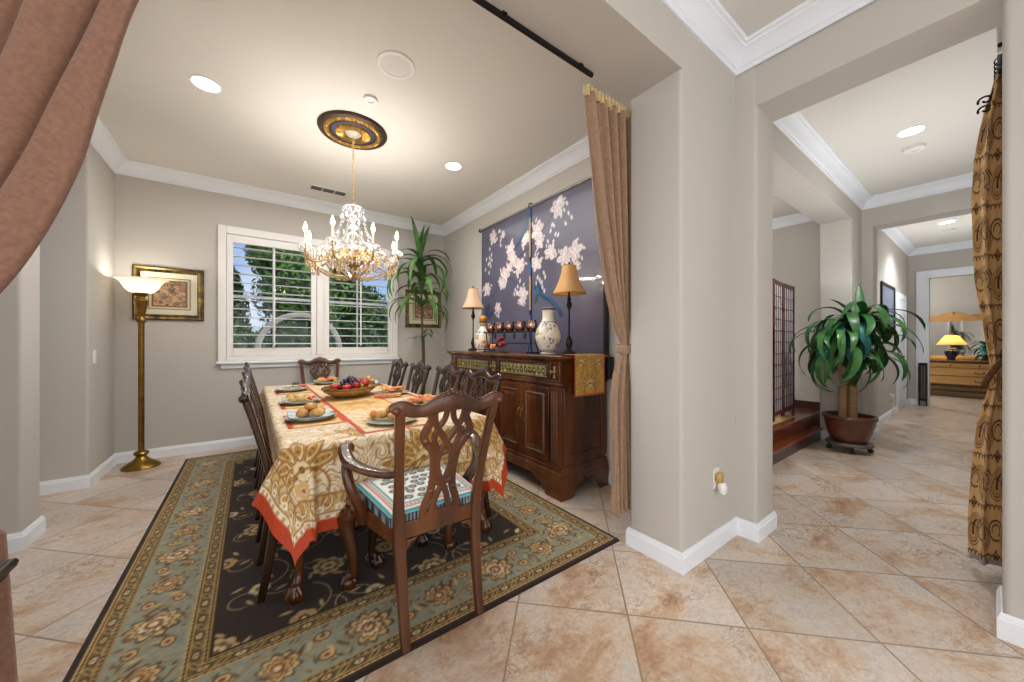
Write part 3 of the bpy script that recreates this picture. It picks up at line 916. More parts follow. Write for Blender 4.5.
# ------------------------------------------------------------------ area rug
def make_rug():
    x0, x1, y0, y1 = -0.56, 1.87, 1.395, 5.08
    BRN, GOLD, SAGE, TAN, RUST, CRM, DK = (50, 36, 28), (178, 140, 76), (140, 140, 120), (198, 166, 112), (126, 72, 44), (214, 196, 156), (36, 26, 22)
    OLV = (104, 86, 44)
    c = Canvas(x0, x1, y0, y1, 0.0065, (44, 32, 26))
    def frame(i0, i1, col):
        c.rect(x0 + i0, x1 - i0, y0 + i0, y1 - i0, col)
    frame(0.032, 0, OLV)          # outer guard ground
    frame(0.105, 0, SAGE)         # main border
    frame(0.350, 0, OLV)          # inner guard
    frame(0.425, 0, BRN)          # field
    W, H = x1 - x0, y1 - y0
    def along(inset, pitch, fn):
        """call fn(px,py,angle,i) along the four sides at `inset` from the edge"""
        for (ax, ay, bx, by) in ((x0 + inset, y0 + inset, x1 - inset, y0 + inset), (x1 - inset, y0 + inset, x1 - inset, y1 - inset),
                                 (x1 - inset, y1 - inset, x0 + inset, y1 - inset), (x0 + inset, y1 - inset, x0 + inset, y0 + inset)):
            L = math.hypot(bx - ax, by - ay); n = int(round(L / pitch)); a = math.atan2(by - ay, bx - ax)
            for i in range(n):
                t = (i + 0.5) / n
                fn(ax + (bx - ax) * t, ay + (by - ay) * t, a, i)
    for g in (0.032, 0.088, 0.350, 0.408):
        for q in (0.0, 0.0125):
            i = g + q
            for a, b in (((x0 + i, y0 + i), (x1 - i, y0 + i)), ((x1 - i, y0 + i), (x1 - i, y1 - i)), ((x1 - i, y1 - i), (x0 + i, y1 - i)), ((x0 + i, y1 - i), (x0 + i, y0 + i))):
                c.line([a, b], 0.0075, GOLD if q else TAN)
    # guards: chains of lozenges and leaves
    for g in (0.067, 0.385):
        def chain(px, py, a, i):
            if i % 2 == 0:
                c.ell(px, py, 0.026, 0.017, DK, a); c.ell(px, py, 0.019, 0.011, CRM if i % 4 else TAN, a); c.ell(px, py, 0.006, 0.005, RUST, a)
            else:
                c.ell(px, py, 0.030, 0.010, TAN, a + 0.6); c.ell(px, py, 0.020, 0.005, DK, a + 0.6)
        along(g, 0.058, chain)
    for g in (0.0385, 0.0945, 0.3565, 0.4145):
        along(g, 0.026, lambda px, py, a, i: c.ell(px, py, 0.0075, 0.004, DK, a))
    # scrolling vine and palmettes of the main border
    def vine(px, py, a, i):
        s = 1 if i % 2 else -1
        ux, uy = math.cos(a), math.sin(a); vx, vy = -uy, ux
        pts = [(px + ux * t * 0.12 + vx * s * 0.075 * math.cos(t * PI / 2), py + uy * t * 0.12 + vy * s * 0.075 * math.cos(t * PI / 2)) for t in np.linspace(-1, 1, 12)]
        c.line(pts, 0.006, (150, 120, 62))
        for t in (-0.55, 0.5):
            qx, qy = px + ux * t * 0.12 - vx * s * 0.045, py + uy * t * 0.12 - vy * s * 0.045
            c.ell(qx, qy, 0.020, 0.008, RUST, a + 0.7 * s); c.ell(qx + 0.02 * ux, qy + 0.02 * uy, 0.016, 0.006, OLV, a - 0.7 * s)
        for t in (-0.9, -0.2, 0.3, 0.8):
            qx, qy = px + ux * t * 0.12 + vx * s * 0.095, py + uy * t * 0.12 + vy * s * 0.095
            c.ell(qx, qy, 0.014, 0.006, (126, 96, 58), a + t)
    along(0.2275, 0.235, vine)
    def palm(px, py, a, i):
        k = i % 4
        ux, uy = math.cos(a), math.sin(a); vx, vy = -uy, ux
        if k in (0, 2):
            R0 = 0.112 if k == 0 else 0.088
            lay = [(1.0, (58, 38, 28)), (0.90, TAN), (0.64, (84, 52, 34)), (0.56, CRM if k == 0 else (186, 150, 96)), (0.34, RUST), (0.18, CRM)]
            for f_, col_ in lay:
                for q in range(9):          # fan of lobes, longer on one side
                    b_ = a + 0.35 + (q - 4) * 0.62
                    ln = R0 * f_ * (1.0 - 0.055 * abs(q - 4))
                    c.ell(px + 0.56 * ln * math.cos(b_) - 0.012 * vx, py + 0.56 * ln * math.sin(b_) - 0.012 * vy, 0.46 * ln, 0.21 * ln + 0.002, col_, b_)
            for s in (-1, 1):
                for q in (0.5, 0.95, 1.3):
                    c.ell(px + s * ux * R0 * q + vx * s * 0.03, py + s * uy * R0 * q + vy * s * 0.03, 0.026, 0.008, (104, 72, 42) if q < 1 else TAN, a + s * q)
        else:
            for s in (-1, 1):
                qx, qy = px + vx * s * 0.055, py + vy * s * 0.055
                c.ell(qx, qy, 0.033, 0.026, (92, 58, 38), a); c.ell(qx, qy, 0.026, 0.020, TAN, a); c.ell(qx, qy, 0.012, 0.009, RUST, a)
    along(0.2275, 0.165, palm)
    # field: curling vines with blossoms, in staggered repeat
    rs = random.Random(4)
    fx0, fx1, fy0, fy1 = x0 + 0.44, x1 - 0.44, y0 + 0.44, y1 - 0.44
    c2 = Canvas(fx0, fx1, fy0, fy1, 0.0065, BRN)
    ny, nx = 8, 5
    for j in range(ny + 1):
        for i in range(nx + 1):
            px = fx0 + (i + 0.5 * (j % 2)) * (fx1 - fx0) / nx
            py = fy0 + j * (fy1 - fy0) / ny
            k = (i + 2 * j) % 3
            a = rs.uniform(0, 6.28)
            sgn = 1 if (i + j) % 2 else -1
            VN = (168, 146, 104)
            c2.arc(px + 0.09 * sgn, py, 0.09, PI, PI + 4.2 * sgn, 0.006, VN)
            c2.arc(px, py + 0.13, 0.13, -PI / 2, -PI / 2 + 2.6 * sgn, 0.006, VN)
            c2.arc(px - 0.07 * sgn, py - 0.06, 0.055, 0, 5.0 * sgn, 0.005, VN)
            for q in range(4):
                b = a + q * 1.6
                c2.ell(px + 0.10 * math.cos(b), py + 0.10 * math.sin(b), 0.028, 0.009, (176, 154, 108), b + 0.9)
            if k == 0:
                c2.petals(px, py, 0.082, 8, (186, 156, 106), a, 0.6); c2.petals(px, py, 0.058, 8, (112, 84, 52), a + 0.3, 0.6); c2.petals(px, py, 0.040, 6, (206, 182, 134), a, 0.6); c2.ell(px, py, 0.013, 0.013, RUST)
            elif k == 1:
                c2.petals(px, py, 0.058, 6, (178, 146, 94), a, 0.7); c2.ell(px, py, 0.022, 0.022, (92, 62, 38)); c2.ell(px, py, 0.010, 0.010, CRM)
            else:
                c2.petals(px, py, 0.046, 5, (206, 188, 146), a, 0.75); c2.ell(px, py, 0.012, 0.012, (150, 104, 52))
    j0, i0 = np.searchsorted(c.y, fy0), np.searchsorted(c.x, fx0)
    hh, ww = c2.a.shape[:2]
    c.a[j0:j0 + hh, i0:i0 + ww] = c2.a[:c.a.shape[0] - j0, :c.a.shape[1] - i0]
    # scattered small leaves over the main border
    r3 = random.Random(8)
    for i in range(520):
        sd = r3.random(); off = r3.uniform(0.125, 0.335)
        px, py = ((r3.uniform(x0 + off, x1 - off), y0 + off) if sd < 0.2 else (r3.uniform(x0 + off, x1 - off), y1 - off) if sd < 0.4 else (x0 + off, r3.uniform(y0 + off, y1 - off)) if sd < 0.7 else (x1 - off, r3.uniform(y0 + off, y1 - off)))
        c.ell(px, py, r3.uniform(0.010, 0.018), r3.uniform(0.004, 0.007), r3.choice([(96, 66, 40), (120, 86, 48), (176, 142, 92), (84, 84, 66)]), r3.uniform(0, 3))
    # wool: slight mottling
    c.a *= (0.90 + 0.2 * vnoise(c.X, c.Y, 60, 3, 2))[..., None]
    Z = np.full(c.X.shape, 0.012)
    e = np.minimum.reduce([c.X - x0, x1 - c.X, c.Y - y0, y1 - c.Y])
    Z[e < 0.003] = 0.001
    o = grid_obj('area_rug', np.stack([c.X, c.Y, Z], -1), c.a, col_mat('wool_rug', 0.95, (420, 0.25), sheen=0.15, spec=0.1), solid=0.0)
    return tag(o, 'large floral rug with dark brown field and sage border under the dining table', 'rug')
make_rug()

# ------------------------------------------------------------------ dining table
TX0, TX1, TY0, TY1, TZ = 0.13, 1.27, 1.97, 4.86, 0.748
tcx, tcy = (TX0 + TX1) / 2, (TY0 + TY1) / 2

def cabriole(mb, x, y, dx, dy, ztop, s=1.0, talon=True):
    """curved leg with a ball-and-claw foot; (dx,dy) is the outward diagonal"""
    L = math.hypot(dx, dy); dx, dy = dx / L, dy / L
    def P(o, z): return (x + dx * o, y + dy * o, z)
    zs = ztop
    pts = [P(0.0, zs), P(0.012 * s, zs - 0.04), P(0.034 * s, zs * 0.86), P(0.030 * s, zs * 0.72), P(0.012 * s, zs * 0.52), P(-0.004 * s, zs * 0.32), P(-0.004 * s, zs * 0.18), P(0.010 * s, 0.075 * s), P(0.026 * s, 0.055 * s)]
    r = [0.036 * s, 0.042 * s, 0.045 * s, 0.037 * s, 0.028 * s, 0.022 * s, 0.019 * s, 0.021 * s, 0.027 * s]
    ii = crv([(*p, q) for p, q in zip(pts, r)], 4)
    mb.tube([p[:3] for p in ii], [float(p[3]) for p in ii], 12)
    c = P(0.026 * s, 0.034 * s)
    mb.ball(c, 0.034 * s, 14, 8)
    if talon:
        for a in (-1.2, -0.4, 0.4, 1.2, PI):
            ca, sa = math.cos(a), math.sin(a)
            ux, uy = dx * ca - dy * sa, dx * sa + dy * ca
            R = 0.036 * s
            tp = [(c[0] + ux * R * 0.45, c[1] + uy * R * 0.45, c[2] + R * 1.0), (c[0] + ux * R * 0.9, c[1] + uy * R * 0.9, c[2] + R * 0.45), (c[0] + ux * R * 1.04, c[1] + uy * R * 1.04, c[2]), (c[0] + ux * R * 0.75, c[1] + uy * R * 0.75, c[2] - R * 0.72)]
            tp = crv(tp, 4)
            mb.tube(tp, [0.009 * s * (1 - 0.5 * i / (len(tp) - 1)) + 0.001 for i in range(len(tp))], 7)

tab = thing('dining_table', 'long dark dining table with ball and claw legs under a paisley cloth', 'table', (tcx, tcy, 0.012))
mb = MB(); mb.prism(rounded(rectp(TX0 - tcx, TX1 - tcx, TY0 - tcy, TY1 - tcy), 0.05, 5), TZ - 0.030 - 0.012, TZ - 0.012)
mb.build('tabletop', M['cherry'], tab, bevel=0.006)
mb = MB()
ax, ay = (TX1 - TX0) / 2 - 0.07, (TY1 - TY0) / 2 - 0.07
mb.box(-ax, ax, -ay - 0.012, -ay + 0.012, 0.62, 0.705).box(-ax, ax, ay - 0.012, ay + 0.012, 0.62, 0.705)
mb.box(-ax - 0.012, -ax + 0.012, -ay, ay, 0.62, 0.705).box(ax - 0.012, ax + 0.012, -ay, ay, 0.62, 0.705)
mb.build('apron', M['cherry'], tab, bevel=0.004)
for sx in (-1, 1):
    for sy in (-1, 1):
        mb = MB(); cabriole(mb, sx * (ax + 0.015), sy * (ay + 0.045), sx * 0.7, sy, 0.70, 1.10)
        mb.build('leg', M['cherry'], tab)

# ------------------------------------------------------------------ tablecloth
def leaf_motif(c, cx, cy, s, rot, GOLD=(178, 128, 52), LN=(108, 68, 34), LT=(222, 200, 150)):
    """large paisley flower of six veined petals on a curling stalk"""
    for k in range(6):
        a = rot + (k - 2.5) * 0.62
        d = s * 0.55
        px, py = cx + d * math.cos(a), cy + d * math.sin(a)
        for f_, col_ in ((1.0, LN), (0.90, GOLD), (0.66, LN), (0.60, LT), (0.42, (176, 128, 54))):
            for tt in np.linspace(0, 1, 14):      # pointed leaf
                rr_ = s * 0.185 * f_ * math.sin(PI * (0.04 + 0.92 * tt)) ** 0.9 * (1.15 - 0.5 * tt) + 0.002
                dd = s * (0.55 + 0.48 * f_ * (2 * tt - 1))
                c.ell(cx + dd * math.cos(a), cy + dd * math.sin(a), rr_, rr_, col_)
        for tt in (0.35, 0.5, 0.65, 0.8):
            dd = s * (0.12 + 0.86 * tt)
            c.ell(cx + dd * math.cos(a), cy + dd * math.sin(a), s * 0.035, s * 0.02, LN, a + 0.8)
    c.petals(cx, cy, s * 0.22, 8, LT, rot, 0.7); c.ell(cx, cy, s * 0.08, s * 0.08, LN)
    for q in (-1, 1):
        c.arc(cx - 0.5 * s * math.cos(rot), cy - 0.5 * s * math.sin(rot), s * 0.5, rot - q * 0.2, rot + q * 2.2, 0.009, (150, 96, 44))

def boteh(c, cx, cy, s, rot, cols):
    """paisley drop"""
    for i, (f, col) in enumerate(cols):
        for t in np.linspace(0, 1, 12):
            r = s * f * (0.42 * (1 - t) ** 0.8 + 0.03)
            a = rot + 1.5 * t * t
            d = s * t * 0.95
            c.ell(cx + d * math.cos(a) * (1 if i >= 0 else 1), cy + d * math.sin(a), r, r, col)

OVX, OVY = 0.27, 0.44
def cloth_pattern():
    c = Canvas(TX0 - OVX, TX1 + OVX, TY0 - OVY, TY1 + OVY, 0.0058, (226, 212, 184))
    n = vnoise(c.X, c.Y, 7, 21, 4)
    n2 = vnoise(c.X + 0.25 * (n - 0.5), c.Y + 0.25 * (vnoise(c.X, c.Y, 7, 5, 3) - 0.5), 9, 8, 2)
    sw = np.abs(((n2 * 9) % 1.0) - 0.5) * 2
    c.mask((slice(None), slice(None)), np.clip((sw - 0.52) * 6, 0, 1) * 0.85, (190, 148, 84))
    c.mask((slice(None), slice(None)), np.clip((sw - 0.86) * 9, 0, 1), (142, 96, 52))
    rs = random.Random(9)
    for i in range(150):
        px, py = rs.uniform(c.x[0], c.x[-1]), rs.uniform(c.y[0], c.y[-1])
        boteh(c, px, py, rs.uniform(0.06, 0.12), rs.uniform(0, 6.28), [(1.0, (150, 104, 54)), (0.84, (232, 220, 192)), (0.6, (196, 152, 80)), (0.32, (236, 226, 204))])
    for i in range(60):
        px, py = rs.uniform(c.x[0], c.x[-1]), rs.uniform(c.y[0], c.y[-1])
        c.petals(px, py, rs.uniform(0.03, 0.055), 7, (204, 168, 104), rs.uniform(0, 3), 0.6); c.ell(px, py, 0.012, 0.012, (150, 92, 48))
    # table top paled: specular sheen painted into the cloth colour
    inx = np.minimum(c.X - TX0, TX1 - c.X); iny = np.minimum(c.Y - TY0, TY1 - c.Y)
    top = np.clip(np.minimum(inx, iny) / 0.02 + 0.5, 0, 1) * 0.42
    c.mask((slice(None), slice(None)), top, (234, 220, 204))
    # big corner and side flowers
    for cx_, cy_, s, r in ((TX0 + 0.05, TY0 - 0.12, 0.20, 1.9), (TX1 - 0.05, TY0 - 0.12, 0.20, 1.2), (tcx + 0.10, TY0 - 0.18, 0.22, PI / 2), (TX0 + 0.30, TY0 + 0.12, 0.13, 0.4)):
        leaf_motif(c, cx_, cy_, s, r)
    # golden panel in the middle of the near drop
    for i in range(5):
        c.arc(tcx + 0.18, TY0 - 0.30, 0.09 + 0.05 * i, 0.15, PI - 0.15, 0.010, (176, 124, 50) if i % 2 else (206, 166, 90))
    # borders: lace band, gold scroll band and orange hem
    e = np.minimum.reduce([c.X - c.x[0], c.x[-1] - c.X, c.Y - c.y[0], c.y[-1] - c.Y])
    W = (slice(None), slice(None))
    c.mask(W, c.aa(e - 0.175), (206, 172, 112))
    rs2 = random.Random(31)
    def border(inset, pitch, fn):
        x0, x1, y0, y1 = c.x[0] + inset, c.x[-1] - inset, c.y[0] + inset, c.y[-1] - inset
        for ax_, ay_, bx_, by_ in ((x0, y0, x1, y0), (x1, y0, x1, y1), (x1, y1, x0, y1), (x0, y1, x0, y0)):
            L = math.hypot(bx_ - ax_, by_ - ay_); n_ = int(L / pitch); a_ = math.atan2(by_ - ay_, bx_ - ax_)
            for i in range(n_): fn(ax_ + (bx_ - ax_) * (i + 0.5) / n_, ay_ + (by_ - ay_) * (i + 0.5) / n_, a_, i)
    border(0.128, 0.085, lambda px, py, a_, i: boteh(c, px, py, 0.075, a_ + (0.9 if i % 2 else -0.9), [(0.8, (136, 90, 46)), (0.64, (238, 226, 198)), (0.42, (186, 138, 66))]))
    border(0.150, 0.085, lambda px, py, a_, i: c.arc(px, py, 0.030, a_, a_ + 4.5, 0.006, (146, 98, 50)))
    border(0.106, 0.085, lambda px, py, a_, i: c.petals(px, py, 0.020, 5, (240, 230, 206), a_, 0.7))
    c.mask(W, c.aa(np.abs(e - 0.178) - 0.004), (150, 104, 54)); c.mask(W, c.aa(np.abs(e - 0.088) - 0.004), (150, 104, 54))
    c.mask(W, c.aa(e - 0.085), (232, 220, 194))
    c.mask(W, c.aa(e - 0.078) * np.clip(np.sin(c.X * 150) * np.sin(c.Y * 150) * 4, 0, 1), (190, 146, 96))
    c.mask(W, c.aa(e - 0.058), (180, 58, 16))
    c.a *= (0.95 + 0.1 * vnoise(c.X, c.Y, 90, 2, 2))[..., None]
    return c

def cloth_shape(X, Y, extra=0.0):
    """drape of a rectangular cloth over the table top"""
    Zt = TZ + 0.004 + extra
    ex = np.where(X < TX0, X - TX0, np.where(X > TX1, X - TX1, 0))
    ey = np.where(Y < TY0, Y - TY0, np.where(Y > TY1, Y - TY1, 0))
    d = np.hypot(ex, ey)
    bx, by = np.clip(X, TX0, TX1), np.clip(Y, TY0, TY1)
    ux, uy = ex / np.maximum(d, 1e-6), ey / np.maximum(d, 1e-6)
    R = 0.022
    q = np.minimum(d / R, PI / 2)
    out = R * np.sin(q); dn = R * (1 - np.cos(q))
    rest = np.maximum(d - R * PI / 2, 0)
    def sm(v, a, b):
        t = np.clip((v - a) / (b - a), 0, 1); return t * t * (3 - 2 * t)
    cx_ = np.minimum(bx - TX0, TX1 - bx); cy_ = np.minimum(by - TY0, TY1 - by)   # distance from the nearest corner
    t = np.arctan2(np.abs(uy), np.abs(ux) + 1e-9) / (PI / 2)
    # side drops hang almost straight behind the chairs, the free corners swing out
    sx = 0.03 + (1 - sm(cy_, 0.02, 0.10)) * (0.42 * np.clip(1 - t / 0.60, 0, 1) - 0.10 * sm(t, 0.45, 0.65) * (1 - sm(t, 0.8, 1.0)))
    sy = 0.035 + 0.022 * np.sin(bx * 16 + 1.0) + 0.31 * (1 - sm(cx_, 0.10, 0.135)) * sm(t, 0.05, 0.60)
    tuck = 0.22 * sm(t, 0.64, 1.0) * (1 - sm(cx_, 0.0, 0.12)) * np.where(np.abs(uy) > 1e-6, 1, 0)
    sx = sx * np.where(np.abs(ux) > 1e-6, 1, 0) - tuck; sy = sy * np.where(np.abs(uy) > 1e-6, 1, 0)
    gx, gy = np.where(np.abs(ux) > 1e-6, np.sign(ux), np.sign(bx - tcx)), np.sign(uy)
    hx = ux * out + gx * rest * sx; hy = uy * out + gy * rest * sy
    dn = dn + rest * np.sqrt(np.clip(1 - sx ** 2 - sy ** 2, 0.3, 1))
    return np.stack([bx + hx, by + hy, Zt - dn], -1)

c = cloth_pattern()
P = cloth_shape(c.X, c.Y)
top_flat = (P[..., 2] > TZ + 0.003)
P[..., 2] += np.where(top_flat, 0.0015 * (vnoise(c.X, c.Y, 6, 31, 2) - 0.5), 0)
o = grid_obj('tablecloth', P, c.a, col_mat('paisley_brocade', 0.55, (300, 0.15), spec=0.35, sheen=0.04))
tag(o, 'gold and cream paisley tablecloth with orange hem draped over the dining table', 'tablecloth')

# table runner and placemats
def runner():
    x0, x1, y0, y1 = 0.485, 0.935, 2.02, 4.78
    c = Canvas(x0, x1, y0, y1, 0.009, (224, 208, 180))
    n = vnoise(c.X, c.Y, 8, 41, 4)
    sw = np.abs(((n * 8) % 1.0) - 0.5) * 2
    W = (slice(None), slice(None))
    c.mask(W, np.clip((sw - 0.5) * 5, 0, 1) * 0.8, (206, 160, 84))
    for yy in (2.3, 3.0, 3.45, 4.1, 4.6):
        leaf_motif(c, tcx, yy, 0.15, 1.3)
    yb = (c.Y > 2.75) & (c.Y < 3.55)
    c.mask(W, yb * 0.45, (214, 160, 74))
    e = np.minimum.reduce([c.X - x0, x1 - c.X, c.Y - y0, y1 - c.Y])
    c.mask(W, c.aa(e - 0.022), (186, 66, 28))
    Z = np.full(c.X.shape, TZ + 0.0085)
    Z[e < 0.004] -= 0.0025
    o = grid_obj('table_runner', np.stack([c.X, c.Y, Z], -1), c.a, col_mat('runner_brocade', 0.55, (300, 0.1), spec=0.4))
    tag(o, 'long gold brocade table runner edged in red down the middle of the table', 'runner')
runner()

place_L = [2.60, 3.32, 4.20]
place_R = [2.64, 3.40, 4.28]
def placemat(cx, cy, w, h, label, seed):
    c = Canvas(cx - w / 2, cx + w / 2, cy - h / 2, cy + h / 2, 0.008, (214, 172, 104))
    W = (slice(None), slice(None))
    sw = np.abs(((vnoise(c.X, c.Y, 10, seed, 3) * 7) % 1.0) - 0.5) * 2
    c.mask(W, np.clip((sw - 0.5) * 5, 0, 1) * 0.7, (232, 208, 158))
    if h > w * 0.9:
        ed = np.minimum(c.X - c.x[0], c.x[-1] - c.X)
        c.mask(W, c.aa(ed - 0.030), (190, 70, 32))
        ed2 = np.minimum(c.Y - c.y[0], c.y[-1] - c.Y)
        c.mask(W, c.aa(ed2 - 0.010), (190, 84, 44))
    else:
        ed2 = np.minimum(c.Y - c.y[0], c.y[-1] - c.Y)
        c.mask(W, c.aa(ed2 - 0.028), (190, 70, 32))
    Z = np.full(c.X.shape, TZ + 0.0075)
    o = grid_obj('placemat', np.stack([c.X, c.Y, Z], -1), c.a, M_pm)
    tag(o, label, 'placemat', 'gold placemats round the table')
M_pm = col_mat('placemat_brocade', 0.6, (300, 0.1), spec=0.35)
# ------------------------------------------------------------------ chairs
def back_y(z):
    return -0.225 - 0.125 * max(0.0, (z - 0.45) / 0.55) ** 1.25

def make_chair(label, arms=False, fabric='seat_beige', group=None, wood='darkwood'):
    """carved ribbon-back dining chair, front towards +y, standing at z=0"""
    wm = M[wood]
    t = thing('armchair' if arms else 'dining_chair', label, 'chair', group=group)
    hw = 0.172
    # rear legs that run on up as the back posts
    for s in (-1, 1):
        pts = [(s * hw, -0.285, 0.0), (s * (hw + 0.001), -0.262, 0.12), (s * (hw + 0.004), -0.236, 0.30), (s * (hw + 0.008), -0.226, 0.45),
               (s * (hw + 0.016), back_y(0.60), 0.60), (s * (hw + 0.028), back_y(0.78), 0.78), (s * (hw + 0.042), back_y(0.965), 0.965)]
        r = [(0.019, 0.017), (0.021, 0.019), (0.024, 0.022), (0.026, 0.024), (0.021, 0.017), (0.019, 0.015), (0.020, 0.016)]
        ii = crv([(*p, *q) for p, q in zip(pts, r)], 4)
        mb = MB(); mb.tube([p[:3] for p in ii], [(float(p[3]), float(p[4])) for p in ii], 12, up=(0, 1, 0), sq=0.55)
        mb.build('leg', wm, t, ang=40)
    # front cabriole legs
    fw = 0.262 if arms else 0.225
    for s in (-1, 1):
        mb = MB(); cabriole(mb, s * fw, 0.215, s * 0.8, 0.8, 0.42, 1.0)
        mb.build('leg', wm, t)
    # seat frame
    fr = [(-0.195, -0.235), (0.195, -0.235), (fw + 0.030, 0.235), (-fw - 0.030, 0.235)]
    inn = [(-0.165, -0.205), (0.165, -0.205), (fw - 0.005, 0.205), (-fw + 0.005, 0.205)]
    mb = MB()
    for i in range(4):
        j = (i + 1) % 4
        mb.prism([fr[i], fr[j], inn[j], inn[i]], 0.395 if i != 0 else 0.415, 0.468 if i != 0 else 0.485)
    for s in (-1, 1):      # knee brackets
        mb.slab([(0, 0), (0.085, 0), (0.05, -0.02), (0.012, -0.06), (0, -0.07)], (s * (fw - 0.01), 0.222, 0.395), (-s, 0, 0), (0, 0, 1), 0.02)
        mb.slab([(0, 0), (0.055, 0), (0.02, -0.02), (0.0, -0.05)], (s * 0.155, -0.232, 0.415), (-s, 0, 0), (0, 0, 1), 0.02)
    mb.build('seat_frame', wm, t, bevel=0.004)
    # upholstered seat
    mb = MB()
    prof = [(1.0, 0.455), (1.0, 0.470), (0.97, 0.483), (0.85, 0.493), (0.5, 0.500)]
    rings = []
    base = rounded([(-0.172, -0.212), (0.172, -0.212), (fw + 0.008, 0.215), (-fw - 0.008, 0.215)], 0.03, 4)
    for k, z in prof:
        rings.append([(x * k, y * k, z - (0.006 if arms else 0)) for x, y in base])
    n = len(base); vs = [p for r_ in rings for p in r_]
    fs = [(i * n + a, i * n + (a + 1) % n, (i + 1) * n + (a + 1) % n, (i + 1) * n + a) for i in range(len(prof) - 1) for a in range(n)]
    fs += [tuple((len(prof) - 1) * n + a for a in range(n)), tuple(range(n - 1, -1, -1))]
    mb.add(vs, fs); mb.build('seat', M[fabric], t, ang=60)
    # shaped crest rail
    def bp(x, z, off=0.0): return (x, back_y(z) + off, z)
    ctl = [(-0.246, 0.972, 0.016), (-0.236, 0.984, 0.025), (-0.205, 0.984, 0.030), (-0.16, 0.968, 0.027), (-0.115, 0.966, 0.027), (-0.075, 0.978, 0.032), (-0.04, 0.990, 0.038), (0, 0.994, 0.042)]
    ctl = ctl + [(-x, z, r_) for x, z, r_ in ctl[-2::-1]]
    ii = crv(ctl, 5)
    mb = MB(); mb.tube([bp(float(p[0]), float(p[1])) for p in ii], [(float(p[2]), 0.014) for p in ii], 12, up=(0, 1, 0), sq=0.7)
    for s in (-1, 1):      # carved scroll at each ear and leaf at the middle
        mb.ball(bp(s * 0.234, 0.978, -0.010), 0.017, 10, 6)
        for q in range(3):
            mb.ball(bp(s * (0.018 + 0.022 * q), 1.026 - 0.006 * q, 0.002), 0.013 - 0.002 * q, 8, 5)
    mb.ball(bp(0, 1.034, 0.002), 0.014, 8, 5)
    mb.build('crest_rail', wm, t, ang=50)
    # pierced ribbon splat
    mb = MB()
    def rib(pts, w=0.0125, th=0.009):
        w *= 1.28
        ii = crv(pts, 5)
        mb.tube([bp(float(x), float(z)) for x, z in ii], [(w, th)] * len(ii), 8, up=(0, 1, 0), sq=0.75)
    for s in (-1, 1):
        rib([(s * 0.086, 0.948), (s * 0.078, 0.920), (s * 0.096, 0.885), (s * 0.106, 0.850), (s * 0.088, 0.815), (s * 0.066, 0.790), (s * 0.052, 0.745), (s * 0.046, 0.690), (s * 0.046, 0.640), (s * 0.054, 0.590), (s * 0.074, 0.535), (s * 0.080, 0.490)], 0.014)
        rib([(s * 0.070, 0.955), (s * 0.060, 0.905), (s * 0.030, 0.855), (s * 0.000, 0.815), (-s * 0.024, 0.770), (-s * 0.034, 0.720), (-s * 0.020, 0.665), (0, 0.620), (s * 0.022, 0.575), (s * 0.036, 0.520), (s * 0.046, 0.490)], 0.011)
        rib([(s * 0.012, 0.960), (s * 0.022, 0.915), (s * 0.052, 0.870), (s * 0.058, 0.830), (s * 0.040, 0.785), (s * 0.040, 0.740)], 0.010)
        mb.ball(bp(s * 0.098, 0.832), 0.017, 8, 6); mb.ball(bp(s * 0.052, 0.600), 0.014, 8, 6)
    rib([(-0.05, 0.640), (0.0, 0.625), (0.05, 0.640)], 0.010)
    rib([(-0.05, 0.745), (0.0, 0.770), (0.05, 0.745)], 0.009)
    mb.slab([(-0.098, 0), (0.098, 0), (0.088, 0.028), (0.055, 0.044), (-0.055, 0.044), (-0.088, 0.028)], (0, -0.226, 0.462), (1, 0, 0), (0, 0, 1), 0.024)
    mb.build('splat', wm, t, ang=50)
    if arms:
        for s in (-1, 1):
            pts = [(s * 0.196, -0.262, 0.705), (s * 0.225, -0.20, 0.692), (s * 0.275, -0.10, 0.690), (s * 0.318, 0.00, 0.705), (s * 0.326, 0.07, 0.728), (s * 0.318, 0.115, 0.742), (s * 0.300, 0.135, 0.730)]
            r = [(0.018, 0.016), (0.021, 0.017), (0.028, 0.017), (0.031, 0.018), (0.029, 0.019), (0.030, 0.024), (0.021, 0.020)]
            ii = crv([(*p, *q) for p, q in zip(pts, r)], 5)
            mb = MB(); mb.tube([p[:3] for p in ii], [(float(p[3]), float(p[4])) for p in ii], 12, up=(0, 0, 1), sq=0.85)
            mb.ball((s * 0.304, 0.120, 0.738), 0.030, 12, 7)
            mb.build('arm', wm, t, ang=50)
            pts = [(s * 0.322, 0.065, 0.715), (s * 0.330, 0.02, 0.660), (s * 0.318, -0.005, 0.590), (s * 0.285, 0.005, 0.520), (s * 0.262, 0.03, 0.465), (s * 0.258, 0.045, 0.405)]
            r = [0.018, 0.023, 0.023, 0.026, 0.029, 0.022]
            ii = crv([(*p, q) for p, q in zip(pts, r)], 4)
            mb = MB(); mb.tube([p[:3] for p in ii], [float(p[3]) for p in ii], 12)
            mb.build('arm_support', wm, t)
    return t

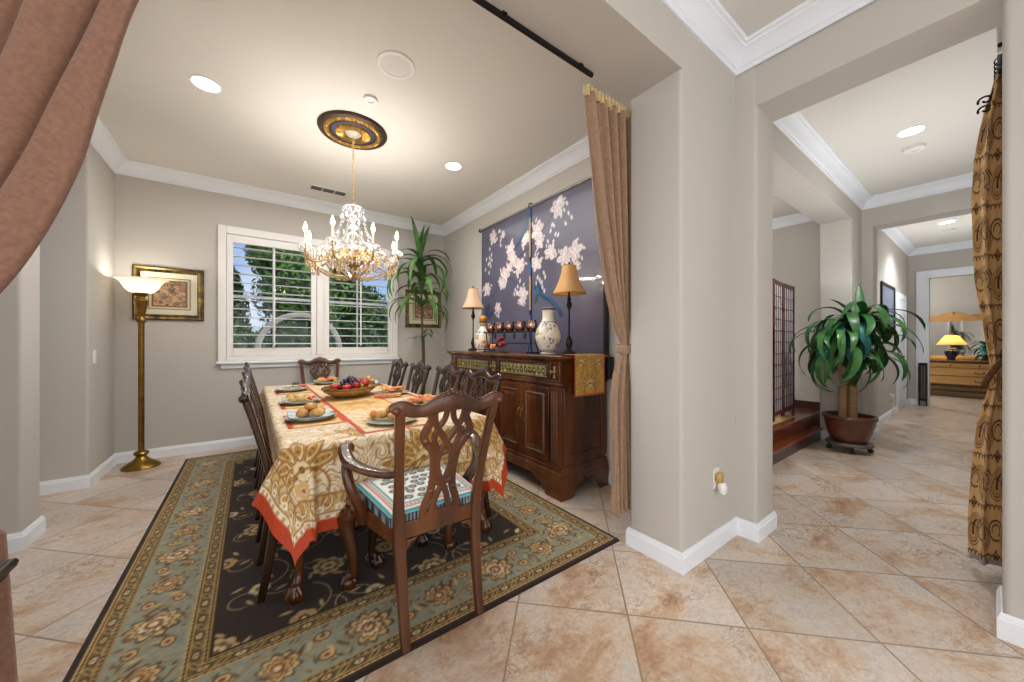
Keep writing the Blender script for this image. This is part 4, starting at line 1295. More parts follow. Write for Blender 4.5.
M['seat_beige'] = mat('seat_damask', (172, 150, 118), 0.8, noise=(30, 0.25), bump=(200, 0.1))
RZ = 0.0125
near = make_chair('mahogany armchair nearest the viewer, patterned cushion tied on its seat', True, group='chairs round the dining table', wood='cherry')
near.location = (0.672, 1.685, RZ)
far = dup(near, (0.735, 4.955, RZ), PI, 'mahogany armchair at the far end of the table below the window')
side = make_chair('x', False, group='chairs round the dining table')
order_r = ['mahogany side chair on the sideboard side, closest to the viewer', 'mahogany side chair on the sideboard side, second from the viewer',
           'mahogany side chair on the sideboard side, third from the viewer', 'mahogany side chair on the sideboard side, farthest from the viewer']
order_l = ['mahogany side chair on the floor lamp side, closest to the viewer', 'mahogany side chair on the floor lamp side, second from the viewer',
           'mahogany side chair on the floor lamp side, third from the viewer', 'mahogany side chair on the floor lamp side, farthest from the viewer']
for i, y in enumerate((2.30, 2.87, 3.54, 4.17)):
    lab = order_r[i]
    if i == 0:
        side.location = (1.072, y, RZ); side.rotation_euler = (0, 0, PI / 2); side['label'] = lab
    else:
        dup(side, (1.072, y, RZ), PI / 2, lab)
for i, y in enumerate((2.25, 2.88, 3.53, 4.17)):
    dup(side, (0.322, y, RZ), -PI / 2, order_l[i])

# cushion on the near armchair
def cushion():
    w, h = 0.50, 0.455
    c = Canvas(-w / 2, w / 2, -h / 2, h / 2, 0.0055, (222, 224, 218))
    for i, (ins, col) in enumerate(((0.0, (70, 148, 150)), (0.014, (226, 226, 220)), (0.024, (196, 120, 110)), (0.034, (222, 222, 214)), (0.052, (84, 150, 152)), (0.062, (228, 228, 222)))):
        c.rect(-w / 2 + ins, w / 2 - ins, -h / 2 + ins, h / 2 - ins, col)
    rs = random.Random(2)
    for k in range(44):
        px, py = -w / 2 + 0.043 + (w - 0.086) * (k % 22) / 21, (-1 if k < 22 else 1) * (h / 2 - 0.043)
        c.ell(px, py, 0.007, 0.005, (196, 110, 104) if k % 2 else (70, 130, 132))
        px, py = (-1 if k < 22 else 1) * (w / 2 - 0.043), -h / 2 + 0.043 + (h - 0.086) * (k % 22) / 21
        c.ell(px, py, 0.005, 0.007, (196, 110, 104) if k % 2 else (70, 130, 132))
    for j in range(6):
        for i in range(7):
            px = -0.155 + i * 0.0515 + (0.026 if j % 2 else 0) + rs.uniform(-0.009, 0.009); py = -0.135 + j * 0.054 + rs.uniform(-0.009, 0.009)
            if abs(px) > 0.175: continue
            a = rs.uniform(0, 3)
            c.petals(px, py, 0.021, 5, (76, 88, 92), a, 0.8); c.ell(px, py, 0.006, 0.006, (188, 120, 110))
            c.ell(px + 0.024, py + 0.018, 0.008, 0.004, (110, 160, 150), a)
    u = c.X / (w / 2); v = c.Y / (h / 2)
    puff = (np.clip(1 - np.abs(u) ** 5, 0, 1) * np.clip(1 - np.abs(v) ** 5, 0, 1)) ** 0.5
    Z = 0.030 + 0.026 * puff + 0.004 * (vnoise(c.X, c.Y, 9, 4, 2) - 0.5)
    # narrower towards the back of the chair
    X = c.X * (0.86 + 0.14 * (c.Y + h / 2) / h)
    t = thing('seat_cushion', 'teal and white patterned cushion with striped ruffle on the nearest armchair', 'cushion', (0.672, 1.69, RZ + 0.487))
    grid_obj('cushion_top', np.stack([X, c.Y, Z], -1), c.a, col_mat('cushion_cotton', 0.85, (250, 0.15), sheen=0.1), t)
    # striped ruffled skirt
    per = []
    def edge(p, q, n):
        for i in range(n): per.append((p[0] + (q[0] - p[0]) * i / n, p[1] + (q[1] - p[1]) * i / n))
    b, f = w / 2 * 0.86, w / 2
    edge((-b, -h / 2), (b, -h / 2), 110); edge((b, -h / 2), (f, h / 2), 110); edge((f, h / 2), (-f, h / 2), 110); edge((-f, h / 2), (-b, -h / 2), 110)
    per = np.array(per); cen = per / np.linalg.norm(per, axis=1, keepdims=True)
    N = len(per); rows = 5
    k = np.arange(N)
    Pm = np.zeros((rows, N, 3)); Cm = np.zeros((rows, N, 3))
    for r_ in range(rows):
        f_ = r_ / (rows - 1)
        off = 0.002 + 0.006 * f_ * np.sin(k * 2 * PI / 5.0)
        Pm[r_, :, :2] = per + cen * off[:, None]
        Pm[r_, :, 2] = 0.031 - 0.040 * f_
        st = (k // 2) % 2
        Cm[r_] = np.where(st[:, None] == 0, (28, 34, 50), (120, 132, 138))
    grid_obj('ruffle', Pm, Cm, col_mat('ruffle_stripe', 0.85), t, closed_u=True)
    mb = MB()
    mb.prism(rounded([(-b + 0.006, -h / 2 + 0.006), (b - 0.006, -h / 2 + 0.006), (f - 0.006, h / 2 - 0.006), (-f + 0.006, h / 2 - 0.006)], 0.02, 4), 0.0, 0.030)
    mb.build('cushion_base', M['paper'], t)
cushion()
# ------------------------------------------------------------------ sideboard
SX0, SX1, SY0, SY1 = 1.945, 2.515, 2.00, 3.93
sb = thing('sideboard', 'long carved cherry wood sideboard against the right wall under the blossom hanging', 'sideboard', (SX0, SY0, 0))
W_ = SX1 - SX0; L_ = SY1 - SY0
mb = MB()
mb.box(0.03, W_, 0.03, L_ - 0.03, 0.20, 1.06)
# side panel frame on the near end
mb.box(0.05, 0.115, 0.018, 0.05, 0.26, 0.86); mb.box(W_ - 0.075, W_, 0.018, 0.05, 0.26, 0.86)
mb.box(0.115, W_ - 0.075, 0.018, 0.05, 0.26, 0.33); mb.box(0.115, W_ - 0.075, 0.018, 0.05, 0.80, 0.86)
mb.build('body', M['sidewood'], sb, bevel=0.004)
# top with stepped edge
prof = [(0.0, 1.060), (0.012, 1.066), (0.016, 1.074), (0.028, 1.080), (0.036, 1.088), (0.036, 1.102), (0.030, 1.108), (0.0, 1.110)]
mb = MB(); sweep(mb, [(W_, 0.012), (0.012, 0.012), (0.012, L_ - 0.012), (W_, L_ - 0.012)], [(o, z) for o, z in prof], 1)
# out is to the outside of travel
mb.box(0.012, W_, 0.012, L_ - 0.012, 1.060, 1.110)
mb.build('top', M['sidewood'], sb, ang=30)
# moulding between drawers and doors
mb = MB()
sweep(mb, [(W_, 0.028), (0.028, 0.028), (0.028, L_ - 0.028), (W_, L_ - 0.028)], [(0, 0.862), (0.010, 0.866), (0.022, 0.878), (0.022, 0.888), (0.012, 0.896), (0, 0.898)], 1)
mb.build('waist_moulding', M['sidewood'], sb, ang=30)
# stepped plinth with bracket feet
mb = MB()
sweep(mb, [(W_, 0.022), (0.022, 0.022), (0.022, L_ - 0.022), (W_, L_ - 0.022)], [(0, 0.130), (0.022, 0.130), (0.022, 0.165), (0.016, 0.175), (0.016, 0.195), (0.008, 0.205), (0.006, 0.232), (0, 0.240)], 1)
mb.box(0.022, W_, 0.022, L_ - 0.022, 0.130, 0.235)
mb.build('plinth', M['sidewood'], sb, ang=30)
br = [(0, 0), (0.185, 0), (0.20, 0.022), (0.198, 0.045), (0.225, 0.06), (0.25, 0.078), (0.29, 0.092), (0.34, 0.104), (0.36, 0.132), (0, 0.132)]
for (oy, d) in ((0.0, 1), (L_, -1)):
    mb = MB()
    mb.slab(br, (0.012, oy, 0), (0, d, 0), (0, 0, 1), 0.024)
    mb.slab([(max(x * 0.72, 0.0242), z) for x, z in br], (0.0, oy + d * 0.0121, 0), (1, 0, 0), (0, 0, 1), 0.024)
    mb.build('foot', M['sidewood'], sb, bevel=0.004)
    mb = MB()
    mb.slab([(x * 0.6, z) for x, z in br], (W_, oy + d * 0.012, 0), (-1, 0, 0), (0, 0, 1), 0.024)
    mb.build('foot', M['sidewood'], sb, bevel=0.004)
mb = MB(); mb.slab([(-0.24, 0.132), (-0.20, 0.105), (-0.15, 0.09), (-0.12, 0.03), (-0.12, 0), (0.12, 0), (0.12, 0.03), (0.15, 0.09), (0.20, 0.105), (0.24, 0.132)], (0.012, L_ / 2, 0), (0, 1, 0), (0, 0, 1), 0.024)
mb.build('foot', M['sidewood'], sb, bevel=0.004)
# fluted pilasters: near, centre, far
cen = L_ / 2
pil = [(0.035, 0.145), (cen - 0.075, cen + 0.075), (L_ - 0.145, L_ - 0.035)]
for a, b in pil:
    mb = MB()
    mb.box(0.012, 0.035, a, b, 0.24, 0.865)
    k = 4 if b - a < 0.12 else 5
    for i in range(k):
        y = a + 0.014 + (b - a - 0.028) * (i + 0.5) / k
        mb.tube([(0.012, y, 0.27), (0.012, y, 0.83)], 0.0085, 8)
    mb.build('pilaster', M['sidewood'], sb, ang=40)
# framed openings of the drawer row
mb = MB()
for a, b in pil:
    mb.box(0.010, 0.035, a - 0.006, a + 0.012, 0.895, 1.062); mb.box(0.010, 0.035, b - 0.012, b + 0.006, 0.895, 1.062)
mb.box(0.014, 0.035, 0.03, L_ - 0.03, 0.895, 0.915); mb.box(0.014, 0.035, 0.03, L_ - 0.03, 1.040, 1.062)
mb.build('drawer_frame', M['sidewood'], sb, bevel=0.003)
bays = [(pil[0][1] + 0.012, pil[1][0] - 0.012), (pil[1][1] + 0.012, pil[2][0] - 0.012)]
def knob(parent, y, z):
    k = MB(); k.lathe([(0.013, 0), (0.011, 0.004), (0.006, 0.008), (0.006, 0.016), (0.015, 0.022), (0.017, 0.029), (0.012, 0.036), (1e-6, 0.038)], 14, (0.0, y, z), axis=(-1, 0, 0))
    k.build('knob', M['brass'], parent)
def lattice_front(a, b, name):
    """pierced gilt metal panel"""
    d = MB(); d.box(0.016, 0.04, a + 0.010, b - 0.010, 0.918, 1.037)
    dr = d.build(name, M['sidedark'], sb, bevel=0.003)
    a, b = a + 0.026, b - 0.026
    g = MB(); z0, z1 = 0.934, 1.021
    g.box(0.0125, 0.0205, a, b, z0, z1, 1)
    n = max(1, int(round((b - a) / 0.062)))
    LX = 0.0115
    for i in range(n):
        y = a + 0.012 + (b - a - 0.024) * (i + 0.5) / n
        w_ = (b - a - 0.024) / n / 2
        for s in (-1, 1):
            pts = [(LX, y + s * w_ * math.cos(t), (z0 + z1) / 2 + 0.034 * math.sin(t) * (1 if s > 0 else -1)) for t in np.linspace(0, PI, 9)]
            g.tube(pts, 0.0035, 6)
        g.ball((LX, y, (z0 + z1) / 2), 0.011, 8, 5, sx=0.6)
        for zz in (z0 + 0.012, z1 - 0.012):
            g.ball((LX, y + w_, zz), 0.009, 8, 5, sx=0.6)
    for zz in (z0, z1):
        g.tube([(LX, a, zz), (LX, b, zz)], 0.004, 6)
    g.build('gilt_panel', [M['lattice'], M['latticeback']], dr)
    if b - a > 0.2:
        for f in (0.27, 0.73): knob(dr, a + (b - a) * f, 0.977)
    else:
        knob(dr, (a + b) / 2, 0.977)
    return dr
for a, b in bays: lattice_front(a, b, 'drawer')
for a, b in pil: lattice_front(a + 0.016, b - 0.016, 'drawer')
# pairs of panelled doors
def door(a, b, hinge_low):
    d = MB(); d.box(0.014, 0.034, a, b, 0.255, 0.850)
    dr = d.build('door', M['sidewood'], sb, bevel=0.003)
    f = MB()
    sweep_pts = [(a + 0.055, 0.31), (b - 0.055, 0.31), (b - 0.055, 0.795), (a + 0.055, 0.795)]
    # raised panel with sloping field
    y0, y1, z0, z1 = a + 0.05, b - 0.05, 0.305, 0.80
    for (p, q, xo) in ((0.0, 0.012, 0.004), (0.012, 0.022, -0.002), (0.022, 0.060, 0.010)):
        o_ = [(y0 + p, z0 + p), (y1 - p, z0 + p), (y1 - p, z1 - p), (y0 + p, z1 - p)]
        i_ = [(y0 + q, z0 + q), (y1 - q, z0 + q), (y1 - q, z1 - q), (y0 + q, z1 - q)]
        h0 = {0.0: 0.014, 0.012: 0.002, 0.022: 0.014}[p]; h1 = {0.0: 0.002, 0.012: 0.014, 0.022: 0.003}[p]
        f.add([(h0, y, z) for y, z in o_] + [(h1, y, z) for y, z in i_], [(k, (k + 1) % 4, 4 + (k + 1) % 4, 4 + k) for k in range(4)])
    i_ = [(y0 + 0.06, z0 + 0.06), (y1 - 0.06, z0 + 0.06), (y1 - 0.06, z1 - 0.06), (y0 + 0.06, z1 - 0.06)]
    f.add([(0.003, y, z) for y, z in i_], [(0, 1, 2, 3)])
    f.build('raised_panel', M['sidewood'], dr, smooth=False)
    h = MB()
    y = a + 0.020 if hinge_low else b - 0.020
    h.slab([(-0.011, -0.075), (0.011, -0.075), (0.011, -0.045), (0.006, -0.035), (0.010, 0.0), (0.006, 0.035), (0.011, 0.045), (0.011, 0.075), (-0.011, 0.075), (-0.011, 0.045), (-0.006, 0.035), (-0.010, 0.0), (-0.006, -0.035), (-0.011, -0.045)], (0.011, y, 0.60), (0, -1, 0), (0, 0, 1), 0.004)
    h.tube([(0.012, y, 0.56), (-0.012, y, 0.57), (-0.016, y, 0.60), (-0.012, y, 0.63), (0.012, y, 0.64)], 0.005, 8)
    h.build('handle', M['gold'], dr)
for a, b in bays:
    m_ = (a + b) / 2
    door(a + 0.004, m_ - 0.002, False); door(m_ + 0.002, b - 0.004, True)

# gold cloth laid over the near end of the sideboard
def sb_runner():
    w = 0.365; l0 = 0.14; drop = 0.34
    c = Canvas(0, w, 0, l0 + drop, 0.006, (196, 148, 62))
    W2 = (slice(None), slice(None))
    sw = np.abs(((vnoise(c.X, c.Y, 14, 77, 3) * 8) % 1.0) - 0.5) * 2
    c.mask(W2, np.clip((sw - 0.55) * 5, 0, 1) * 0.8, (228, 196, 122)); c.mask(W2, np.clip((sw - 0.88) * 9, 0, 1), (142, 92, 34))
    leaf_motif(c, w * 0.5, 0.10, 0.13, PI / 2, GOLD=(206, 160, 66), LN=(136, 88, 32)); leaf_motif(c, w * 0.22, 0.27, 0.10, 1.2, GOLD=(206, 160, 66), LN=(136, 88, 32)); leaf_motif(c, w * 0.78, 0.27, 0.10, 1.9, GOLD=(206, 160, 66), LN=(136, 88, 32))
    e = np.minimum(np.minimum(c.X, w - c.X), c.Y)
    c.mask(W2, c.aa(e - 0.014), (196, 84, 40))
    s = (l0 + drop) - c.Y              # distance along the cloth from its inner end
    x = 2.05 + c.X
    P = np.zeros(c.X.shape + (3,))
    R = 0.010
    flat = s < l0
    q = np.clip((s - l0) / R, 0, PI / 2)
    P[..., 0] = x
    edge_y = SY0 - 0.026
    P[..., 1] = np.where(flat, edge_y + (l0 - s), edge_y - R * np.sin(q)) + np.where(flat, 0, 0.004 * np.sin(x * 30) * np.clip((s - l0) / drop, 0, 1) - 0.004)
    P[..., 2] = 1.1475 + np.where(flat, 0, -R * (1 - np.cos(q)) - np.maximum(s - l0 - R * PI / 2, 0))
    o = grid_obj('sideboard_cloth', P, c.a, col_mat('gold_brocade', 0.5, (300, 0.1), spec=0.5))
    tag(o, 'gold brocade cloth hanging over the near end of the sideboard', 'cloth')
sb_runner()
sb.scale = (1, 1, 1.03)
ZS = 1.1445

# ------------------------------------------------------------------ buffet lamps
def lamp(label, x, y, shade_m):
    t = thing('table_lamp', label, 'lamp', (x, y, ZS), group='slender lamps on the sideboard')
    mb = MB(); mb.lathe([(0.066, 0), (0.068, 0.006), (0.060, 0.016), (0.040, 0.028), (0.024, 0.036), (0.018, 0.05), (0.024, 0.07), (0.030, 0.10), (0.026, 0.125), (0.016, 0.14), (0.020, 0.15), (0.010, 0.165)], 8)
    mb.build('base', M['iron'], t, ang=50)
    mb = MB(); mb.lathe([(0.0075, 0.15), (0.0075, 0.40), (0.012, 0.41), (0.022, 0.43), (0.026, 0.45), (0.018, 0.47), (0.012, 0.485), (0.020, 0.495), (0.012, 0.51), (0.008, 0.53), (0.008, 0.60)], 14)
    mb.build('stem', M['iron'], t)
    # square bell shade with rounded corners
    mb = MB(); rings = []
    for k in range(15):
        f = k / 14
        z = 0.545 + 0.255 * f
        r = 0.052 + 0.074 * (1 - f) ** 1.7
        ring = []
        for a in range(32):
            th = 2 * PI * a / 32 + PI / 4
            c_, s_ = math.cos(th), math.sin(th)
            q = (abs(c_) ** 3.2 + abs(s_) ** 3.2) ** (-1 / 3.2)
            ring.append((r * q * c_, r * q * s_, z))
        rings.append(ring)
    vs = [p for r_ in rings for p in r_]
    fs = [(i * 32 + a, i * 32 + (a + 1) % 32, (i + 1) * 32 + (a + 1) % 32, (i + 1) * 32 + a) for i in range(14) for a in range(32)]
    mb.add(vs, fs)
    s = mb.build('lamp_shade', shade_m, t, solid=0.002)
    for zr, rr in ((0.546, 0.126), (0.799, 0.052)):
        pts = []
        for a in range(32):
            th = 2 * PI * a / 32 + PI / 4; c_, s_ = math.cos(th), math.sin(th)
            q = (abs(c_) ** 3.2 + abs(s_) ** 3.2) ** (-1 / 3.2)
            pts.append((rr * q * c_, rr * q * s_, zr))
        mb = MB(); mb.tube(pts, 0.003, 6, closed=True); mb.build('trim_cord', M['gold'], s)
    mb = MB(); mb.lathe([(0.004, 0.60), (0.004, 0.80), (0.010, 0.806), (0.006, 0.816), (0.010, 0.826), (1e-6, 0.838)], 10)
    mb.build('finial', M['iron'], t)
    t.scale = (1, 1, 0.95)
    return t
lamp('slim dark lamp with amber bell shade on the sideboard beside the tall vase', 2.20, 2.165, M['shade'])
lamp('slim dark lamp with pale bell shade on the sideboard beside the orange-topped jar', 2.20, 3.80, M['shade2'])

# painted vase and lidded jar: pattern drawn on the turned surface
def painted_lathe(name, prof, loc, parent=None, seed=1, bands=(), step=72):
    pts = crv([(*p,) for p in prof], 5)
    H = len(pts); W = step
    P = np.zeros((H, W, 3))
    th = np.arange(W) * 2 * PI / W
    zz = np.array([p[1] for p in pts]); rr = np.array([p[0] for p in pts])
    P[..., 0] = rr[:, None] * np.cos(th); P[..., 1] = rr[:, None] * np.sin(th); P[..., 2] = zz[:, None]
    C = np.empty((H, W, 3)); C[:] = (226, 216, 196)
    TH, ZZ = np.meshgrid(th, zz)
    RR = np.repeat(rr[:, None], W, 1)
    rs = random.Random(seed)
    zmin, zmax = zz.min(), zz.max()
    for i in range(96):
        a, z = rs.uniform(0, 2 * PI), rs.uniform(zmin + 0.12 * (zmax - zmin), zmin + 0.70 * (zmax - zmin))
        dx = (((TH - a + PI) % (2 * PI)) - PI) * RR; dz = ZZ - z
        R = rs.uniform(0.009, 0.021); an = np.arctan2(dz, dx); d = np.hypot(dx, dz)
        k = np.clip(((R * (0.7 + 0.3 * np.cos(5 * an + a))) - d) * 200, 0, 1)[..., None]
        col = np.array(rs.choice([(58, 76, 132), (46, 54, 92), (112, 90, 60), (70, 84, 110)]), float)
        C[:] = C * (1 - k) + col * k
        k = np.clip((0.006 - d) * 400, 0, 1)[..., None]
        C[:] = C * (1 - k) + np.array((206, 150, 90.)) * k
    for zb, wd, col in bands:
        k = np.clip((wd - np.abs(ZZ - zb)) * 400 + 0.5, 0, 1)[..., None]
        C[:] = C * (1 - k) + np.array(col, float) * k
    o = grid_obj(name, P, C, M_por, parent, closed_u=True)
    o.location = loc
    return o
M_por = col_mat('crackle_porcelain', 0.22, None, coat=0.4, spec=0.5)
v = painted_lathe('vase', [(0.0005, 0.002), (0.062, 0.0), (0.066, 0.015), (0.060, 0.022), (0.085, 0.06), (0.108, 0.12), (0.112, 0.165), (0.096, 0.225), (0.068, 0.275), (0.052, 0.310), (0.050, 0.360), (0.056, 0.385), (0.066, 0.398), (0.064, 0.405), (0.048, 0.398), (0.044, 0.36)],
                  (2.12, 2.345, ZS), None, 3, ((0.018, 0.006, (120, 104, 84)), (0.395, 0.008, (96, 90, 84)), (0.032, 0.003, (70, 84, 120)), (0.285, 0.003, (80, 84, 110))))
tag(v, 'tall cream vase painted with blue flowers near the right end of the sideboard', 'vase')
jt = thing('jar', 'cream floral jar with orange ball stopper at the left end of the sideboard', 'jar', (2.16, 3.50, ZS))
painted_lathe('jar_body', [(0.0005, 0.002), (0.072, 0.0), (0.078, 0.012), (0.096, 0.05), (0.104, 0.11), (0.100, 0.17), (0.086, 0.215), (0.052, 0.245), (0.036, 0.275), (0.034, 0.31), (0.040, 0.322), (0.034, 0.326)],
              (0, 0, 0), jt, 8, ((0.215, 0.005, (60, 96, 150)), (0.300, 0.010, (90, 78, 60)), (0.02, 0.005, (90, 84, 80))))
mb = MB(); mb.lathe([(0.030, 0.318), (0.048, 0.330), (0.050, 0.338), (0.044, 0.343)], 20); mb.build('collar', M['brass'], jt)
mb = MB(); mb.ball((0, 0, 0.372), 0.046, 18, 10, sz=0.85); mb.build('stopper', mat('orange_stopper', (216, 140, 50), 0.4, noise=(12, 0.25)), jt)

# iron candle rack with five amber glasses
rk = thing('candle_rack', 'black iron rack with scrolled legs holding five amber glass cups', 'candle rack', (2.10, 2.90, ZS))
mb = MB()
for dx in (-0.045, 0.045):
    mb.tube([(dx, -0.42, 0.205), (dx, 0.42, 0.205)], 0.006, 8)
for y in (-0.42, 0.42): mb.tube([(-0.045, y, 0.205), (0.045, y, 0.205)], 0.006, 8)
mb.build('top_rail', M['iron'], rk)
mb = MB(); mb.tube([(0.0, -0.38, 0.09), (0.0, 0.38, 0.09)], 0.005, 8); mb.build('cross_bar', M['iron'], rk)
for y in (-0.37, 0.37):
    mb = MB()
    for s in (-1, 1):
        mb.tube([(s * 0.045, y, 0.205), (s * 0.030, y, 0.10), (s * 0.055, y, 0.03), (s * 0.070, y, 0.004)], 0.006, 8)
    mb.tube([(-0.075, y, 0.006), (0.075, y, 0.006)], 0.006, 8)
    mb.build('leg', M['iron'], rk)
for y in (-0.258, -0.086, 0.086, 0.258):
    mb = MB(); mb.tube([(0, y, 0.20)] + [(0, y + 0.030 * math.sin(t) * (1 - t / 9), 0.145 - 0.032 * math.cos(t) * (1 - t / 9) + 0.02) for t in np.linspace(0, 5.6, 16)], 0.004, 6)
    mb.build('scroll', M['iron'], rk)
wax = [(206, 128, 62), (214, 130, 70), (196, 96, 50), (222, 148, 60), (206, 90, 56)]
order5 = ['first amber glass candle cup on the iron rack, nearest the large vase', 'second amber glass candle cup on the iron rack counting from the large vase', 'middle amber glass candle cup of five on the iron rack',
          'second amber glass candle cup on the iron rack counting from the orange-topped jar', 'amber glass candle cup at the end of the iron rack by the orange-topped jar']
for i in range(5):
    y = 2.90 - 0.344 + 0.172 * i
    t = thing('candle_cup', order5[i], 'candle', (2.10, y, ZS + 0.2115), group='amber candle cups on the iron rack')
    mb = MB(); mb.lathe([(0.034, 0.0), (0.048, 0.014), (0.056, 0.042), (0.055, 0.072), (0.048, 0.096), (0.046, 0.096), (0.052, 0.072), (0.053, 0.042), (0.045, 0.016), (0.032, 0.004)], 20)
    mb.build('glass', M['candleglass'], t)
    mb = MB(); mb.lathe([(0.030, 0.006), (0.043, 0.018), (0.051, 0.042), (0.050, 0.066), (0.040, 0.064), (1e-6, 0.062)], 18)
    mb.lathe([(0.0015, 0.062), (0.0015, 0.075), (1e-6, 0.076)], 6)
    mb.build('candle_wax', mat('candle_wax_%d' % i, wax[i], 0.5, noise=(10, 0.3)), t)

# silk flower posy lying before the rack
ps = thing('flower_posy', 'small posy of red and peach silk flowers at the foot of the candle rack', 'flowers', (2.01, 3.02, ZS))
M['silkred'] = mat('silk_red', (140, 34, 34), 0.7, noise=(20, 0.3)); M['silkpeach'] = mat('silk_peach', (226, 150, 110), 0.7, noise=(20, 0.2))
for i, (dx, dy, dz, r, mm) in enumerate(((0, 0.02, 0.055, 0.058, 'silkpeach'), (0.02, 0.14, 0.07, 0.050, 'silkred'), (0.0, -0.12, 0.08, 0.056, 'silkred'), (0.03, -0.05, 0.135, 0.046, 'silkred'), (-0.01, 0.20, 0.11, 0.032, 'silkpeach'))):
    mb = MB()
    for k in range(9):
        a = k * 2.4; q = r * (0.35 + 0.65 * k / 8)
        mb.ball((dx + q * 0.6 * math.cos(a), dy + q * 0.6 * math.sin(a), dz + 0.012 * math.cos(k)), r * 0.5, 8, 5, sz=0.55)
    mb.build('blossom', M[mm], ps)
mb = MB()
for k in range(8):
    a = k * 0.85
    p = (0.0, 0.02, 0.03); e_ = (0.07 * math.cos(a), 0.02 + 0.15 * math.sin(a), 0.02 + 0.05 * (k % 3))
    mid = ((p[0] + e_[0]) / 2, (p[1] + e_[1]) / 2, 0.07)
    mb.leaf([p, mid, e_], [0.006, 0.018, 0.001])
mb.box(-0.04, 0.05, -0.16, 0.19, 0.0, 0.008)
mb.build('foliage', mat('posy_green', (62, 70, 44), 0.7, noise=(10, 0.4)), ps)

# ------------------------------------------------------------------ painted wall hanging
def hanging():
    Y0, Y1, Z0, Z1 = 2.02, 4.075, 1.13, 2.735
    XH = 2.492
    # canvas x runs away from the viewer's right: u = -Y  so that left in the picture is +Y
    c = Canvas(Y0, Y1, Z0, Z1, 0.0075, (80, 78, 98))
    W2 = (slice(None), slice(None))
    n = vnoise(c.X, c.Y, 2, 12, 3)
    c.a *= (0.92 + 0.16 * n)[..., None]
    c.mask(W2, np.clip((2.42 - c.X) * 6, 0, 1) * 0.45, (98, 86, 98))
    BR, PK, PK2, BUD = (40, 40, 50), (202, 190, 190), (176, 158, 160), (206, 200, 200)
    def branch(pts, w):
        c.line([tuple(p) for p in crv(pts, 6)], w, BR)
    branch([(3.95, 2.60), (3.75, 2.50), (3.55, 2.52), (3.40, 2.30), (3.30, 2.22), (3.10, 2.30), (2.90, 2.40), (2.65, 2.58)], 0.012)
    branch([(3.05, 2.36), (2.85, 2.24), (2.70, 2.20), (2.50, 2.12), (2.36, 2.10)], 0.011)
    branch([(3.40, 2.32), (3.50, 2.10), (3.62, 2.00), (3.80, 1.85), (3.92, 1.90)], 0.011)
    branch([(3.50, 2.06), (3.32, 1.94), (3.20, 1.80)], 0.009)
    branch([(3.93, 2.58), (3.92, 2.35), (3.90, 2.10)], 0.006)
    branch([(3.85, 1.84), (3.72, 1.72), (3.66, 1.60)], 0.007)
    branch([(2.72, 2.20), (2.66, 2.32)], 0.006); branch([(2.92, 2.10), (2.86, 1.96), (2.88, 1.86)], 0.006)
    rs = random.Random(5)
    def blossom(y, z, r):
        # loose magnolia-like bloom: separate pointed petals of unequal length, a bud or two beside it
        a = rs.uniform(0, 6.28)
        for k in range(6):
            b = a + k * 1.047 + rs.uniform(-0.2, 0.2); q = r * rs.uniform(0.85, 1.15)
            cy_, cz_ = y + 0.5 * q * math.cos(b), z + 0.5 * q * math.sin(b)
            c.ell(cy_, cz_, q * 0.56, q * 0.36, (142, 126, 136), b); c.ell(cy_, cz_, q * 0.52, q * 0.31, PK if k % 2 else (212, 204, 204), b)
            c.ell(cy_ + 0.12 * q * math.cos(b), cz_ + 0.12 * q * math.sin(b), q * 0.22, q * 0.08, (188, 168, 172), b)
        for k in range(4):
            b = a + k * 1.57 + 0.5; q = r * 0.45
            c.ell(y + 0.45 * q * math.cos(b), z + 0.45 * q * math.sin(b), q * 0.5, q * 0.24, (222, 214, 212), b)
        c.ell(y, z, r * 0.09, r * 0.09, (184, 150, 116))
        for k in range(3):
            b = rs.uniform(0, 6.28); c.ell(y + r * 1.15 * math.cos(b), z + r * 1.15 * math.sin(b), r * 0.26, r * 0.12, (206, 198, 200), b + 0.6)
    for y, z, r in ((3.80, 2.58, 0.085), (3.58, 2.56, 0.05), (3.42, 2.36, 0.09), (3.38, 2.24, 0.08), (3.53, 2.06, 0.11), (3.60, 1.96, 0.08), (3.24, 2.13, 0.10), (3.94, 1.95, 0.09), (3.18, 1.80, 0.09), (3.20, 1.72, 0.06),
                    (3.70, 1.68, 0.07), (2.62, 2.61, 0.10), (2.93, 2.45, 0.11), (2.90, 2.32, 0.08), (2.72, 2.18, 0.085), (2.95, 2.10, 0.09), (2.52, 2.09, 0.09), (2.38, 2.11, 0.10), (2.36, 1.98, 0.05), (3.12, 2.42, 0.08), (3.45, 2.14, 0.07)):
        blossom(y, z, r)
    for i in range(60):
        y, z = rs.choice([(3.92, 2.3), (2.68, 2.3), (2.5, 2.58), (3.15, 2.3), (3.66, 1.66), (2.87, 1.95), (3.3, 1.9), (3.62, 2.56)])
        c.ell(y + rs.gauss(0, 0.05), z + rs.gauss(0, 0.11), 0.014, 0.026, BUD, rs.uniform(-0.5, 0.5))
    BL, BL2 = (24, 54, 86), (40, 86, 120)
    # long-tailed bird above, seen from behind
    c.line([tuple(p) for p in crv([(3.06, 2.68), (3.12, 2.56), (3.20, 2.45), (3.31, 2.35)], 6)], 0.045, BL)
    c.line([tuple(p) for p in crv([(3.06, 2.66), (3.15, 2.52), (3.27, 2.40)], 6)], 0.014, BL2)
    c.ell(3.055, 2.70, 0.03, 0.04, BL)
    # bird below with spread wing and sweeping tail
    c.line([tuple(p) for p in crv([(2.93, 1.80), (2.84, 1.74), (2.72, 1.68), (2.62, 1.60), (2.56, 1.52)], 6)], 0.050, BL)
    c.line([tuple(p) for p in crv([(2.88, 1.78), (2.74, 1.71), (2.60, 1.59)], 6)], 0.016, BL2)
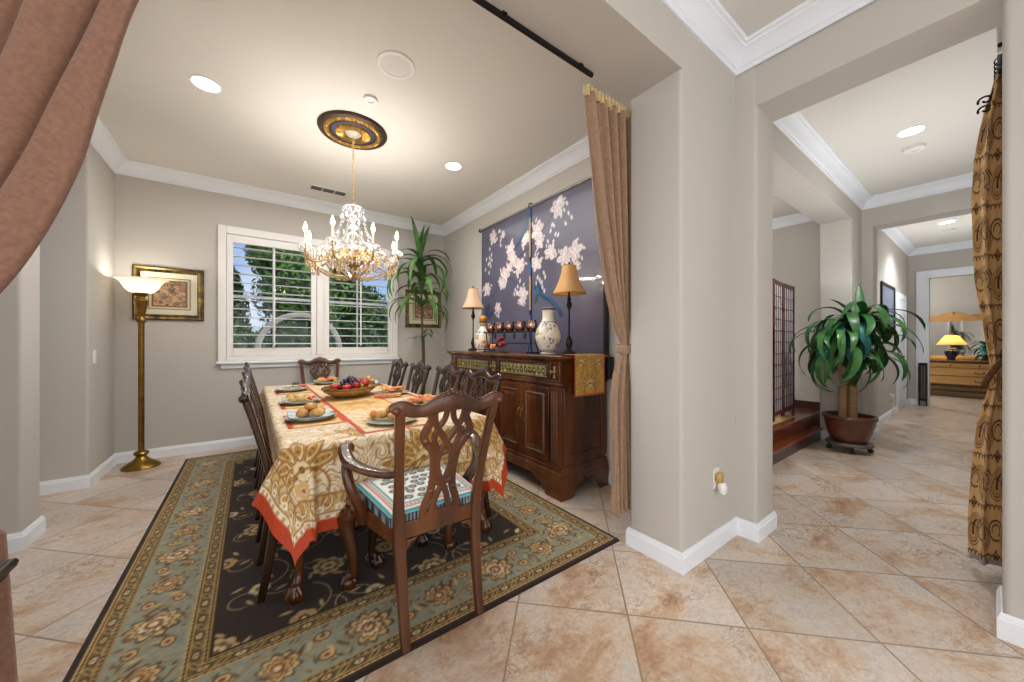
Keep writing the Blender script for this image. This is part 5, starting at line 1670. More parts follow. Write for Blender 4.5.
    c.ell(2.90, 1.84, 0.030, 0.075, BL, -0.5); c.ell(2.94, 1.79, 0.04, 0.05, BL2); c.ell(2.97, 1.84, 0.022, 0.022, BL)
    c.ell(2.95, 1.72, 0.022, 0.06, BL, 0.4)
    # third bird at the left edge
    c.ell(3.93, 1.66, 0.05, 0.09, (40, 50, 82), 0.5); c.ell(3.86, 1.60, 0.03, 0.08, (36, 46, 80), 0.9)
    # seam where the two halves meet
    c.rect(3.030, 3.055, Z0, Z1, (60, 58, 72))
    t = thing('wall_hanging', 'large slate blue painted hanging of white blossoms and blue birds behind the sideboard', 'wall hanging', (0, 0, 0))
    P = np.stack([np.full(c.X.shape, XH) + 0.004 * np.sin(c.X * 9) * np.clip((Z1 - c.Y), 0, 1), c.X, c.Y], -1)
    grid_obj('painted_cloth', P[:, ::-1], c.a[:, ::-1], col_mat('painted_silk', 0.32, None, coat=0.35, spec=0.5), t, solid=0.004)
    mb = MB(); mb.tube([(XH - 0.002, Y0 - 0.03, Z1 + 0.012), (XH - 0.002, Y1 + 0.02, Z1 + 0.012)], 0.016, 12); mb.build('hanging_rod', mat('pewter_rod', (150, 146, 140), 0.35, metal=0.6, noise=(20, 0.1)), t)
    for y in (Y0 - 0.03, Y1 + 0.02):
        mb = MB(); mb.lathe([(0.016, 0), (0.024, 0.006), (0.026, 0.016), (0.018, 0.028), (1e-6, 0.032)], 14, (XH - 0.002, y, Z1 + 0.012), axis=(0, 1 if y > 3 else -1, 0)); mb.build('rod_end', M['iron'], t)
    for y in (3.045,):
        mb = MB(); mb.tube([(XR, y, Z1 + 0.045), (XH - 0.01, y, Z1 + 0.05), (XH - 0.026, y, Z1 + 0.03), (XH - 0.022, y, Z1)], 0.006, 8); mb.build('hook', M['iron'], t)
    # ribbon running down the seam
    segs = [(2.74, 2.62, (34, 92, 160)), (2.62, 2.36, (170, 150, 120)), (2.36, 2.19, (176, 148, 116)), (2.19, 2.14, (30, 30, 44)), (2.14, 1.98, (40, 100, 170)), (1.98, 1.60, (176, 146, 100)), (1.60, 1.55, (20, 22, 34)), (1.55, 1.14, (56, 104, 170))]
    for k, (za, zb, col) in enumerate(segs):
        mb = MB(); mb.box(XH - 0.012, XH - 0.005, 3.030, 3.056, zb, za)
        mb.build('ribbon', mat('ribbon_%d' % k, col, 0.4, noise=(20, 0.15)), t, bevel=0.002)
    mb = MB(); mb.box(XH - 0.010, XH + 0.03, Y0 - 0.02, Y0 + 0.01, Z0 - 0.02, Z1); mb.box(XH - 0.010, XH + 0.03, Y0 - 0.02, Y1, Z0 - 0.02, Z0 + 0.01)
    mb.build('edge_bar', M['black'], t, bevel=0.003)
    mb = MB(); mb.box(XH - 0.03, XH + 0.05, Y0 - 0.06, Y0 + 0.02, 0.93, 1.12)
    mb.build('bottom_weight', M['black'], t, bevel=0.004)
hanging()
# ------------------------------------------------------------------ ceiling medallion and chandelier
CX, CY = 0.725, 3.345
CHY = ZC
md = thing('ceiling_medallion', 'round brown, blue and gold carved medallion on the ceiling above the chandelier', 'ceiling medallion', (CX, CY, ZC))
mm = [mat('medallion_umber', (74, 56, 42), 0.35, metal=0.4, noise=(20, 0.3)), M['gold'], mat('medallion_blue', (66, 72, 110), 0.45, noise=(20, 0.2)), mat('medallion_pale', (190, 186, 170), 0.4, noise=(20, 0.1))]
mb = MB()
mb.lathe([(0.278, 0), (0.282, -0.012), (0.272, -0.026), (0.250, -0.032), (0.236, -0.026)], 48, (0, 0, 0), 0)
mb.build('outer_rim', mm[0], md)
mb = MB(); mb.lathe([(0.236, -0.020), (0.232, -0.030), (0.215, -0.034), (0.196, -0.030), (0.190, -0.020)], 48, (0, 0, 0), 0)
for k in range(40):
    a = 2 * PI * k / 40; mb.ball((0.214 * math.cos(a), 0.214 * math.sin(a), -0.033), 0.013, 8, 5, sz=0.7)
mb.build('bead_ring', M['gold'], md)
mb = MB(); mb.lathe([(0.190, -0.016), (0.186, -0.024), (0.150, -0.028), (0.146, -0.020)], 48); mb.build('blue_band', mm[2], md)
mb = MB(); mb.lathe([(0.146, -0.018), (0.142, -0.030), (0.070, -0.036), (0.066, -0.020)], 48)
for k in range(32):
    a = 2 * PI * k / 32
    mb.tube([(0.074 * math.cos(a), 0.074 * math.sin(a), -0.036), (0.138 * math.cos(a), 0.138 * math.sin(a), -0.032)], [0.004, 0.010], 6)
mb.build('fluted_ring', M['gold'], md)
mb = MB(); mb.lathe([(0.068, -0.018), (0.064, -0.034), (0.040, -0.050), (0.014, -0.060), (1e-6, -0.062)], 32); mb.build('canopy', mm[3], md)

ch = thing('chandelier', 'lit crystal and gilt chandelier with candle bulbs hanging over the dining table', 'chandelier', (CX, CY, 0))
mb = MB(); z = ZC - 0.062; k = 0
while z > 2.44:
    pts = []
    for q in range(10):
        a = 2 * PI * q / 10
        u, v = 0.008 * math.cos(a), 0.017 * math.sin(a)
        pts.append((u, 0, z - 0.014 + v) if k % 2 else (0, u, z - 0.014 + v))
    mb.tube(pts, 0.0022, 5, closed=True); z -= 0.024; k += 1
mb.build('chain', M['gold'], ch)
mb = MB()
mb.lathe([(0.010, 2.46), (0.020, 2.455), (0.075, 2.435), (0.082, 2.425), (0.070, 2.415), (0.030, 2.405), (0.022, 2.39), (0.034, 2.37), (0.045, 2.345), (0.042, 2.32), (0.026, 2.30), (0.022, 2.28), (0.040, 2.255), (0.048, 2.22), (0.040, 2.18),
          (0.024, 2.15), (0.020, 2.11), (0.034, 2.08), (0.050, 2.06), (0.034, 2.04), (0.022, 2.02)], 20)
mb.build('glass_column', M['crystal'], ch)
mb = MB(); mb.lathe([(0.006, 2.46), (0.006, 1.86)], 8); mb.build('gilt_rod', M['gold'], ch)
mb = MB(); mb.lathe([(0.020, 2.025), (0.065, 2.012), (0.120, 1.985), (0.126, 1.975), (0.100, 1.955), (0.060, 1.925), (0.026, 1.900), (0.018, 1.88), (0.030, 1.865), (0.032, 1.845), (0.016, 1.825), (1e-6, 1.82)], 28); mb.build('gilt_bowl', M['gold'], ch)

def crystal_mesh(h, r):
    q = MB(); q.lathe([(1e-6, 0), (r * 0.45, -h * 0.18), (r, -h * 0.62), (r * 0.55, -h * 0.88), (1e-6, -h)], 6)
    return q.mesh('crystal_drop', M['crystal'], smooth=False)
cm_big, cm_small = crystal_mesh(0.072, 0.015), crystal_mesh(0.052, 0.012)
cm_big.materials[0] = M['amber']
drops = []
NA = 8
def pa(r, a, z): return (r * math.cos(a), r * math.sin(a), z)
for i in range(NA):
    a = 2 * PI * i / NA + 0.18
    R = 0.38; zt = 2.03 + (0.015 if i % 2 else 0.0)
    pts = crv([pa(0.05, a, 2.035), pa(0.10, a, 2.05), pa(0.17, a, 2.02), pa(0.235, a, 1.945), pa(0.31, a, 1.905), pa(0.375, a, 1.935), pa(R, a, zt)], 5)
    mb = MB(); mb.tube(pts, 0.0075, 8)
    # gilt scroll on the arm
    mb.tube([pa(0.25 + 0.045 * math.cos(t) * (1 - t / 8), a, 1.985 + 0.045 * math.sin(t) * (1 - t / 8)) for t in np.linspace(-0.5, 5.2, 18)], 0.0045, 6)
    arm = mb.build('arm', mat('gilt_glass', (214, 176, 110), 0.2, metal=0.7, noise=(20, 0.2)) if i == 0 else bpy.data.materials['gilt_glass'], ch)
    mb = MB(); mb.lathe([(0.006, zt - 0.012), (0.040, zt - 0.004), (0.046, zt + 0.006), (0.040, zt + 0.004), (0.014, zt), (0.012, zt + 0.012)], 14, pa(R, a, 0)); mb.build('drip_pan', M['crystal'], arm)
    mb = MB(); mb.lathe([(0.0095, zt + 0.005), (0.0095, zt + 0.105), (0.006, zt + 0.108)], 10, pa(R, a, 0)); mb.build('candle_sleeve', M['cream'], arm)
    mb = MB(); mb.lathe([(0.007, zt + 0.106), (0.014, zt + 0.122), (0.015, zt + 0.135), (0.009, zt + 0.158), (0.003, zt + 0.178), (1e-6, zt + 0.184)], 10, pa(R, a, 0)); mb.build('bulb', M['bulb'], arm)
    add_light('chandelier_bulb', 'POINT', (CX + R * math.cos(a), CY + R * math.sin(a), zt + 0.145), 11, (1.0, 0.94, 0.86), shadow_soft_size=0.02)
    for k in range(6):
        b = a + 2 * PI * k / 6
        drops.append((R * math.cos(a) + 0.044 * math.cos(b), R * math.sin(a) + 0.044 * math.sin(b), zt, 0))
    for t in (0.20, 0.30, 0.345):
        drops.append((*pa(t, a, {0.20: 1.985, 0.30: 1.90, 0.345: 1.91}[t])[:2], {0.20: 1.98, 0.30: 1.898, 0.345: 1.905}[t], 1))
for k in range(12):
    a = 2 * PI * k / 12; drops.append((0.078 * math.cos(a), 0.078 * math.sin(a), 2.424, 0))
    drops.append((0.122 * math.cos(a), 0.122 * math.sin(a), 1.975, 1))
for k in range(24):
    a = 2 * PI * k / 24
    drops.append((0.20 * math.cos(a), 0.20 * math.sin(a), 1.96, 1)); drops.append((0.30 * math.cos(a), 0.30 * math.sin(a), 2.00 + 0.02 * math.sin(5 * a), 1))
    if k % 2: drops.append((0.06 * math.cos(a), 0.06 * math.sin(a), 1.90, 1)); drops.append((0.095 * math.cos(a), 0.095 * math.sin(a), 2.36, 0)); drops.append((0.14 * math.cos(a), 0.14 * math.sin(a), 2.20, 0)); drops.append((0.24 * math.cos(a), 0.24 * math.sin(a), 2.08, 0))
for x, y, zz, b in drops[:96]:
    put(cm_big if b else cm_small, 'crystal_drop', ch, (x, y, zz))
q = MB()
for x, y, zz, b in drops[96:]:
    h, r = (0.072, 0.015) if b else (0.052, 0.012)
    q.lathe([(1e-6, 0), (r * 0.45, -h * 0.18), (r, -h * 0.62), (r * 0.55, -h * 0.88), (1e-6, -h)], 6, (x, y, zz))
tag(q.build('crystal_fringe', M['crystal'], ch, smooth=False), kind='stuff')
# strings of beads from the crown to the arms and from arm to arm
for i in range(NA):
    a = 2 * PI * i / NA + 0.18; a2 = a + 2 * PI / NA
    mb = MB(); n = 17
    for k in range(n):
        t = k / (n - 1)
        r = 0.085 + (0.27 - 0.085) * t ** 1.6; zz = 2.41 - (2.41 - 2.06) * (1 - (1 - t) ** 1.7)
        mb.ball(pa(r, a, zz), 0.0115, 6, 4)
    mb.build('bead_string', M['crystal'], ch)
    mb = MB(); n = 13
    p0, p1 = Vector(pa(0.385, a, 1.985)), Vector(pa(0.385, a2, 1.985))
    for k in range(n):
        t = k / (n - 1); p = p0.lerp(p1, t); p.z -= 0.10 * 4 * t * (1 - t)
        mb.ball(p, 0.0105, 6, 4)
    mb.build('bead_swag', M['amber'], ch)
    mb = MB(); n = 22
    for k in range(n):
        t = k / (n - 1); r = 0.33 * (1 - t) ** 0.8 + 0.03; mb.ball(pa(r, a, 1.95 - 0.13 * t - 0.05 * math.sin(PI * t)), 0.011, 6, 4)
    mb.build('basket_string', M['amber'], ch)
mb = MB(); mb.lathe([(1e-6, 1.775), (0.016, 1.785), (0.022, 1.800), (0.014, 1.818), (0.006, 1.825)], 10); mb.build('finial_ball', M['crystal'], ch)

# ------------------------------------------------------------------ recessed lights, speaker, detector, vent
def downlight(x, y, label, r=0.078, power=16, col=NEUT):
    t = thing('downlight', label, 'ceiling light', (x, y, ZC), group='recessed ceiling lights')
    mb = MB(); mb.lathe([(r + 0.016, 0.0), (r + 0.015, -0.004), (r + 0.002, -0.006), (r, -0.003)], 28); mb.build('ring', M['white'], t)
    mb = MB(); mb.lathe([(r, -0.004), (1e-6, -0.0045)], 28); mb.build('lens', M['lightlens'], t)
    add_light('downlight_lamp', 'SPOT', (x, y, ZC - 0.02), power, col, (0, 0, 0), spot_size=math.radians(130), spot_blend=0.6, shadow_soft_size=0.07)
k_ = (ZC - 1.25) / (3.155 - 1.25)
downlight(-0.268 * k_, 3.45 * k_, 'round lit recessed light in the dining ceiling, left of the medallion')
downlight(1.765 * k_, 3.471 * k_, 'round lit recessed light in the dining ceiling, right of the medallion', power=66, col=(1.0, 0.88, 0.70))
downlight(4.687, 0.439, 'lit recessed light in the nearer bay of the hall ceiling', power=120)
downlight(8.692, 0.441, 'lit recessed light in the farther bay of the hall ceiling', power=110)
def disc(name, x, y, r, h, label, cat, group=None, grille=False):
    t = thing(name, label, cat, (x, y, ZC), group=group)
    mb = MB(); mb.lathe([(r, 0), (r, -h * 0.6), (r * 0.97, -h), (r * (0.80 if grille else 0.5), -h * 1.0), (r * (0.79 if grille else 0.49), -h * 0.7)], 36); mb.build('rim' if grille else 'housing', M['white'], t)
    mb = MB(); mb.lathe([(r * (0.80 if grille else 0.5), -h * 0.7), (1e-6, -h * (0.75 if grille else 1.05))], 36)
    mb.build('grille' if grille else 'cap', mat('speaker_grille', (226, 225, 220), 0.7, noise=(300, 0.15), bump=(900, 0.2)) if grille else M['white'], t)
disc('ceiling_speaker', 0.803 * k_, 2.44 * k_, 0.122, 0.010, 'round white speaker grille set in the dining ceiling', 'speaker', grille=True)
disc('smoke_detector', 0.753 * k_, 2.893 * k_, 0.050, 0.020, 'small white round sprinkler cover in the ceiling near the speaker', 'detector')
disc('smoke_detector', 5.10, 0.457, 0.075, 0.030, 'white round smoke detector on the nearer hall ceiling beside its light', 'detector')
disc('smoke_detector', 9.30, 0.452, 0.075, 0.030, 'white round smoke detector on the farther hall ceiling beside its light', 'detector')
vt = thing('ceiling_vent', 'white rectangular air vent in the dining ceiling near the window wall', 'vent', (0.786 * k_, 4.965 * k_, ZC))
mb = MB()
for x0, x1 in ((-0.20, -0.19), (0.19, 0.20), (-0.075, -0.060), (0.060, 0.075)): mb.box(x0, x1, -0.075, 0.075, -0.008, 0)
mb.box(-0.20, 0.20, -0.075, -0.062, -0.008, 0); mb.box(-0.20, 0.20, 0.062, 0.075, -0.008, 0)
mb.build('vent_frame', M['white'], vt, bevel=0.002)
mb = MB(); mb.box(-0.19, 0.19, -0.062, 0.062, -0.002, 0.0); mb.build('duct', M['black'], vt)
mb = MB()
for k in range(7):
    y = -0.054 + k * 0.018; mb.obox((0, y, -0.006), (0.19, 0, 0), (0, 0.007, 0.003), (0, -0.0004, 0.0009))
mb.build('slats', mat('vent_slat', (150, 146, 140), 0.6, noise=(20, 0.1)), vt)

# ------------------------------------------------------------------ torchiere floor lamp
fl_ = thing('floor_lamp', 'tall brass torchiere floor lamp with white glass bowl in the left corner', 'floor lamp', (-0.885, 5.06, 0))
mb = MB(); mb.lathe([(0.142, 0), (0.146, 0.010), (0.136, 0.026), (0.100, 0.050), (0.062, 0.075), (0.045, 0.095), (0.038, 0.115), (0.052, 0.125), (0.058, 0.140), (0.050, 0.155), (0.032, 0.165)], 36); mb.build('base', M['brass'], fl_)
mb = MB(); mb.lathe([(0.023, 0.16), (0.023, 1.44), (0.034, 1.45), (0.037, 1.465), (0.029, 1.48)], 24)
mb.lathe([(0.029, 1.48), (0.023, 1.50), (0.034, 1.56), (0.048, 1.645), (0.054, 1.665), (0.049, 1.675), (0.028, 1.69), (0.026, 1.70)], 8); mb.build('pole', M['brass'], fl_, ang=25)
mb = MB(); mb.lathe([(0.026, 1.70), (0.048, 1.715), (0.058, 1.738), (0.052, 1.745), (0.010, 1.745)], 28); mb.build('bowl_cup', M['brass'], fl_)
mb = MB(); prof = crv([(0.050, 1.738), (0.088, 1.752), (0.120, 1.790), (0.145, 1.838), (0.172, 1.868), (0.198, 1.876)], 6)
rings = []
for r, z in prof:
    rings.append([(float(r) * (1 + 0.012 * math.cos(a * 24)) * math.cos(2 * PI * a / 96), float(r) * (1 + 0.012 * math.cos(2 * PI * a / 96 * 24)) * math.sin(2 * PI * a / 96), float(z)) for a in range(96)])
vs = [p for r_ in rings for p in r_]
mb.add(vs, [(i * 96 + a, i * 96 + (a + 1) % 96, (i + 1) * 96 + (a + 1) % 96, (i + 1) * 96 + a) for i in range(len(rings) - 1) for a in range(96)])
mb.build('glass_bowl', M['bowlglass'], fl_, solid=0.004)
add_light('torchiere_bulb', 'POINT', (-0.885, 5.06, 1.83), 4.5, (1.0, 0.95, 0.88), shadow_soft_size=0.03)
# ------------------------------------------------------------------ velvet curtains of the dining opening
def sheet(name, P, m, parent, solid=0.004):
    return grid_obj(name, P, None, m, parent, solid=solid)

def right_curtain():
    t = thing('curtain', 'tan velvet curtain tied back against the pier at the right of the dining opening', 'curtain', (0, 0, 0), group='velvet curtains of the dining opening')
    zs = np.linspace(2.68, 0.20, 120)
    # outline measured on its left side; the right side sits behind the pier
    left = np.interp(zs, [0.20, 0.6, 0.90, 1.12, 1.20, 1.26, 1.5, 1.63, 2.0, 2.4, 2.72], [1.775, 1.785, 1.80, 1.85, 1.885, 1.87, 1.78, 1.735, 1.655, 1.59, 1.535])
    right = np.interp(zs, [0.20, 0.9, 1.2, 1.26, 1.8, 2.72], [1.98, 1.96, 1.925, 1.925, 1.95, 1.96])
    S = np.linspace(0, 1, 150)
    P = np.zeros((len(zs), len(S), 3))
    for i, z in enumerate(zs):
        w = right[i] - left[i]
        pinch = math.exp(-((z - 1.21) / 0.10) ** 2)
        amp = 0.026 * (1 - 0.55 * pinch)
        # folds slant towards the tie
        sl = 0.35 * max(0.0, z - 1.21) if z > 1.21 else 0.5 * (z - 1.21)
        fold = np.sin((S ** 1.25 + 0.22 * sl) * 2 * PI * 4.6) + 0.45 * np.sin((S + 0.15 * sl) * 2 * PI * 10.5 + 1.3) + 0.3 * np.sin(S * 37 + 3 * z)
        P[i, :, 0] = left[i] + w * S
        P[i, :, 1] = 1.392 + amp * fold - 0.012 * pinch
        P[i, :, 2] = z + 0.012 * fold * (1 if z < 0.3 else 0)
    sheet('panel', P, M['velvet2'], t)
    # pleated heading
    zs = np.linspace(2.722, 2.66, 8); P = np.zeros((8, 150, 3))
    for i, z in enumerate(zs):
        P[i, :, 0] = 1.53 + 0.43 * S; P[i, :, 1] = 1.385 + 0.016 * np.sin(S * 2 * PI * 14); P[i, :, 2] = z
    sheet('heading', P, M['lining'], t)
    mb = MB(); mb.tube([(1.865, 1.385, 1.205), (1.875, 1.350, 1.203), (1.90, 1.342, 1.205), (1.95, 1.36, 1.210), (1.955, 1.42, 1.212), (1.91, 1.44, 1.210), (1.868, 1.42, 1.206)], (0.004, 0.026), 10, up=(0, 0, 1), closed=True)
    mb.build('tieback', M['velvet2'], t)
right_curtain()

def left_curtain():
    t = thing('curtain', 'brown velvet curtain swept aside at the top left of the dining opening', 'curtain', (0, 0, 0), group='velvet curtains of the dining opening')
    Yc = 1.375
    def rs_(pts, n=90):
        q = np.array(crv(pts, 10)); d = np.concatenate([[0], np.cumsum(np.hypot(*np.diff(q, axis=0).T))]); d /= d[-1]
        u = np.linspace(0, 1, n); return np.stack([np.interp(u, d, q[:, 0]), np.interp(u, d, q[:, 1])], -1)
    # leading edge, first and second creases, and the straight inner edge, all running to the tie
    lines = [rs_([(-0.095, 2.72), (-0.17, 2.42), (-0.252, 2.14), (-0.288, 1.98), (-0.318, 1.84), (-0.347, 1.70), (-0.402, 1.525), (-0.468, 1.375), (-0.56, 1.24), (-0.70, 1.12), (-0.84, 1.05)]),
             rs_([(-0.20, 2.72), (-0.26, 2.40), (-0.325, 2.12), (-0.395, 1.88), (-0.462, 1.66), (-0.56, 1.42), (-0.70, 1.20), (-0.86, 1.045)]),
             rs_([(-0.36, 2.72), (-0.40, 2.36), (-0.435, 2.11), (-0.482, 1.90), (-0.56, 1.62), (-0.66, 1.38), (-0.77, 1.18), (-0.88, 1.04)]),
             rs_([(-0.60, 2.72), (-0.64, 2.10), (-0.74, 1.50), (-0.92, 1.03)]),
             rs_([(-1.05, 2.72), (-1.05, 1.80), (-1.02, 1.02)])]
    keys = [0.0, 0.12, 0.28, 0.52, 1.0]
    N = len(lines[0]); S = np.linspace(0, 1, 260)
    P = np.zeros((N, len(S), 3))
    ph = np.interp(S, [0, 0.12, 0.28, 0.52, 0.68, 0.84, 1.0], [-0.02, 0.5, 1.5, 2.5, 3.5, 4.5, 5.0])
    for i in range(N):
        f = i / (N - 1)
        P[i, :, 0] = np.interp(S, keys, [L_i[i, 0] for L_i in lines])
        P[i, :, 2] = np.interp(S, keys, [L_i[i, 1] for L_i in lines])
        prof = np.abs(np.cos(PI * ph)) ** 0.22
        amp = 0.060 * (1 - 0.6 * f)
        P[i, :, 1] = Yc + 0.032 - amp * prof
        e = np.clip(1 - S / 0.018, 0, 1)
        P[i, :, 1] += 0.010 * e ** 2
    sheet('swag', P, M['velvet'], t, 0.006)
    # lower fall from the tie
    zs = np.linspace(1.08, 0.10, 60); P = np.zeros((60, 120, 3)); S2 = np.linspace(0, 1, 120)
    for i, z in enumerate(zs):
        f = (1.08 - z) / 0.98
        x0 = np.interp(z, [0.10, 0.42, 0.55, 0.80, 0.95, 1.08], [-0.42, -0.450, -0.456, -0.468, -0.60, -0.86])
        P[i, :, 0] = x0 + (-1.02 - x0) * S2
        P[i, :, 1] = Yc + 0.015 - 0.028 * np.abs(np.sin(S2 * PI * 5)) ** 0.7
        P[i, :, 2] = z
    sheet('lower_fall', P, M['velvet'], t, 0.005)
    mb = MB(); mb.tube([(-0.84, Yc - 0.045, 1.06), (-0.95, Yc - 0.055, 1.05), (-1.06, Yc - 0.03, 1.05), (-1.06, Yc + 0.03, 1.05), (-0.95, Yc + 0.04, 1.05), (-0.83, Yc + 0.03, 1.06)], (0.005, 0.035), 10, up=(0, 0, 1), closed=True)
    mb.build('tieback', M['velvet'], t)
left_curtain()
tr = thing('curtain_track', 'thin dark curtain track under the beam of the dining opening', 'curtain track', (0.02, 1.318, 2.724))
mb = MB(); mb.box(-1.13, 1.50, -0.009, 0.009, -0.012, 0.010); mb.build('rail', M['iron'], tr, bevel=0.002)
mb = MB()
for x in (-1.05, -0.4, 0.25, 0.9, 1.4): mb.box(x - 0.012, x + 0.012, -0.016, 0.0, 0.002, 0.0105)
mb.build('bracket', M['iron'], tr)

# ------------------------------------------------------------------ paisley drapery in the hall
def paisley():
    t = thing('curtain', 'gold and brown paisley drapery tied back at the right edge of the hall', 'curtain', (0, 0, 0))
    x0, x1, z0, z1 = 2.98, 3.66, 0.075, 2.66
    c = Canvas(0, 0.48, z0, z1, 0.0045, (224, 186, 134))
    DK, GD, LT = (104, 72, 46), (228, 190, 136), (122, 78, 40)
    for j in range(10):
        for i in range(-1, 4):
            cx_, cy_ = 0.06 + i * 0.20 + (0.10 if j % 2 else 0), z0 + 0.12 + j * 0.27
            s = 1 if (i + j) % 2 else -1
            # big paisley drop outlined with dots
            for (f, col) in ((1.0, DK), (0.91, GD), (0.72, DK), (0.66, (206, 160, 104)), (0.40, DK), (0.35, GD), (0.14, DK)):
                for q in np.linspace(0, 1, 12):
                    r = f * 0.066 * (1 - q) ** 0.8 + 0.005
                    a = PI / 2 + s * 1.3 * q * q
                    c.ell(cx_ + 0.15 * q * math.cos(a), cy_ + 0.15 * q * math.sin(a), r * 0.82, r, col)
            for q in range(18):
                a = 2 * PI * q / 18; c.ell(cx_ + 0.042 * math.cos(a), cy_ + 0.052 * math.sin(a), 0.005, 0.005, DK)
            c.arc(cx_ + 0.10, cy_ + 0.04, 0.055, 0.5, 5.2, 0.010, DK); c.arc(cx_ + 0.10, cy_ + 0.04, 0.032, -1.0, 3.5, 0.008, DK)
            c.line([(cx_ + 0.10, cy_ - 0.13), (cx_ + 0.125, cy_ - 0.10), (cx_ + 0.10, cy_ - 0.07), (cx_ + 0.075, cy_ - 0.10), (cx_ + 0.10, cy_ - 0.13)], 0.009, DK)
            c.ell(cx_ + 0.10, cy_ - 0.10, 0.010, 0.012, DK)
            for q in range(5):
                c.arc(cx_ - 0.07 + 0.036 * q, cy_ - 0.115, 0.020, 0, PI, 0.007, DK)
    zs = c.y; U = c.x / 0.48
    H, W = c.X.shape
    P = np.zeros((H, W, 3))
    ymax = np.interp(zs, [0.075, 0.30, 0.60, 0.80, 1.00, 1.10, 1.30, 1.6, 2.0, 2.25, 2.40, 2.52, 2.62, 2.66], [0.090, 0.090, 0.075, 0.060, 0.022, 0.014, 0.036, 0.068, 0.078, 0.070, 0.052, 0.034, 0.010, 0.004])
    for i in range(H):
        y = ymax[i]; tie = math.exp(-((zs[i] - 1.08) / 0.18) ** 2)
        ph = U * 2 * PI * 1.5 + 0.9
        P[i, :, 0] = 3.20 + (0.030 - 0.015 * tie) * np.sin(ph) + 0.006 * np.sin(3.1 * ph)
        P[i, :, 1] = y + (-0.034 - y) * U + 0.010 * np.cos(ph) * (1 - U) * U * 4
        P[i, :, 2] = zs[i]
    grid_obj('panel', P, c.a, col_mat('paisley_chenille', 0.8, (260, 0.2), sheen=0.15, spec=0.15), t, solid=0.004)
    mb = MB(); mb.tube([(3.12, -0.034, 1.17), (3.125, -0.01, 1.13), (3.14, 0.018, 1.07), (3.20, 0.034, 1.02), (3.27, 0.018, 1.03), (3.285, 0.0, 1.08), (3.27, -0.034, 1.13)], 0.013, 10, closed=True)
    mb.build('tieback_cord', mat('braided_cord', (110, 78, 50), 0.8, noise=(60, 0.5), bump=(120, 0.4)), t)
    P2 = P[:12].copy(); P2[..., 2] -= 0.030; P2[..., 0] += 0.012; P2[..., 1] -= 0.004
    sheet('lining_hem', P2[:, :], mat('grey_lining', (170, 168, 172), 0.8, noise=(20, 0.1)), t, 0.003)
    rd = thing('curtain_rod', 'black scroll-ended curtain rod above the paisley drapery', 'curtain rod', (0, 0, 0))
    mb = MB(); mb.tube([(2.94, -0.016, 2.70), (3.46, -0.016, 2.70)], 0.010, 10); mb.build('rod', M['iron'], rd)
    mb = MB()
    for dz in (0.0, -0.05):
        mb.tube([(3.205, 0.030 + 0.026 * math.cos(q) * (1 - q / 9), 2.56 + dz + 0.024 * math.sin(q) * (1 - q / 9)) for q in np.linspace(-0.5, 6, 18)], 0.005, 7)
    mb.tube([(3.205, 0.012, 2.575), (3.205, -0.010, 2.63), (3.20, -0.016, 2.69)], 0.005, 7)
    mb.build('scroll_hook', M['iron'], rd)
    mb = MB(); mb.box(2.95, 2.98, -0.038, -0.005, 2.67, 2.80); mb.build('bracket', M['white'], rd, bevel=0.003)
    for k in range(5):
        x = 3.10 + k * 0.05
        mb = MB(); mb.tube([(x, -0.016 + 0.018 * math.cos(q), 2.695 + 0.022 * math.sin(q)) for q in np.linspace(0, 2 * PI, 16)[:-1]], 0.003, 6, closed=True); mb.build('ring', M['iron'], rd)
paisley()

# ------------------------------------------------------------------ plants
def arch_leaf(mb, base, az, L, el0, droop, w, fold=0.22, twist=0.0, m=0, seg=9, tipdrop=0.0):
    """leaf leaving `base` at elevation el0 and bending down by `droop` radians along its length"""
    p = Vector(base); pts = [p.copy()]; ws = [w * 0.35]
    ca, sa = math.cos(az), math.sin(az)
    for i in range(1, seg + 1):
        t = i / seg
        el = el0 - droop * t ** 1.15
        p = p + Vector((ca * math.cos(el), sa * math.cos(el), math.sin(el))) * (L / seg)
        p += Vector((-sa, ca, 0)) * (twist * L / seg * t)
        pts.append(p.copy()); ws.append(w * max(0.03, (math.sin(PI * min(1, 0.16 + 0.84 * t)) ** 0.7)) if t < 1 else 0.001)
    # surface normal: up relative to the arch
    n0 = Vector((-ca * math.sin(el0 - droop / 2), -sa * math.sin(el0 - droop / 2), math.cos(el0 - droop / 2)))
    mb.leaf(pts, ws, n0, fold, m)

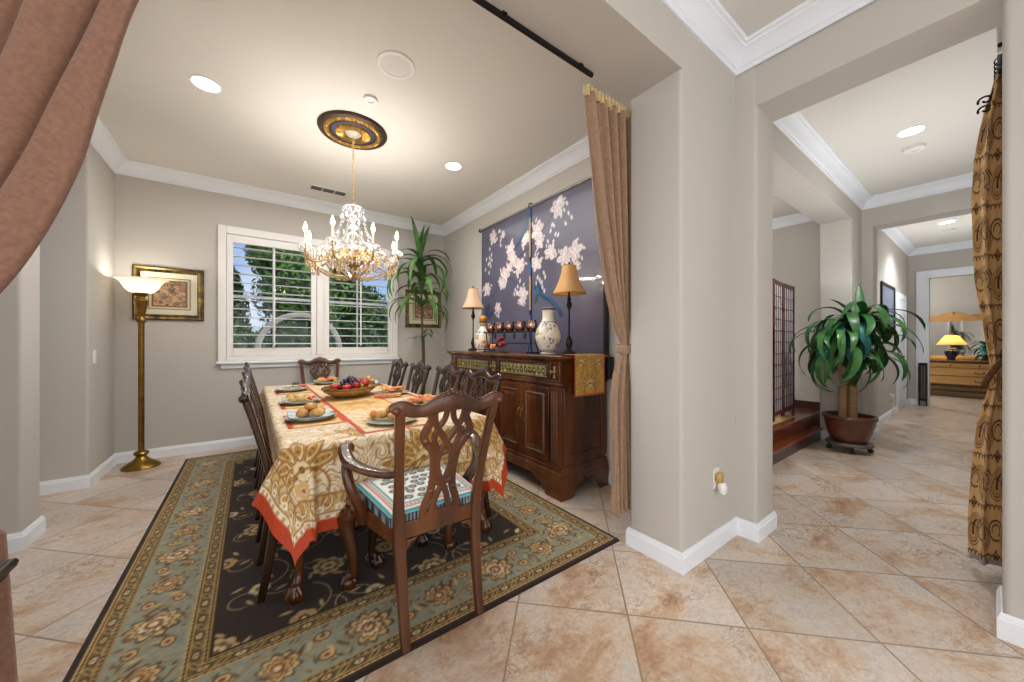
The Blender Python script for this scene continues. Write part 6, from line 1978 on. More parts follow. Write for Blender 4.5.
def tall_plant():
    r = random.Random(17)
    X, Y = 2.02, 4.95
    t = thing('tall_corner_plant', 'tall dracaena plant with long arching strap leaves in the corner past the sideboard', 'plant', (X, Y, 0))
    mb = MB(); mb.lathe([(0.0005, 0.0), (0.12, 0.0), (0.145, 0.12), (0.165, 0.26), (0.180, 0.27), (0.178, 0.30), (0.160, 0.30), (0.155, 0.26), (0.0005, 0.255)], 28); mb.build('pot', M['clay'], t)
    mb = MB(); mb.lathe([(0.156, 0.262), (0.10, 0.272), (1e-6, 0.275)], 20); mb.build('soil', M['soil'], t)
    stem = crv([(0.0, 0, 0.26), (0.01, 0.01, 0.7), (0.0, 0.0, 1.2), (-0.015, 0.0, 1.7), (-0.02, 0.01, 2.15), (-0.035, 0.02, 2.55)], 6)
    mb = MB(); mb.tube(stem, [0.020 - 0.008 * i / (len(stem) - 1) for i in range(len(stem))], 10)
    mb.tube([(0.03, 0.02, 0.26), (0.035, 0.02, 0.8), (0.03, 0.02, 1.3)], [0.016, 0.014, 0.008], 8); mb.build('stem', M['bark2'], t)
    mb = MB()
    for k in range(4):     # upright crown leaves
        arch_leaf(mb, (-0.035, 0.02, 2.42), 0.4 + 1.6 * k, r.uniform(0.50, 0.66), 1.52 - 0.06 * k, 0.22, 0.046, 0.3)
    for k in range(40):
        z = (1.78, 2.0, 2.2, 2.36, 2.44)[k % 5] + r.uniform(-0.06, 0.04)
        az = k * 2.399 + r.uniform(-0.3, 0.3)
        L = r.uniform(0.62, 0.98)
        if math.cos(az) > 0.1: L = min(L, 0.56 + 0.35 * (1 - math.cos(az)))
        if math.sin(az) > 0.1: L = min(L, 0.46 + 0.35 * (1 - math.sin(az)))
        arch_leaf(mb, (-0.02, 0.01, z), az, L, r.uniform(0.55, 1.15), r.uniform(2.2, 2.9), r.uniform(0.030, 0.042), 0.25, r.uniform(-0.25, 0.25), seg=12)
    for k in range(5):
        arch_leaf(mb, (0.03, 0.02, 1.25 + 0.03 * k), 2.6 + 1.1 * k, r.uniform(0.26, 0.36), 0.9, 1.8, 0.024, 0.25)
    mb.build('leaves', M['leaf2'], t, ang=80)
tall_plant()

def hall_plant():
    r = random.Random(23)
    X, Y = 5.55, 0.995
    cd = thing('plant_caddy', 'low wheeled metal plant stand under the big brown pot in the hall', 'plant stand', (X, Y, 0))
    mb = MB(); mb.lathe([(0.16, 0.075), (0.205, 0.078), (0.210, 0.092), (0.200, 0.110), (0.16, 0.112), (0.0005, 0.108)], 32); mb.build('tray', mat('tarnished_tin', (120, 108, 100), 0.5, metal=0.4, noise=(12, 0.4)), cd)
    for k in range(4):
        a = 2 * PI * k / 4 + 0.35
        mb = MB(); mb.lathe([(0.020, -0.012), (0.026, -0.008), (0.026, 0.008), (0.020, 0.012)], 14, (0.175 * math.cos(a), 0.175 * math.sin(a), 0.027), axis=(-math.sin(a), math.cos(a), 0)); mb.box(0.175 * math.cos(a) - 0.008, 0.175 * math.cos(a) + 0.008, 0.175 * math.sin(a) - 0.008, 0.175 * math.sin(a) + 0.008, 0.045, 0.08)
        mb.build('caster', M['black'], cd)
    t = thing('potted_dracaena', 'leafy corn plant with two thick canes in a wide brown bowl beside the hall column', 'plant', (X, Y, 0.1135))
    mb = MB(); mb.lathe([(0.0005, 0.0), (0.145, 0.0), (0.165, 0.02), (0.190, 0.10), (0.212, 0.19), (0.222, 0.255), (0.236, 0.262), (0.240, 0.285), (0.235, 0.300), (0.214, 0.300), (0.208, 0.25), (0.0005, 0.240)], 40); mb.build('pot', M['terracotta'], t)
    mb = MB(); mb.lathe([(0.2075, 0.246), (0.12, 0.258), (1e-6, 0.262)], 24); mb.build('soil', M['soil'], t)
    # basis across the view so that the two canes stand side by side
    ux, uy = 0.806, -0.592
    def Q(a, b, z): return (ux * a + 0.592 * b, uy * a + 0.806 * b, z)
    mb = MB()
    c1 = crv([Q(0.035, 0, 0.24), Q(0.038, 0, 0.5), Q(0.040, 0.0, 0.80), Q(0.055, 0, 0.98), Q(0.10, 0.0, 1.12), Q(0.135, 0.02, 1.28)], 5)
    mb.tube(c1, [0.044 - 0.022 * (i / (len(c1) - 1)) ** 1.6 for i in range(len(c1))], 14)
    c2 = crv([Q(-0.055, 0.02, 0.24), Q(-0.057, 0.02, 0.42), Q(-0.056, 0.02, 0.62)], 5); mb.tube(c2, 0.038, 14)
    for p0, p1 in ((Q(0.045, 0, 0.86), Q(0.0, 0.03, 1.36)), (Q(0.06, 0, 0.98), Q(0.13, -0.05, 1.38)), (Q(-0.056, 0.02, 0.58), Q(-0.10, 0.06, 1.18)), (Q(-0.05, 0.02, 0.56), Q(-0.14, -0.04, 1.05))):
        mid = [(u_ + v_) / 2 + 0.015 for u_, v_ in zip(p0, p1)]
        mb.tube(crv([p0, mid, p1], 5), 0.013, 9)
    mb.build('canes', M['bark'], t)
    gl, gt = MB(), MB()
    heads = [(Q(0.0, 0.03, 1.40), 28, 0.60), (Q(0.135, 0.02, 1.34), 28, 0.62), (Q(0.13, -0.05, 1.44), 20, 0.58), (Q(-0.10, 0.06, 1.24), 30, 0.64), (Q(-0.14, -0.04, 1.12), 26, 0.54), (Q(0.22, 0.0, 1.10), 26, 0.50)]
    for (h, n, L0) in heads:
        for k in range(n):
            az = k * 2.399 + r.uniform(-0.25, 0.25); f = k / n
            L = L0 * r.uniform(0.62, 1.25)
            if math.sin(az) > 0.45 and h[0] > 0.05: L *= 0.6
            if math.cos(az) > 0.5: L *= 0.7
            el = 0.1 + 1.1 * f + r.uniform(-0.45, 0.45)
            teal = r.random() < 0.12 and f < 0.8  # these leaves get the blue-green colour painted in for sky sheen
            arch_leaf(gt if teal else gl, (h[0], h[1], h[2] - 0.16 * (1 - f)), az, L * (0.85 if teal else 1), el, 2.4 + 0.6 * f + r.uniform(-0.3, 0.4), r.uniform(0.030, 0.050), 0.22, r.uniform(-0.6, 0.6), seg=11)
    arch_leaf(gl, Q(0.12, 0.0, 1.40), 0.2, 0.44, 1.40, 0.25, 0.046, 0.3)
    arch_leaf(gl, Q(0.06, 0.0, 1.38), 2.2, 0.36, 1.2, 0.7, 0.042, 0.3)
    gl.build('leaves', M['leaf'], t, ang=80); tag(gt.build('sheen_leaves', M['leafteal'], t, ang=80), 'leaves tinted blue green for sky sheen')
hall_plant()
# ------------------------------------------------------------------ place settings
ZT = TZ + 0.0045
M['plate'] = mat('celadon_stoneware', (168, 166, 144), 0.3, noise=(20, 0.15), coat=0.2)
M['plateblue'] = mat('blue_white_plate', (216, 222, 226), 0.22, noise=(26, 0.3), dark=(168, 188, 206), coat=0.4)
M['bread'] = mat('bread_crust', (186, 126, 56), 0.5, noise=(26, 0.45), dark=(222, 182, 112), bump=(40, 0.2))
M['breadcut'] = mat('bread_crumb', (214, 170, 100), 0.7, noise=(26, 0.4), dark=(168, 110, 50), bump=(60, 0.3))
M['crab'] = mat('cooked_shellfish', (204, 84, 44), 0.35, noise=(14, 0.5), dark=(232, 160, 104), bump=(40, 0.15))
M['pasta'] = mat('pasta_gold', (226, 190, 112), 0.45, noise=(20, 0.3))
M['lettuce'] = mat('lettuce', (128, 150, 70), 0.5, noise=(16, 0.4))
M['lemon'] = mat('lemon', (236, 200, 76), 0.4, noise=(20, 0.15), bump=(80, 0.1))
M['orange'] = mat('orange_fruit', (230, 132, 40), 0.45, noise=(20, 0.2), bump=(90, 0.1))
M['oyster'] = mat('oyster_shell', (120, 116, 104), 0.5, noise=(16, 0.5), dark=(188, 184, 170), bump=(30, 0.3))
M['chili'] = mat('red_pepper', (200, 44, 34), 0.3, noise=(12, 0.2))

def plate_mesh():
    q = MB(); q.lathe([(0.0005, 0.0), (0.085, 0.0), (0.095, 0.005), (0.145, 0.016), (0.150, 0.020), (0.146, 0.0215), (0.096, 0.011), (0.0005, 0.009)], 40)
    return q.mesh('stoneware_plate', M['plate'])
def square_mesh():
    """square dish with lifted corners"""
    q = MB(); n = 17; w = 0.125
    P = []
    for j in range(n):
        for i in range(n):
            u, v = -1 + 2 * i / (n - 1), -1 + 2 * j / (n - 1)
            m_ = max(abs(u), abs(v))
            z = 0.004 + 0.010 * max(0, (m_ - 0.6) / 0.4) ** 1.3 + 0.016 * (abs(u) * abs(v)) ** 3
            P.append((w * u * (1 - 0.05 * v * v), w * v * (1 - 0.05 * u * u), z))
    q.add(P, [(j * n + i, j * n + i + 1, (j + 1) * n + i + 1, (j + 1) * n + i) for j in range(n - 1) for i in range(n - 1)])
    return q
pm_ = plate_mesh(); sq_ = square_mesh()
sq_me = sq_.mesh('square_dish', M['plateblue'])
def roll_mesh(seed, m):
    r = random.Random(seed); q = MB(); n, k = 16, 10
    vs = []
    for i in range(k + 1):
        t = PI * i / k
        for a in range(n):
            th = 2 * PI * a / n
            rr = 1 + 0.05 * math.sin(3 * th + seed) + 0.03 * math.sin(5 * t + seed)
            vs.append((0.046 * math.sin(t) * math.cos(th) * rr, 0.036 * math.sin(t) * math.sin(th) * rr, 0.026 - 0.026 * math.cos(t) * (1 if t > PI / 2 else 0.95)))
    q.add(vs, [(i * n + a, i * n + (a + 1) % n, (i + 1) * n + (a + 1) % n, (i + 1) * n + a) for i in range(k) for a in range(n)])
    return q.mesh('bread_roll', M[m])
rolls = [roll_mesh(1, 'bread'), roll_mesh(2, 'bread'), roll_mesh(3, 'breadcut')]
def tail_mesh(seed):
    """curved shellfish tail with ringed segments and a fan"""
    q = MB(); pts = []; rad = []
    for i in range(15):
        t = i / 14; a = -0.3 + 1.7 * t
        pts.append((0.055 * math.cos(a) - 0.03, 0.055 * math.sin(a) - 0.03, 0.018)); rad.append((0.021 * (1 - 0.6 * t)) * (1.0 if i % 2 else 0.86))
    q.tube(pts, rad, 10)
    e = pts[-1]
    for s in (-0.5, 0, 0.5):
        q.leaf([e, (e[0] - 0.022, e[1] + 0.012 * s * 2, 0.022), (e[0] - 0.040, e[1] + 0.03 * s, 0.026)], [0.004, 0.010, 0.006])
    for s in (0, 1, 2):
        q.tube([pts[2 + s * 2], (pts[2 + s * 2][0] + 0.03, pts[2 + s * 2][1] - 0.01, 0.028), (pts[2 + s * 2][0] + 0.045, pts[2 + s * 2][1] + 0.01, 0.012)], 0.003, 6)
    return q.mesh('shellfish', M['crab'])
tail_me = tail_mesh(1)
def pasta_mesh(seed):
    r = random.Random(seed); q = MB()
    for k in range(26):
        a, rr = r.uniform(0, 6.28), r.uniform(0.0, 0.045)
        cx_, cy_, R = rr * math.cos(a), rr * math.sin(a), r.uniform(0.018, 0.032)
        z0 = r.uniform(0.006, 0.034) * (1 - rr * 10) + 0.008
        tl = r.uniform(-0.5, 0.5)
        q.tube([(cx_ + R * math.cos(t), cy_ + R * math.sin(t), z0 + R * 0.4 * math.sin(t + tl)) for t in np.linspace(r.uniform(0, 3), r.uniform(4, 7), 12)], 0.0045, 6)
    return q.mesh('pasta', M['pasta'])
pasta_me = [pasta_mesh(1), pasta_mesh(2)]
def shell_mesh():
    q = MB(); vs = []; n, k = 14, 7
    for i in range(k + 1):
        t = i / k
        for a in range(n):
            th = PI * (a / (n - 1)) - PI / 2
            rr = 0.042 * t * (1 + 0.06 * math.cos(9 * th))
            vs.append((rr * math.cos(th) * 1.1, rr * math.sin(th) * 0.85, 0.006 + 0.016 * (1 - t * t) + 0.003 * math.cos(9 * th) * t))
    q.add(vs, [(i * n + a, i * n + a + 1, (i + 1) * n + a + 1, (i + 1) * n + a) for i in range(k) for a in range(n - 1)])
    return q.mesh('oyster', M['oyster'])
oy_me = shell_mesh()
def lettuce_mesh():
    q = MB(); n = 14; P = []
    for j in range(n):
        for i in range(n):
            u, v = -1 + 2 * i / (n - 1), -1 + 2 * j / (n - 1)
            d = math.hypot(u, v)
            P.append((0.055 * u, 0.045 * v, 0.006 + 0.010 * d * math.sin(6 * math.atan2(v, u + 1e-6) + 3 * d) + 0.008 * d))
    q.add(P, [(j * n + i, j * n + i + 1, (j + 1) * n + i + 1, (j + 1) * n + i) for j in range(n - 1) for i in range(n - 1)])
    return q.mesh('lettuce_leaf', M['lettuce'])
le_me = lettuce_mesh()
def wedge_mesh(m):
    q = MB(); n = 10
    top = [(0.030 * math.cos(PI * i / n), 0.0, 0.030 * math.sin(PI * i / n)) for i in range(n + 1)]
    q.lathe([(1e-6, -0.026), (0.014, -0.020), (0.024, -0.008), (0.025, 0.006), (0.016, 0.020), (1e-6, 0.027)], 12, (0, 0, 0.024), axis=(1, 0, 0.1))
    return q.mesh('citrus', M[m])
lem_me, or_me = wedge_mesh('lemon'), wedge_mesh('orange')
def pep_mesh():
    q = MB(); pts = crv([(-0.05, 0, 0.012), (-0.02, 0.012, 0.015), (0.02, 0.010, 0.014), (0.055, -0.008, 0.012)], 4)
    q.tube(pts, [0.004 + 0.010 * math.sin(PI * i / (len(pts) - 1)) for i in range(len(pts))], 8)
    return q.mesh('pepper', M['chili'])
pep_me = pep_mesh()

NAMES = [
    # x, y, description of the plate, food, is it the square dish too
    (0.310, place_L[0], 'nearest lamp-side place', 'rolls'),
    (0.320, place_L[1], 'middle lamp-side place', 'pasta'),
    (0.330, place_L[2], 'farthest lamp-side place', 'oysters'),
    (0.720, 4.68, 'window-end place', 'shellfish'),
    (1.090, place_R[2], 'farthest sideboard-side place', 'rolls2'),
    (1.085, place_R[1], 'middle sideboard-side place', 'crab'),
    (1.080, place_R[0], 'nearest sideboard-side place', 'crab2'),
    (0.700, 2.20, 'place before the nearest armchair', 'bread'),
]
def food(me, name, label, cat, x, y, z, rz, group=None, scale=None, tilt=0.0):
    o = put(me, name, None, (x, y, z), (tilt, 0, rz), scale)
    return tag(o, label, cat, group)
rp = random.Random(3)
for i, (x, y, where, kind) in enumerate(NAMES):
    end = i in (3, 7)
    if not end:
        placemat(x + (0.02 if x < 0.7 else -0.02), y, 0.32, 0.44, 'gold placemat with red ends at the ' + where, 50 + i)
    zp = ZT + (0.005 if not end else 0.0065)
    o = put(pm_, 'dinner_plate', None, (x, y, zp)); tag(o, 'round grey-green plate at the ' + where, 'plate', 'stoneware plates round the table')
    zs = zp + 0.0215
    if kind in ('rolls', 'pasta', 'oysters', 'shellfish', 'rolls2', 'crab2'):
        o = put(sq_me, 'square_dish', None, (x, y, zp + 0.0135)); tag(o, 'pale blue square dish at the ' + where, 'dish', 'square dishes on the plates')
        o.modifiers.new('solid', 'SOLIDIFY').thickness = 0.004
    g = 'food at the ' + where
    zf = zp + 0.020
    if kind in ('rolls', 'rolls2', 'bread'):
        n = 5 if kind == 'rolls' else 4
        for k in range(n):
            a = k * 2 * PI / (n - 1) + 0.5
            d = 0.058 if k < n - 1 else 0.0
            zz = zf + (0.0 if k < n - 1 else 0.034)
            food(rolls[k % 3 if kind != 'bread' else 2], 'bread_roll', ('golden bread roll resting on top of the others on the ' if k == n - 1 else 'golden bread roll in the ring of rolls at the ') + where, 'bread', x + d * math.cos(a), y + d * math.sin(a), zz, a + 0.6, g)
        if kind == 'bread':
            food(or_me, 'orange_slice', 'orange wedge among the bread at the ' + where, 'orange', x - 0.09, y + 0.07, zf, 0.4, g)
    elif kind == 'pasta':
        for k, dx in enumerate((-0.035, 0.045)):
            food(pasta_me[k], 'pasta', ('left' if k == 0 else 'right') + ' nest of golden pasta at the ' + where, 'pasta', x + dx, y - 0.01, zf - 0.004, 0.5 * k, g)
        food(rolls[0], 'bread_roll', 'bread roll beside the pasta at the ' + where, 'bread', x - 0.055, y + 0.055, zf + 0.004, 1.0, g)
        for k in range(2): food(pep_me, 'red_pepper', 'red pepper beside the pasta at the ' + where, 'pepper', x + 0.07, y + 0.02 - 0.05 * k, zf + 0.002, 0.6 + k, g)
    elif kind == 'oysters':
        for k in range(5):
            a = k * 2 * PI / 5
            food(oy_me, 'oyster', 'grey oyster shell at the ' + where, 'oyster', x + 0.05 * math.cos(a), y + 0.05 * math.sin(a), zf, a, g)
        food(pep_me, 'red_pepper', 'red pepper at the edge of the oyster plate at the ' + where, 'pepper', x + 0.09, y + 0.01, zf + 0.004, 0.9, g)
        food(le_me, 'lettuce_leaf', 'lettuce leaf under the oysters at the ' + where, 'lettuce', x, y, zf - 0.006, 0.0, g)
    else:
        nn = 3 if kind != 'crab2' else 4
        food(le_me, 'lettuce_leaf', 'lettuce leaf under the shellfish at the ' + where, 'lettuce', x + 0.02, y - 0.02, zf - 0.008, 0.4, g)
        for k in range(nn):
            a = k * 2 * PI / nn + 0.4
            food(tail_me, 'shellfish', 'orange-red shellfish tail at the ' + where, 'shellfish', x + 0.045 * math.cos(a), y + 0.045 * math.sin(a), zf + 0.006, a, g, (1.25, 1.25, 1.25))
        food(lem_me, 'lemon', 'lemon at the edge of the shellfish at the ' + where, 'lemon', x - 0.07, y + 0.035, zf + 0.001, 0.8, g)
        if kind in ('crab2', 'shellfish'):
            food(rolls[1], 'bread_roll', 'bread roll beside the shellfish at the ' + where, 'bread', x + 0.06, y + 0.055, zf + 0.006, 0.3, g)
# rolled napkin with a ring beside the right-hand middle plate
nk = thing('napkin', 'rolled orange and white napkin with a ring beside the middle plate on the sideboard side', 'napkin', (0.97, 3.20, ZT + 0.022))
mb = MB(); mb.tube([(-0.10, 0.01, 0), (-0.02, 0, 0), (0.04, 0, 0), (0.12, -0.012, 0)], [0.017, 0.013, 0.013, 0.020], 12); mb.build('cloth', M['crab'], nk)
mb = MB(); mb.tube([(0.0, 0.017 * math.cos(a), 0.017 * math.sin(a)) for a in np.linspace(0, 2 * PI, 17)[:-1]], 0.0035, 6, closed=True); mb.build('ring', M['brass'], nk)

# ------------------------------------------------------------------ fruit bowl
FX, FY = 0.735, 3.50
zb = TZ + 0.011
fbw = thing('fruit_bowl', 'wide woven bowl heaped with fruit in the middle of the table', 'bowl', (FX, FY, zb), 0.9)
mb = MB()
prof = crv([(0.0005, 0.004), (0.10, 0.004), (0.17, 0.020), (0.235, 0.052), (0.262, 0.080)], 5)
rings = []
for r, z in prof:
    rings.append([(float(r) * 1.12 * math.cos(2 * PI * a / 56), float(r) * 0.78 * math.sin(2 * PI * a / 56), float(z)) for a in range(56)])
vs = [p for q in rings for p in q]
mb.add(vs, [(i * 56 + a, i * 56 + (a + 1) % 56, (i + 1) * 56 + (a + 1) % 56, (i + 1) * 56 + a) for i in range(len(rings) - 1) for a in range(56)])
mb.build('basin', mat('woven_rattan', (198, 160, 96), 0.6, noise=(50, 0.5), bump=(120, 0.4)), fbw, solid=0.007)
mb = MB(); mb.tube([(0.262 * 1.12 * math.cos(2 * PI * a / 64), 0.262 * 0.78 * math.sin(2 * PI * a / 64), 0.082 + 0.003 * math.cos(a * 8)) for a in range(64)], 0.009, 8, closed=True); mb.build('braided_rim', mat('rattan_rim', (150, 106, 50), 0.6, noise=(70, 0.5), bump=(120, 0.3)), fbw)
for s in (-1, 1):
    mb = MB(); mb.tube(crv([(s * 0.285, -0.045, 0.080), (s * 0.335, -0.035, 0.098), (s * 0.345, 0.0, 0.102), (s * 0.335, 0.035, 0.098), (s * 0.285, 0.045, 0.080)], 5), 0.007, 8); mb.build('handle', bpy.data.materials['rattan_rim'], fbw)
def bowl_pt(a, b):
    c_, s_ = math.cos(0.9), math.sin(0.9); return FX + a * c_ - b * s_, FY + a * s_ + b * c_
def apple(a, b, z, r, m, label, tilt=0.0):
    x, y = bowl_pt(a, b)
    t = thing('apple', label, 'apple', (x, y, zb + z), rp.uniform(0, 6)); t.rotation_euler = (tilt, 0.2, rp.uniform(0, 6))
    q = MB(); pr = crv([(1e-4, -0.78 * r), (0.28 * r, -0.86 * r), (0.70 * r, -0.58 * r), (0.98 * r, 0.05 * r), (0.88 * r, 0.56 * r), (0.50 * r, 0.82 * r), (0.18 * r, 0.74 * r), (1e-4, 0.60 * r)], 4)
    q.lathe([(max(float(u), 1e-5), float(v)) for u, v in pr], 22); q.build('fruit', m, t)
    q = MB(); q.tube([(0, 0, 0.6 * r), (0.004, 0, 0.85 * r), (0.010, 0.002, 1.08 * r)], 0.0022, 6); q.build('stem', M['bark2'], t)
    t['group'] = 'apples in the fruit bowl'
red = mat('red_apple', (186, 24, 30), 0.22, noise=(9, 0.4), coat=0.4); grn = mat('green_apple', (128, 166, 48), 0.25, noise=(9, 0.25), coat=0.4)
apple(-0.165, -0.050, 0.085, 0.042, red, 'red apple at the left tip of the fruit bowl, in front')
apple(-0.215, 0.030, 0.098, 0.040, red, 'red apple at the left tip of the fruit bowl, behind')
apple(-0.125, 0.070, 0.098, 0.040, grn, 'green apple behind the grapes at the left of the bowl')
apple(-0.055, -0.105, 0.088, 0.040, grn, 'green apple at the front of the fruit bowl below the grapes')
apple(0.075, -0.095, 0.090, 0.042, red, 'red apple at the front of the bowl just right of the green apple')
apple(0.165, -0.055, 0.092, 0.043, red, 'red apple at the right front of the fruit bowl')
apple(0.220, 0.020, 0.104, 0.040, red, 'red apple at the right tip of the fruit bowl')
apple(-0.12, -0.115, 0.104, 0.036, red, 'red apple at the front left rim of the fruit bowl')
gx, gy = bowl_pt(0.02, 0.015)
gr = thing('grape_bunch', 'large bunch of dark purple grapes on top of the fruit bowl', 'grapes', (gx, gy, zb), 0.9)
gq = MB(); gq.ball((0, 0, 0), 0.0175, 12, 8, sz=1.1); gme = gq.mesh('grape', mat('purple_grape', (44, 26, 52), 0.25, noise=(16, 0.4), dark=(74, 48, 70), coat=0.3))
rg = random.Random(6); cnt = 0
for lay, (z, R, n) in enumerate(((0.058, 0.115, 22), (0.085, 0.105, 20), (0.112, 0.085, 16), (0.138, 0.055, 10), (0.156, 0.022, 4))):
    for k in range(n):
        a = 2 * PI * k / n + lay * 0.4
        d = R * (1.0 if k % 2 else 0.68)
        put(gme, 'grape', gr, (d * 1.25 * math.cos(a) + rg.uniform(-0.006, 0.006), d * 0.75 * math.sin(a) + rg.uniform(-0.006, 0.006), z + rg.uniform(-0.006, 0.008)))
mb = MB(); mb.tube([(0, 0, 0.12), (0.01, 0.01, 0.165), (0.035, 0.02, 0.185)], 0.004, 6); mb.build('stem', M['bark2'], gr)

# ------------------------------------------------------------------ framed pictures on the window wall
def picture(name, label, x0, x1, z0, z1, fw, seed, ink):
    t = thing(name, label, 'picture', ((x0 + x1) / 2, YB, (z0 + z1) / 2), group='gilt framed pictures on the window wall')
    w, h = (x1 - x0) / 2, (z1 - z0) / 2
    mb = MB()
    # mitred frame with a raised profile
    prof = [(0.0, 0.0), (0.0, 0.022), (fw * 0.25, 0.034), (fw * 0.55, 0.026), (fw * 0.8, 0.030), (fw, 0.014), (fw, 0.0)]
    cs = [(-w, -h), (w, -h), (w, h), (-w, h)]
    vs = []
    for (cx_, cz_), (sx, sz) in zip(cs, ((1, 1), (-1, 1), (-1, -1), (1, -1))):
        for o_, d_ in prof: vs.append((cx_ + sx * o_, -d_, cz_ + sz * o_))
    k = len(prof)
    mb.add(vs, [(i * k + j, ((i + 1) % 4) * k + j, ((i + 1) % 4) * k + j + 1, i * k + j + 1) for i in range(4) for j in range(k - 1)])
    mb.build('frame', M['frame'], t, ang=20)
    W_, H_ = w - fw, h - fw
    c = Canvas(-W_, W_, -H_, H_, 0.004, (232, 222, 196))
    q = 0.40 * min(W_, H_)
    c.rect(-W_ + q * 0.62, W_ - q * 0.62, -H_ + q * 0.62, H_ - q * 0.62, (96, 76, 60)); c.rect(-W_ + q * 0.70, W_ - q * 0.70, -H_ + q * 0.70, H_ - q * 0.70, (226, 208, 168))
    c.rect(-W_ + q * 0.92, W_ - q * 0.92, -H_ + q * 0.92, H_ - q * 0.92, (120, 86, 66)); 
    ix, iz = W_ - q * 1.0, H_ - q * 1.0
    c.rect(-ix, ix, -iz, iz, ink)
    r = random.Random(seed)
    for i in range(120):
        px, pz = r.uniform(-ix + 0.015, ix - 0.015), r.uniform(-iz + 0.015, iz - 0.015)
        c.petals(px, pz, r.uniform(0.010, 0.020), 5, r.choice([(176, 110, 84), (120, 96, 90), (214, 190, 150), (150, 130, 96), (96, 80, 84), (198, 150, 110)]), r.uniform(0, 3), 0.8)
    c.rect(-ix, ix, iz - 0.008, iz, (130, 92, 76)); c.rect(-ix, ix, -iz, -iz + 0.008, (130, 92, 76)); c.rect(-ix, -ix + 0.008, -iz, iz, (130, 92, 76)); c.rect(ix - 0.008, ix, -iz, iz, (130, 92, 76))
    P = np.stack([c.X, np.full(c.X.shape, -0.012), c.Y], -1)
    grid_obj('print', P, c.a, col_mat(name + '_print', 0.6), t)
    mb = MB(); mb.box(-w + 0.005, w - 0.005, -0.010, 0.0, -h + 0.005, h - 0.005); mb.build('backing', M['black'], t)
    mb = MB(); mb.box(-W_, W_, -0.0155, -0.0145, -H_, H_); mb.build('picture_glass', M['pane'], t)
M['frame'] = mat('antique_gilt_frame', (150, 124, 74), 0.35, metal=0.8, noise=(14, 0.5), dark=(70, 64, 46), bump=(60, 0.1))
picture('framed_picture', 'wide gilt framed floral picture behind the floor lamp', -1.00, -0.43, 1.488, 2.062, 0.060, 4, (206, 170, 132))
picture('framed_picture', 'gilt framed square picture behind the tall corner plant', 1.905, 2.49, 1.478, 2.056, 0.055, 9, (186, 140, 104))

# switch, outlets
sw = thing('light_switch', 'white light switch on the left wall by the floor lamp corner', 'switch', (XL, 4.752, 1.12))
mb = MB(); mb.box(0, 0.006, -0.036, 0.036, -0.060, 0.060); mb.build('plate', M['white'], sw, bevel=0.003)
mb = MB(); mb.box(0.005, 0.011, -0.016, 0.016, -0.034, 0.034); mb.build('rocker', M['white'], sw, bevel=0.002)
ot = thing('wall_outlet', 'white electric outlet on the pier facing the foyer', 'outlet', (2.272, 1.005, 0.425))
mb = MB(); mb.box(-0.036, 0.036, -0.006, 0, -0.060, 0.060); mb.build('plate', M['white'], ot, bevel=0.003)
mb = MB(); mb.box(-0.017, 0.017, -0.010, -0.004, 0.008, 0.045); mb.box(-0.017, 0.017, -0.010, -0.004, -0.045, -0.008); mb.build('sockets', M['cream'], ot, bevel=0.003)
nl_ = thing('night_light', 'small plug-in fragrance warmer with amber top in the pier outlet', 'night light', (2.268, 0.994, 0.405))
mb = MB(); mb.box(-0.026, 0.026, -0.030, 0.0, 0.005, 0.060); mb.build('refill', mat('amber_refill', (196, 160, 86), 0.25, noise=(10, 0.2), coat=0.5), nl_, bevel=0.008)
mb = MB(); mb.lathe([(0.018, 0.0), (0.028, 0.012), (0.030, 0.035), (0.024, 0.060), (0.010, 0.072), (1e-6, 0.073)], 18, (0, -0.026, 0.006), axis=(0, -0.15, -1), sy=0.8); mb.build('body', M['white'], nl_)
# ------------------------------------------------------------------ shoji screen in the raised room
scn = thing('folding_screen', 'dark red lacquer folding shoji screen standing on the raised wood floor', 'folding screen', (0, 0, 0))
A, B, C_, D_ = (4.985, 1.56), (5.468, 1.605), (5.95, 1.623), (4.52, 1.62)
zb0, zt0 = 0.306, 2.0
for p, q in ((D_, A), (A, B), (B, C_)):
    dx, dy = q[0] - p[0], q[1] - p[1]; L = math.hypot(dx, dy); ux, uy = dx / L, dy / L; vx, vy = -uy, ux
    mb = MB()
    def bar(s0, s1, z0, z1, th=0.014):
        mb.obox((p[0] + ux * (s0 + s1) / 2, p[1] + uy * (s0 + s1) / 2, (z0 + z1) / 2), (ux * (s1 - s0) / 2, uy * (s1 - s0) / 2, 0), (vx * th, vy * th, 0), (0, 0, (z1 - z0) / 2))
    bar(0.004, 0.050, zb0, zt0); bar(L - 0.050, L - 0.004, zb0, zt0)
    bar(0.05, L - 0.05, zt0 - 0.05, zt0); bar(0.05, L - 0.05, zb0 + 0.05, zb0 + 0.10)
    fr = mb.build('panel_frame', M['redlacq'], scn, bevel=0.003)
    mb = MB(); bar(0.05, L - 0.05, zb0 + 0.10, zt0 - 0.05, 0.002); mb.build('paper', M['paper'], fr, smooth=False)
    mb = MB()
    for k in range(1, 4): bar(0.05 + (L - 0.1) * k / 4 - 0.005, 0.05 + (L - 0.1) * k / 4 + 0.005, zb0 + 0.1, zt0 - 0.05, 0.007)
    for k in range(1, 11): zz = zb0 + 0.10 + (zt0 - zb0 - 0.15) * k / 11; bar(0.05, L - 0.05, zz - 0.005, zz + 0.005, 0.006)
    mb.build('lattice', M['redlacq'], fr, smooth=False)
for p in (A, B):
    mb = MB()
    for z in (0.62, 1.65): mb.lathe([(0.006, -0.03), (0.006, 0.03)], 10, (p[0], p[1] - 0.020, z))
    mb.build('hinge', M['brass'], scn)
mt = MB(); mt.box(2.9, 5.6, 1.50, 3.2, 0.3005, 0.305)
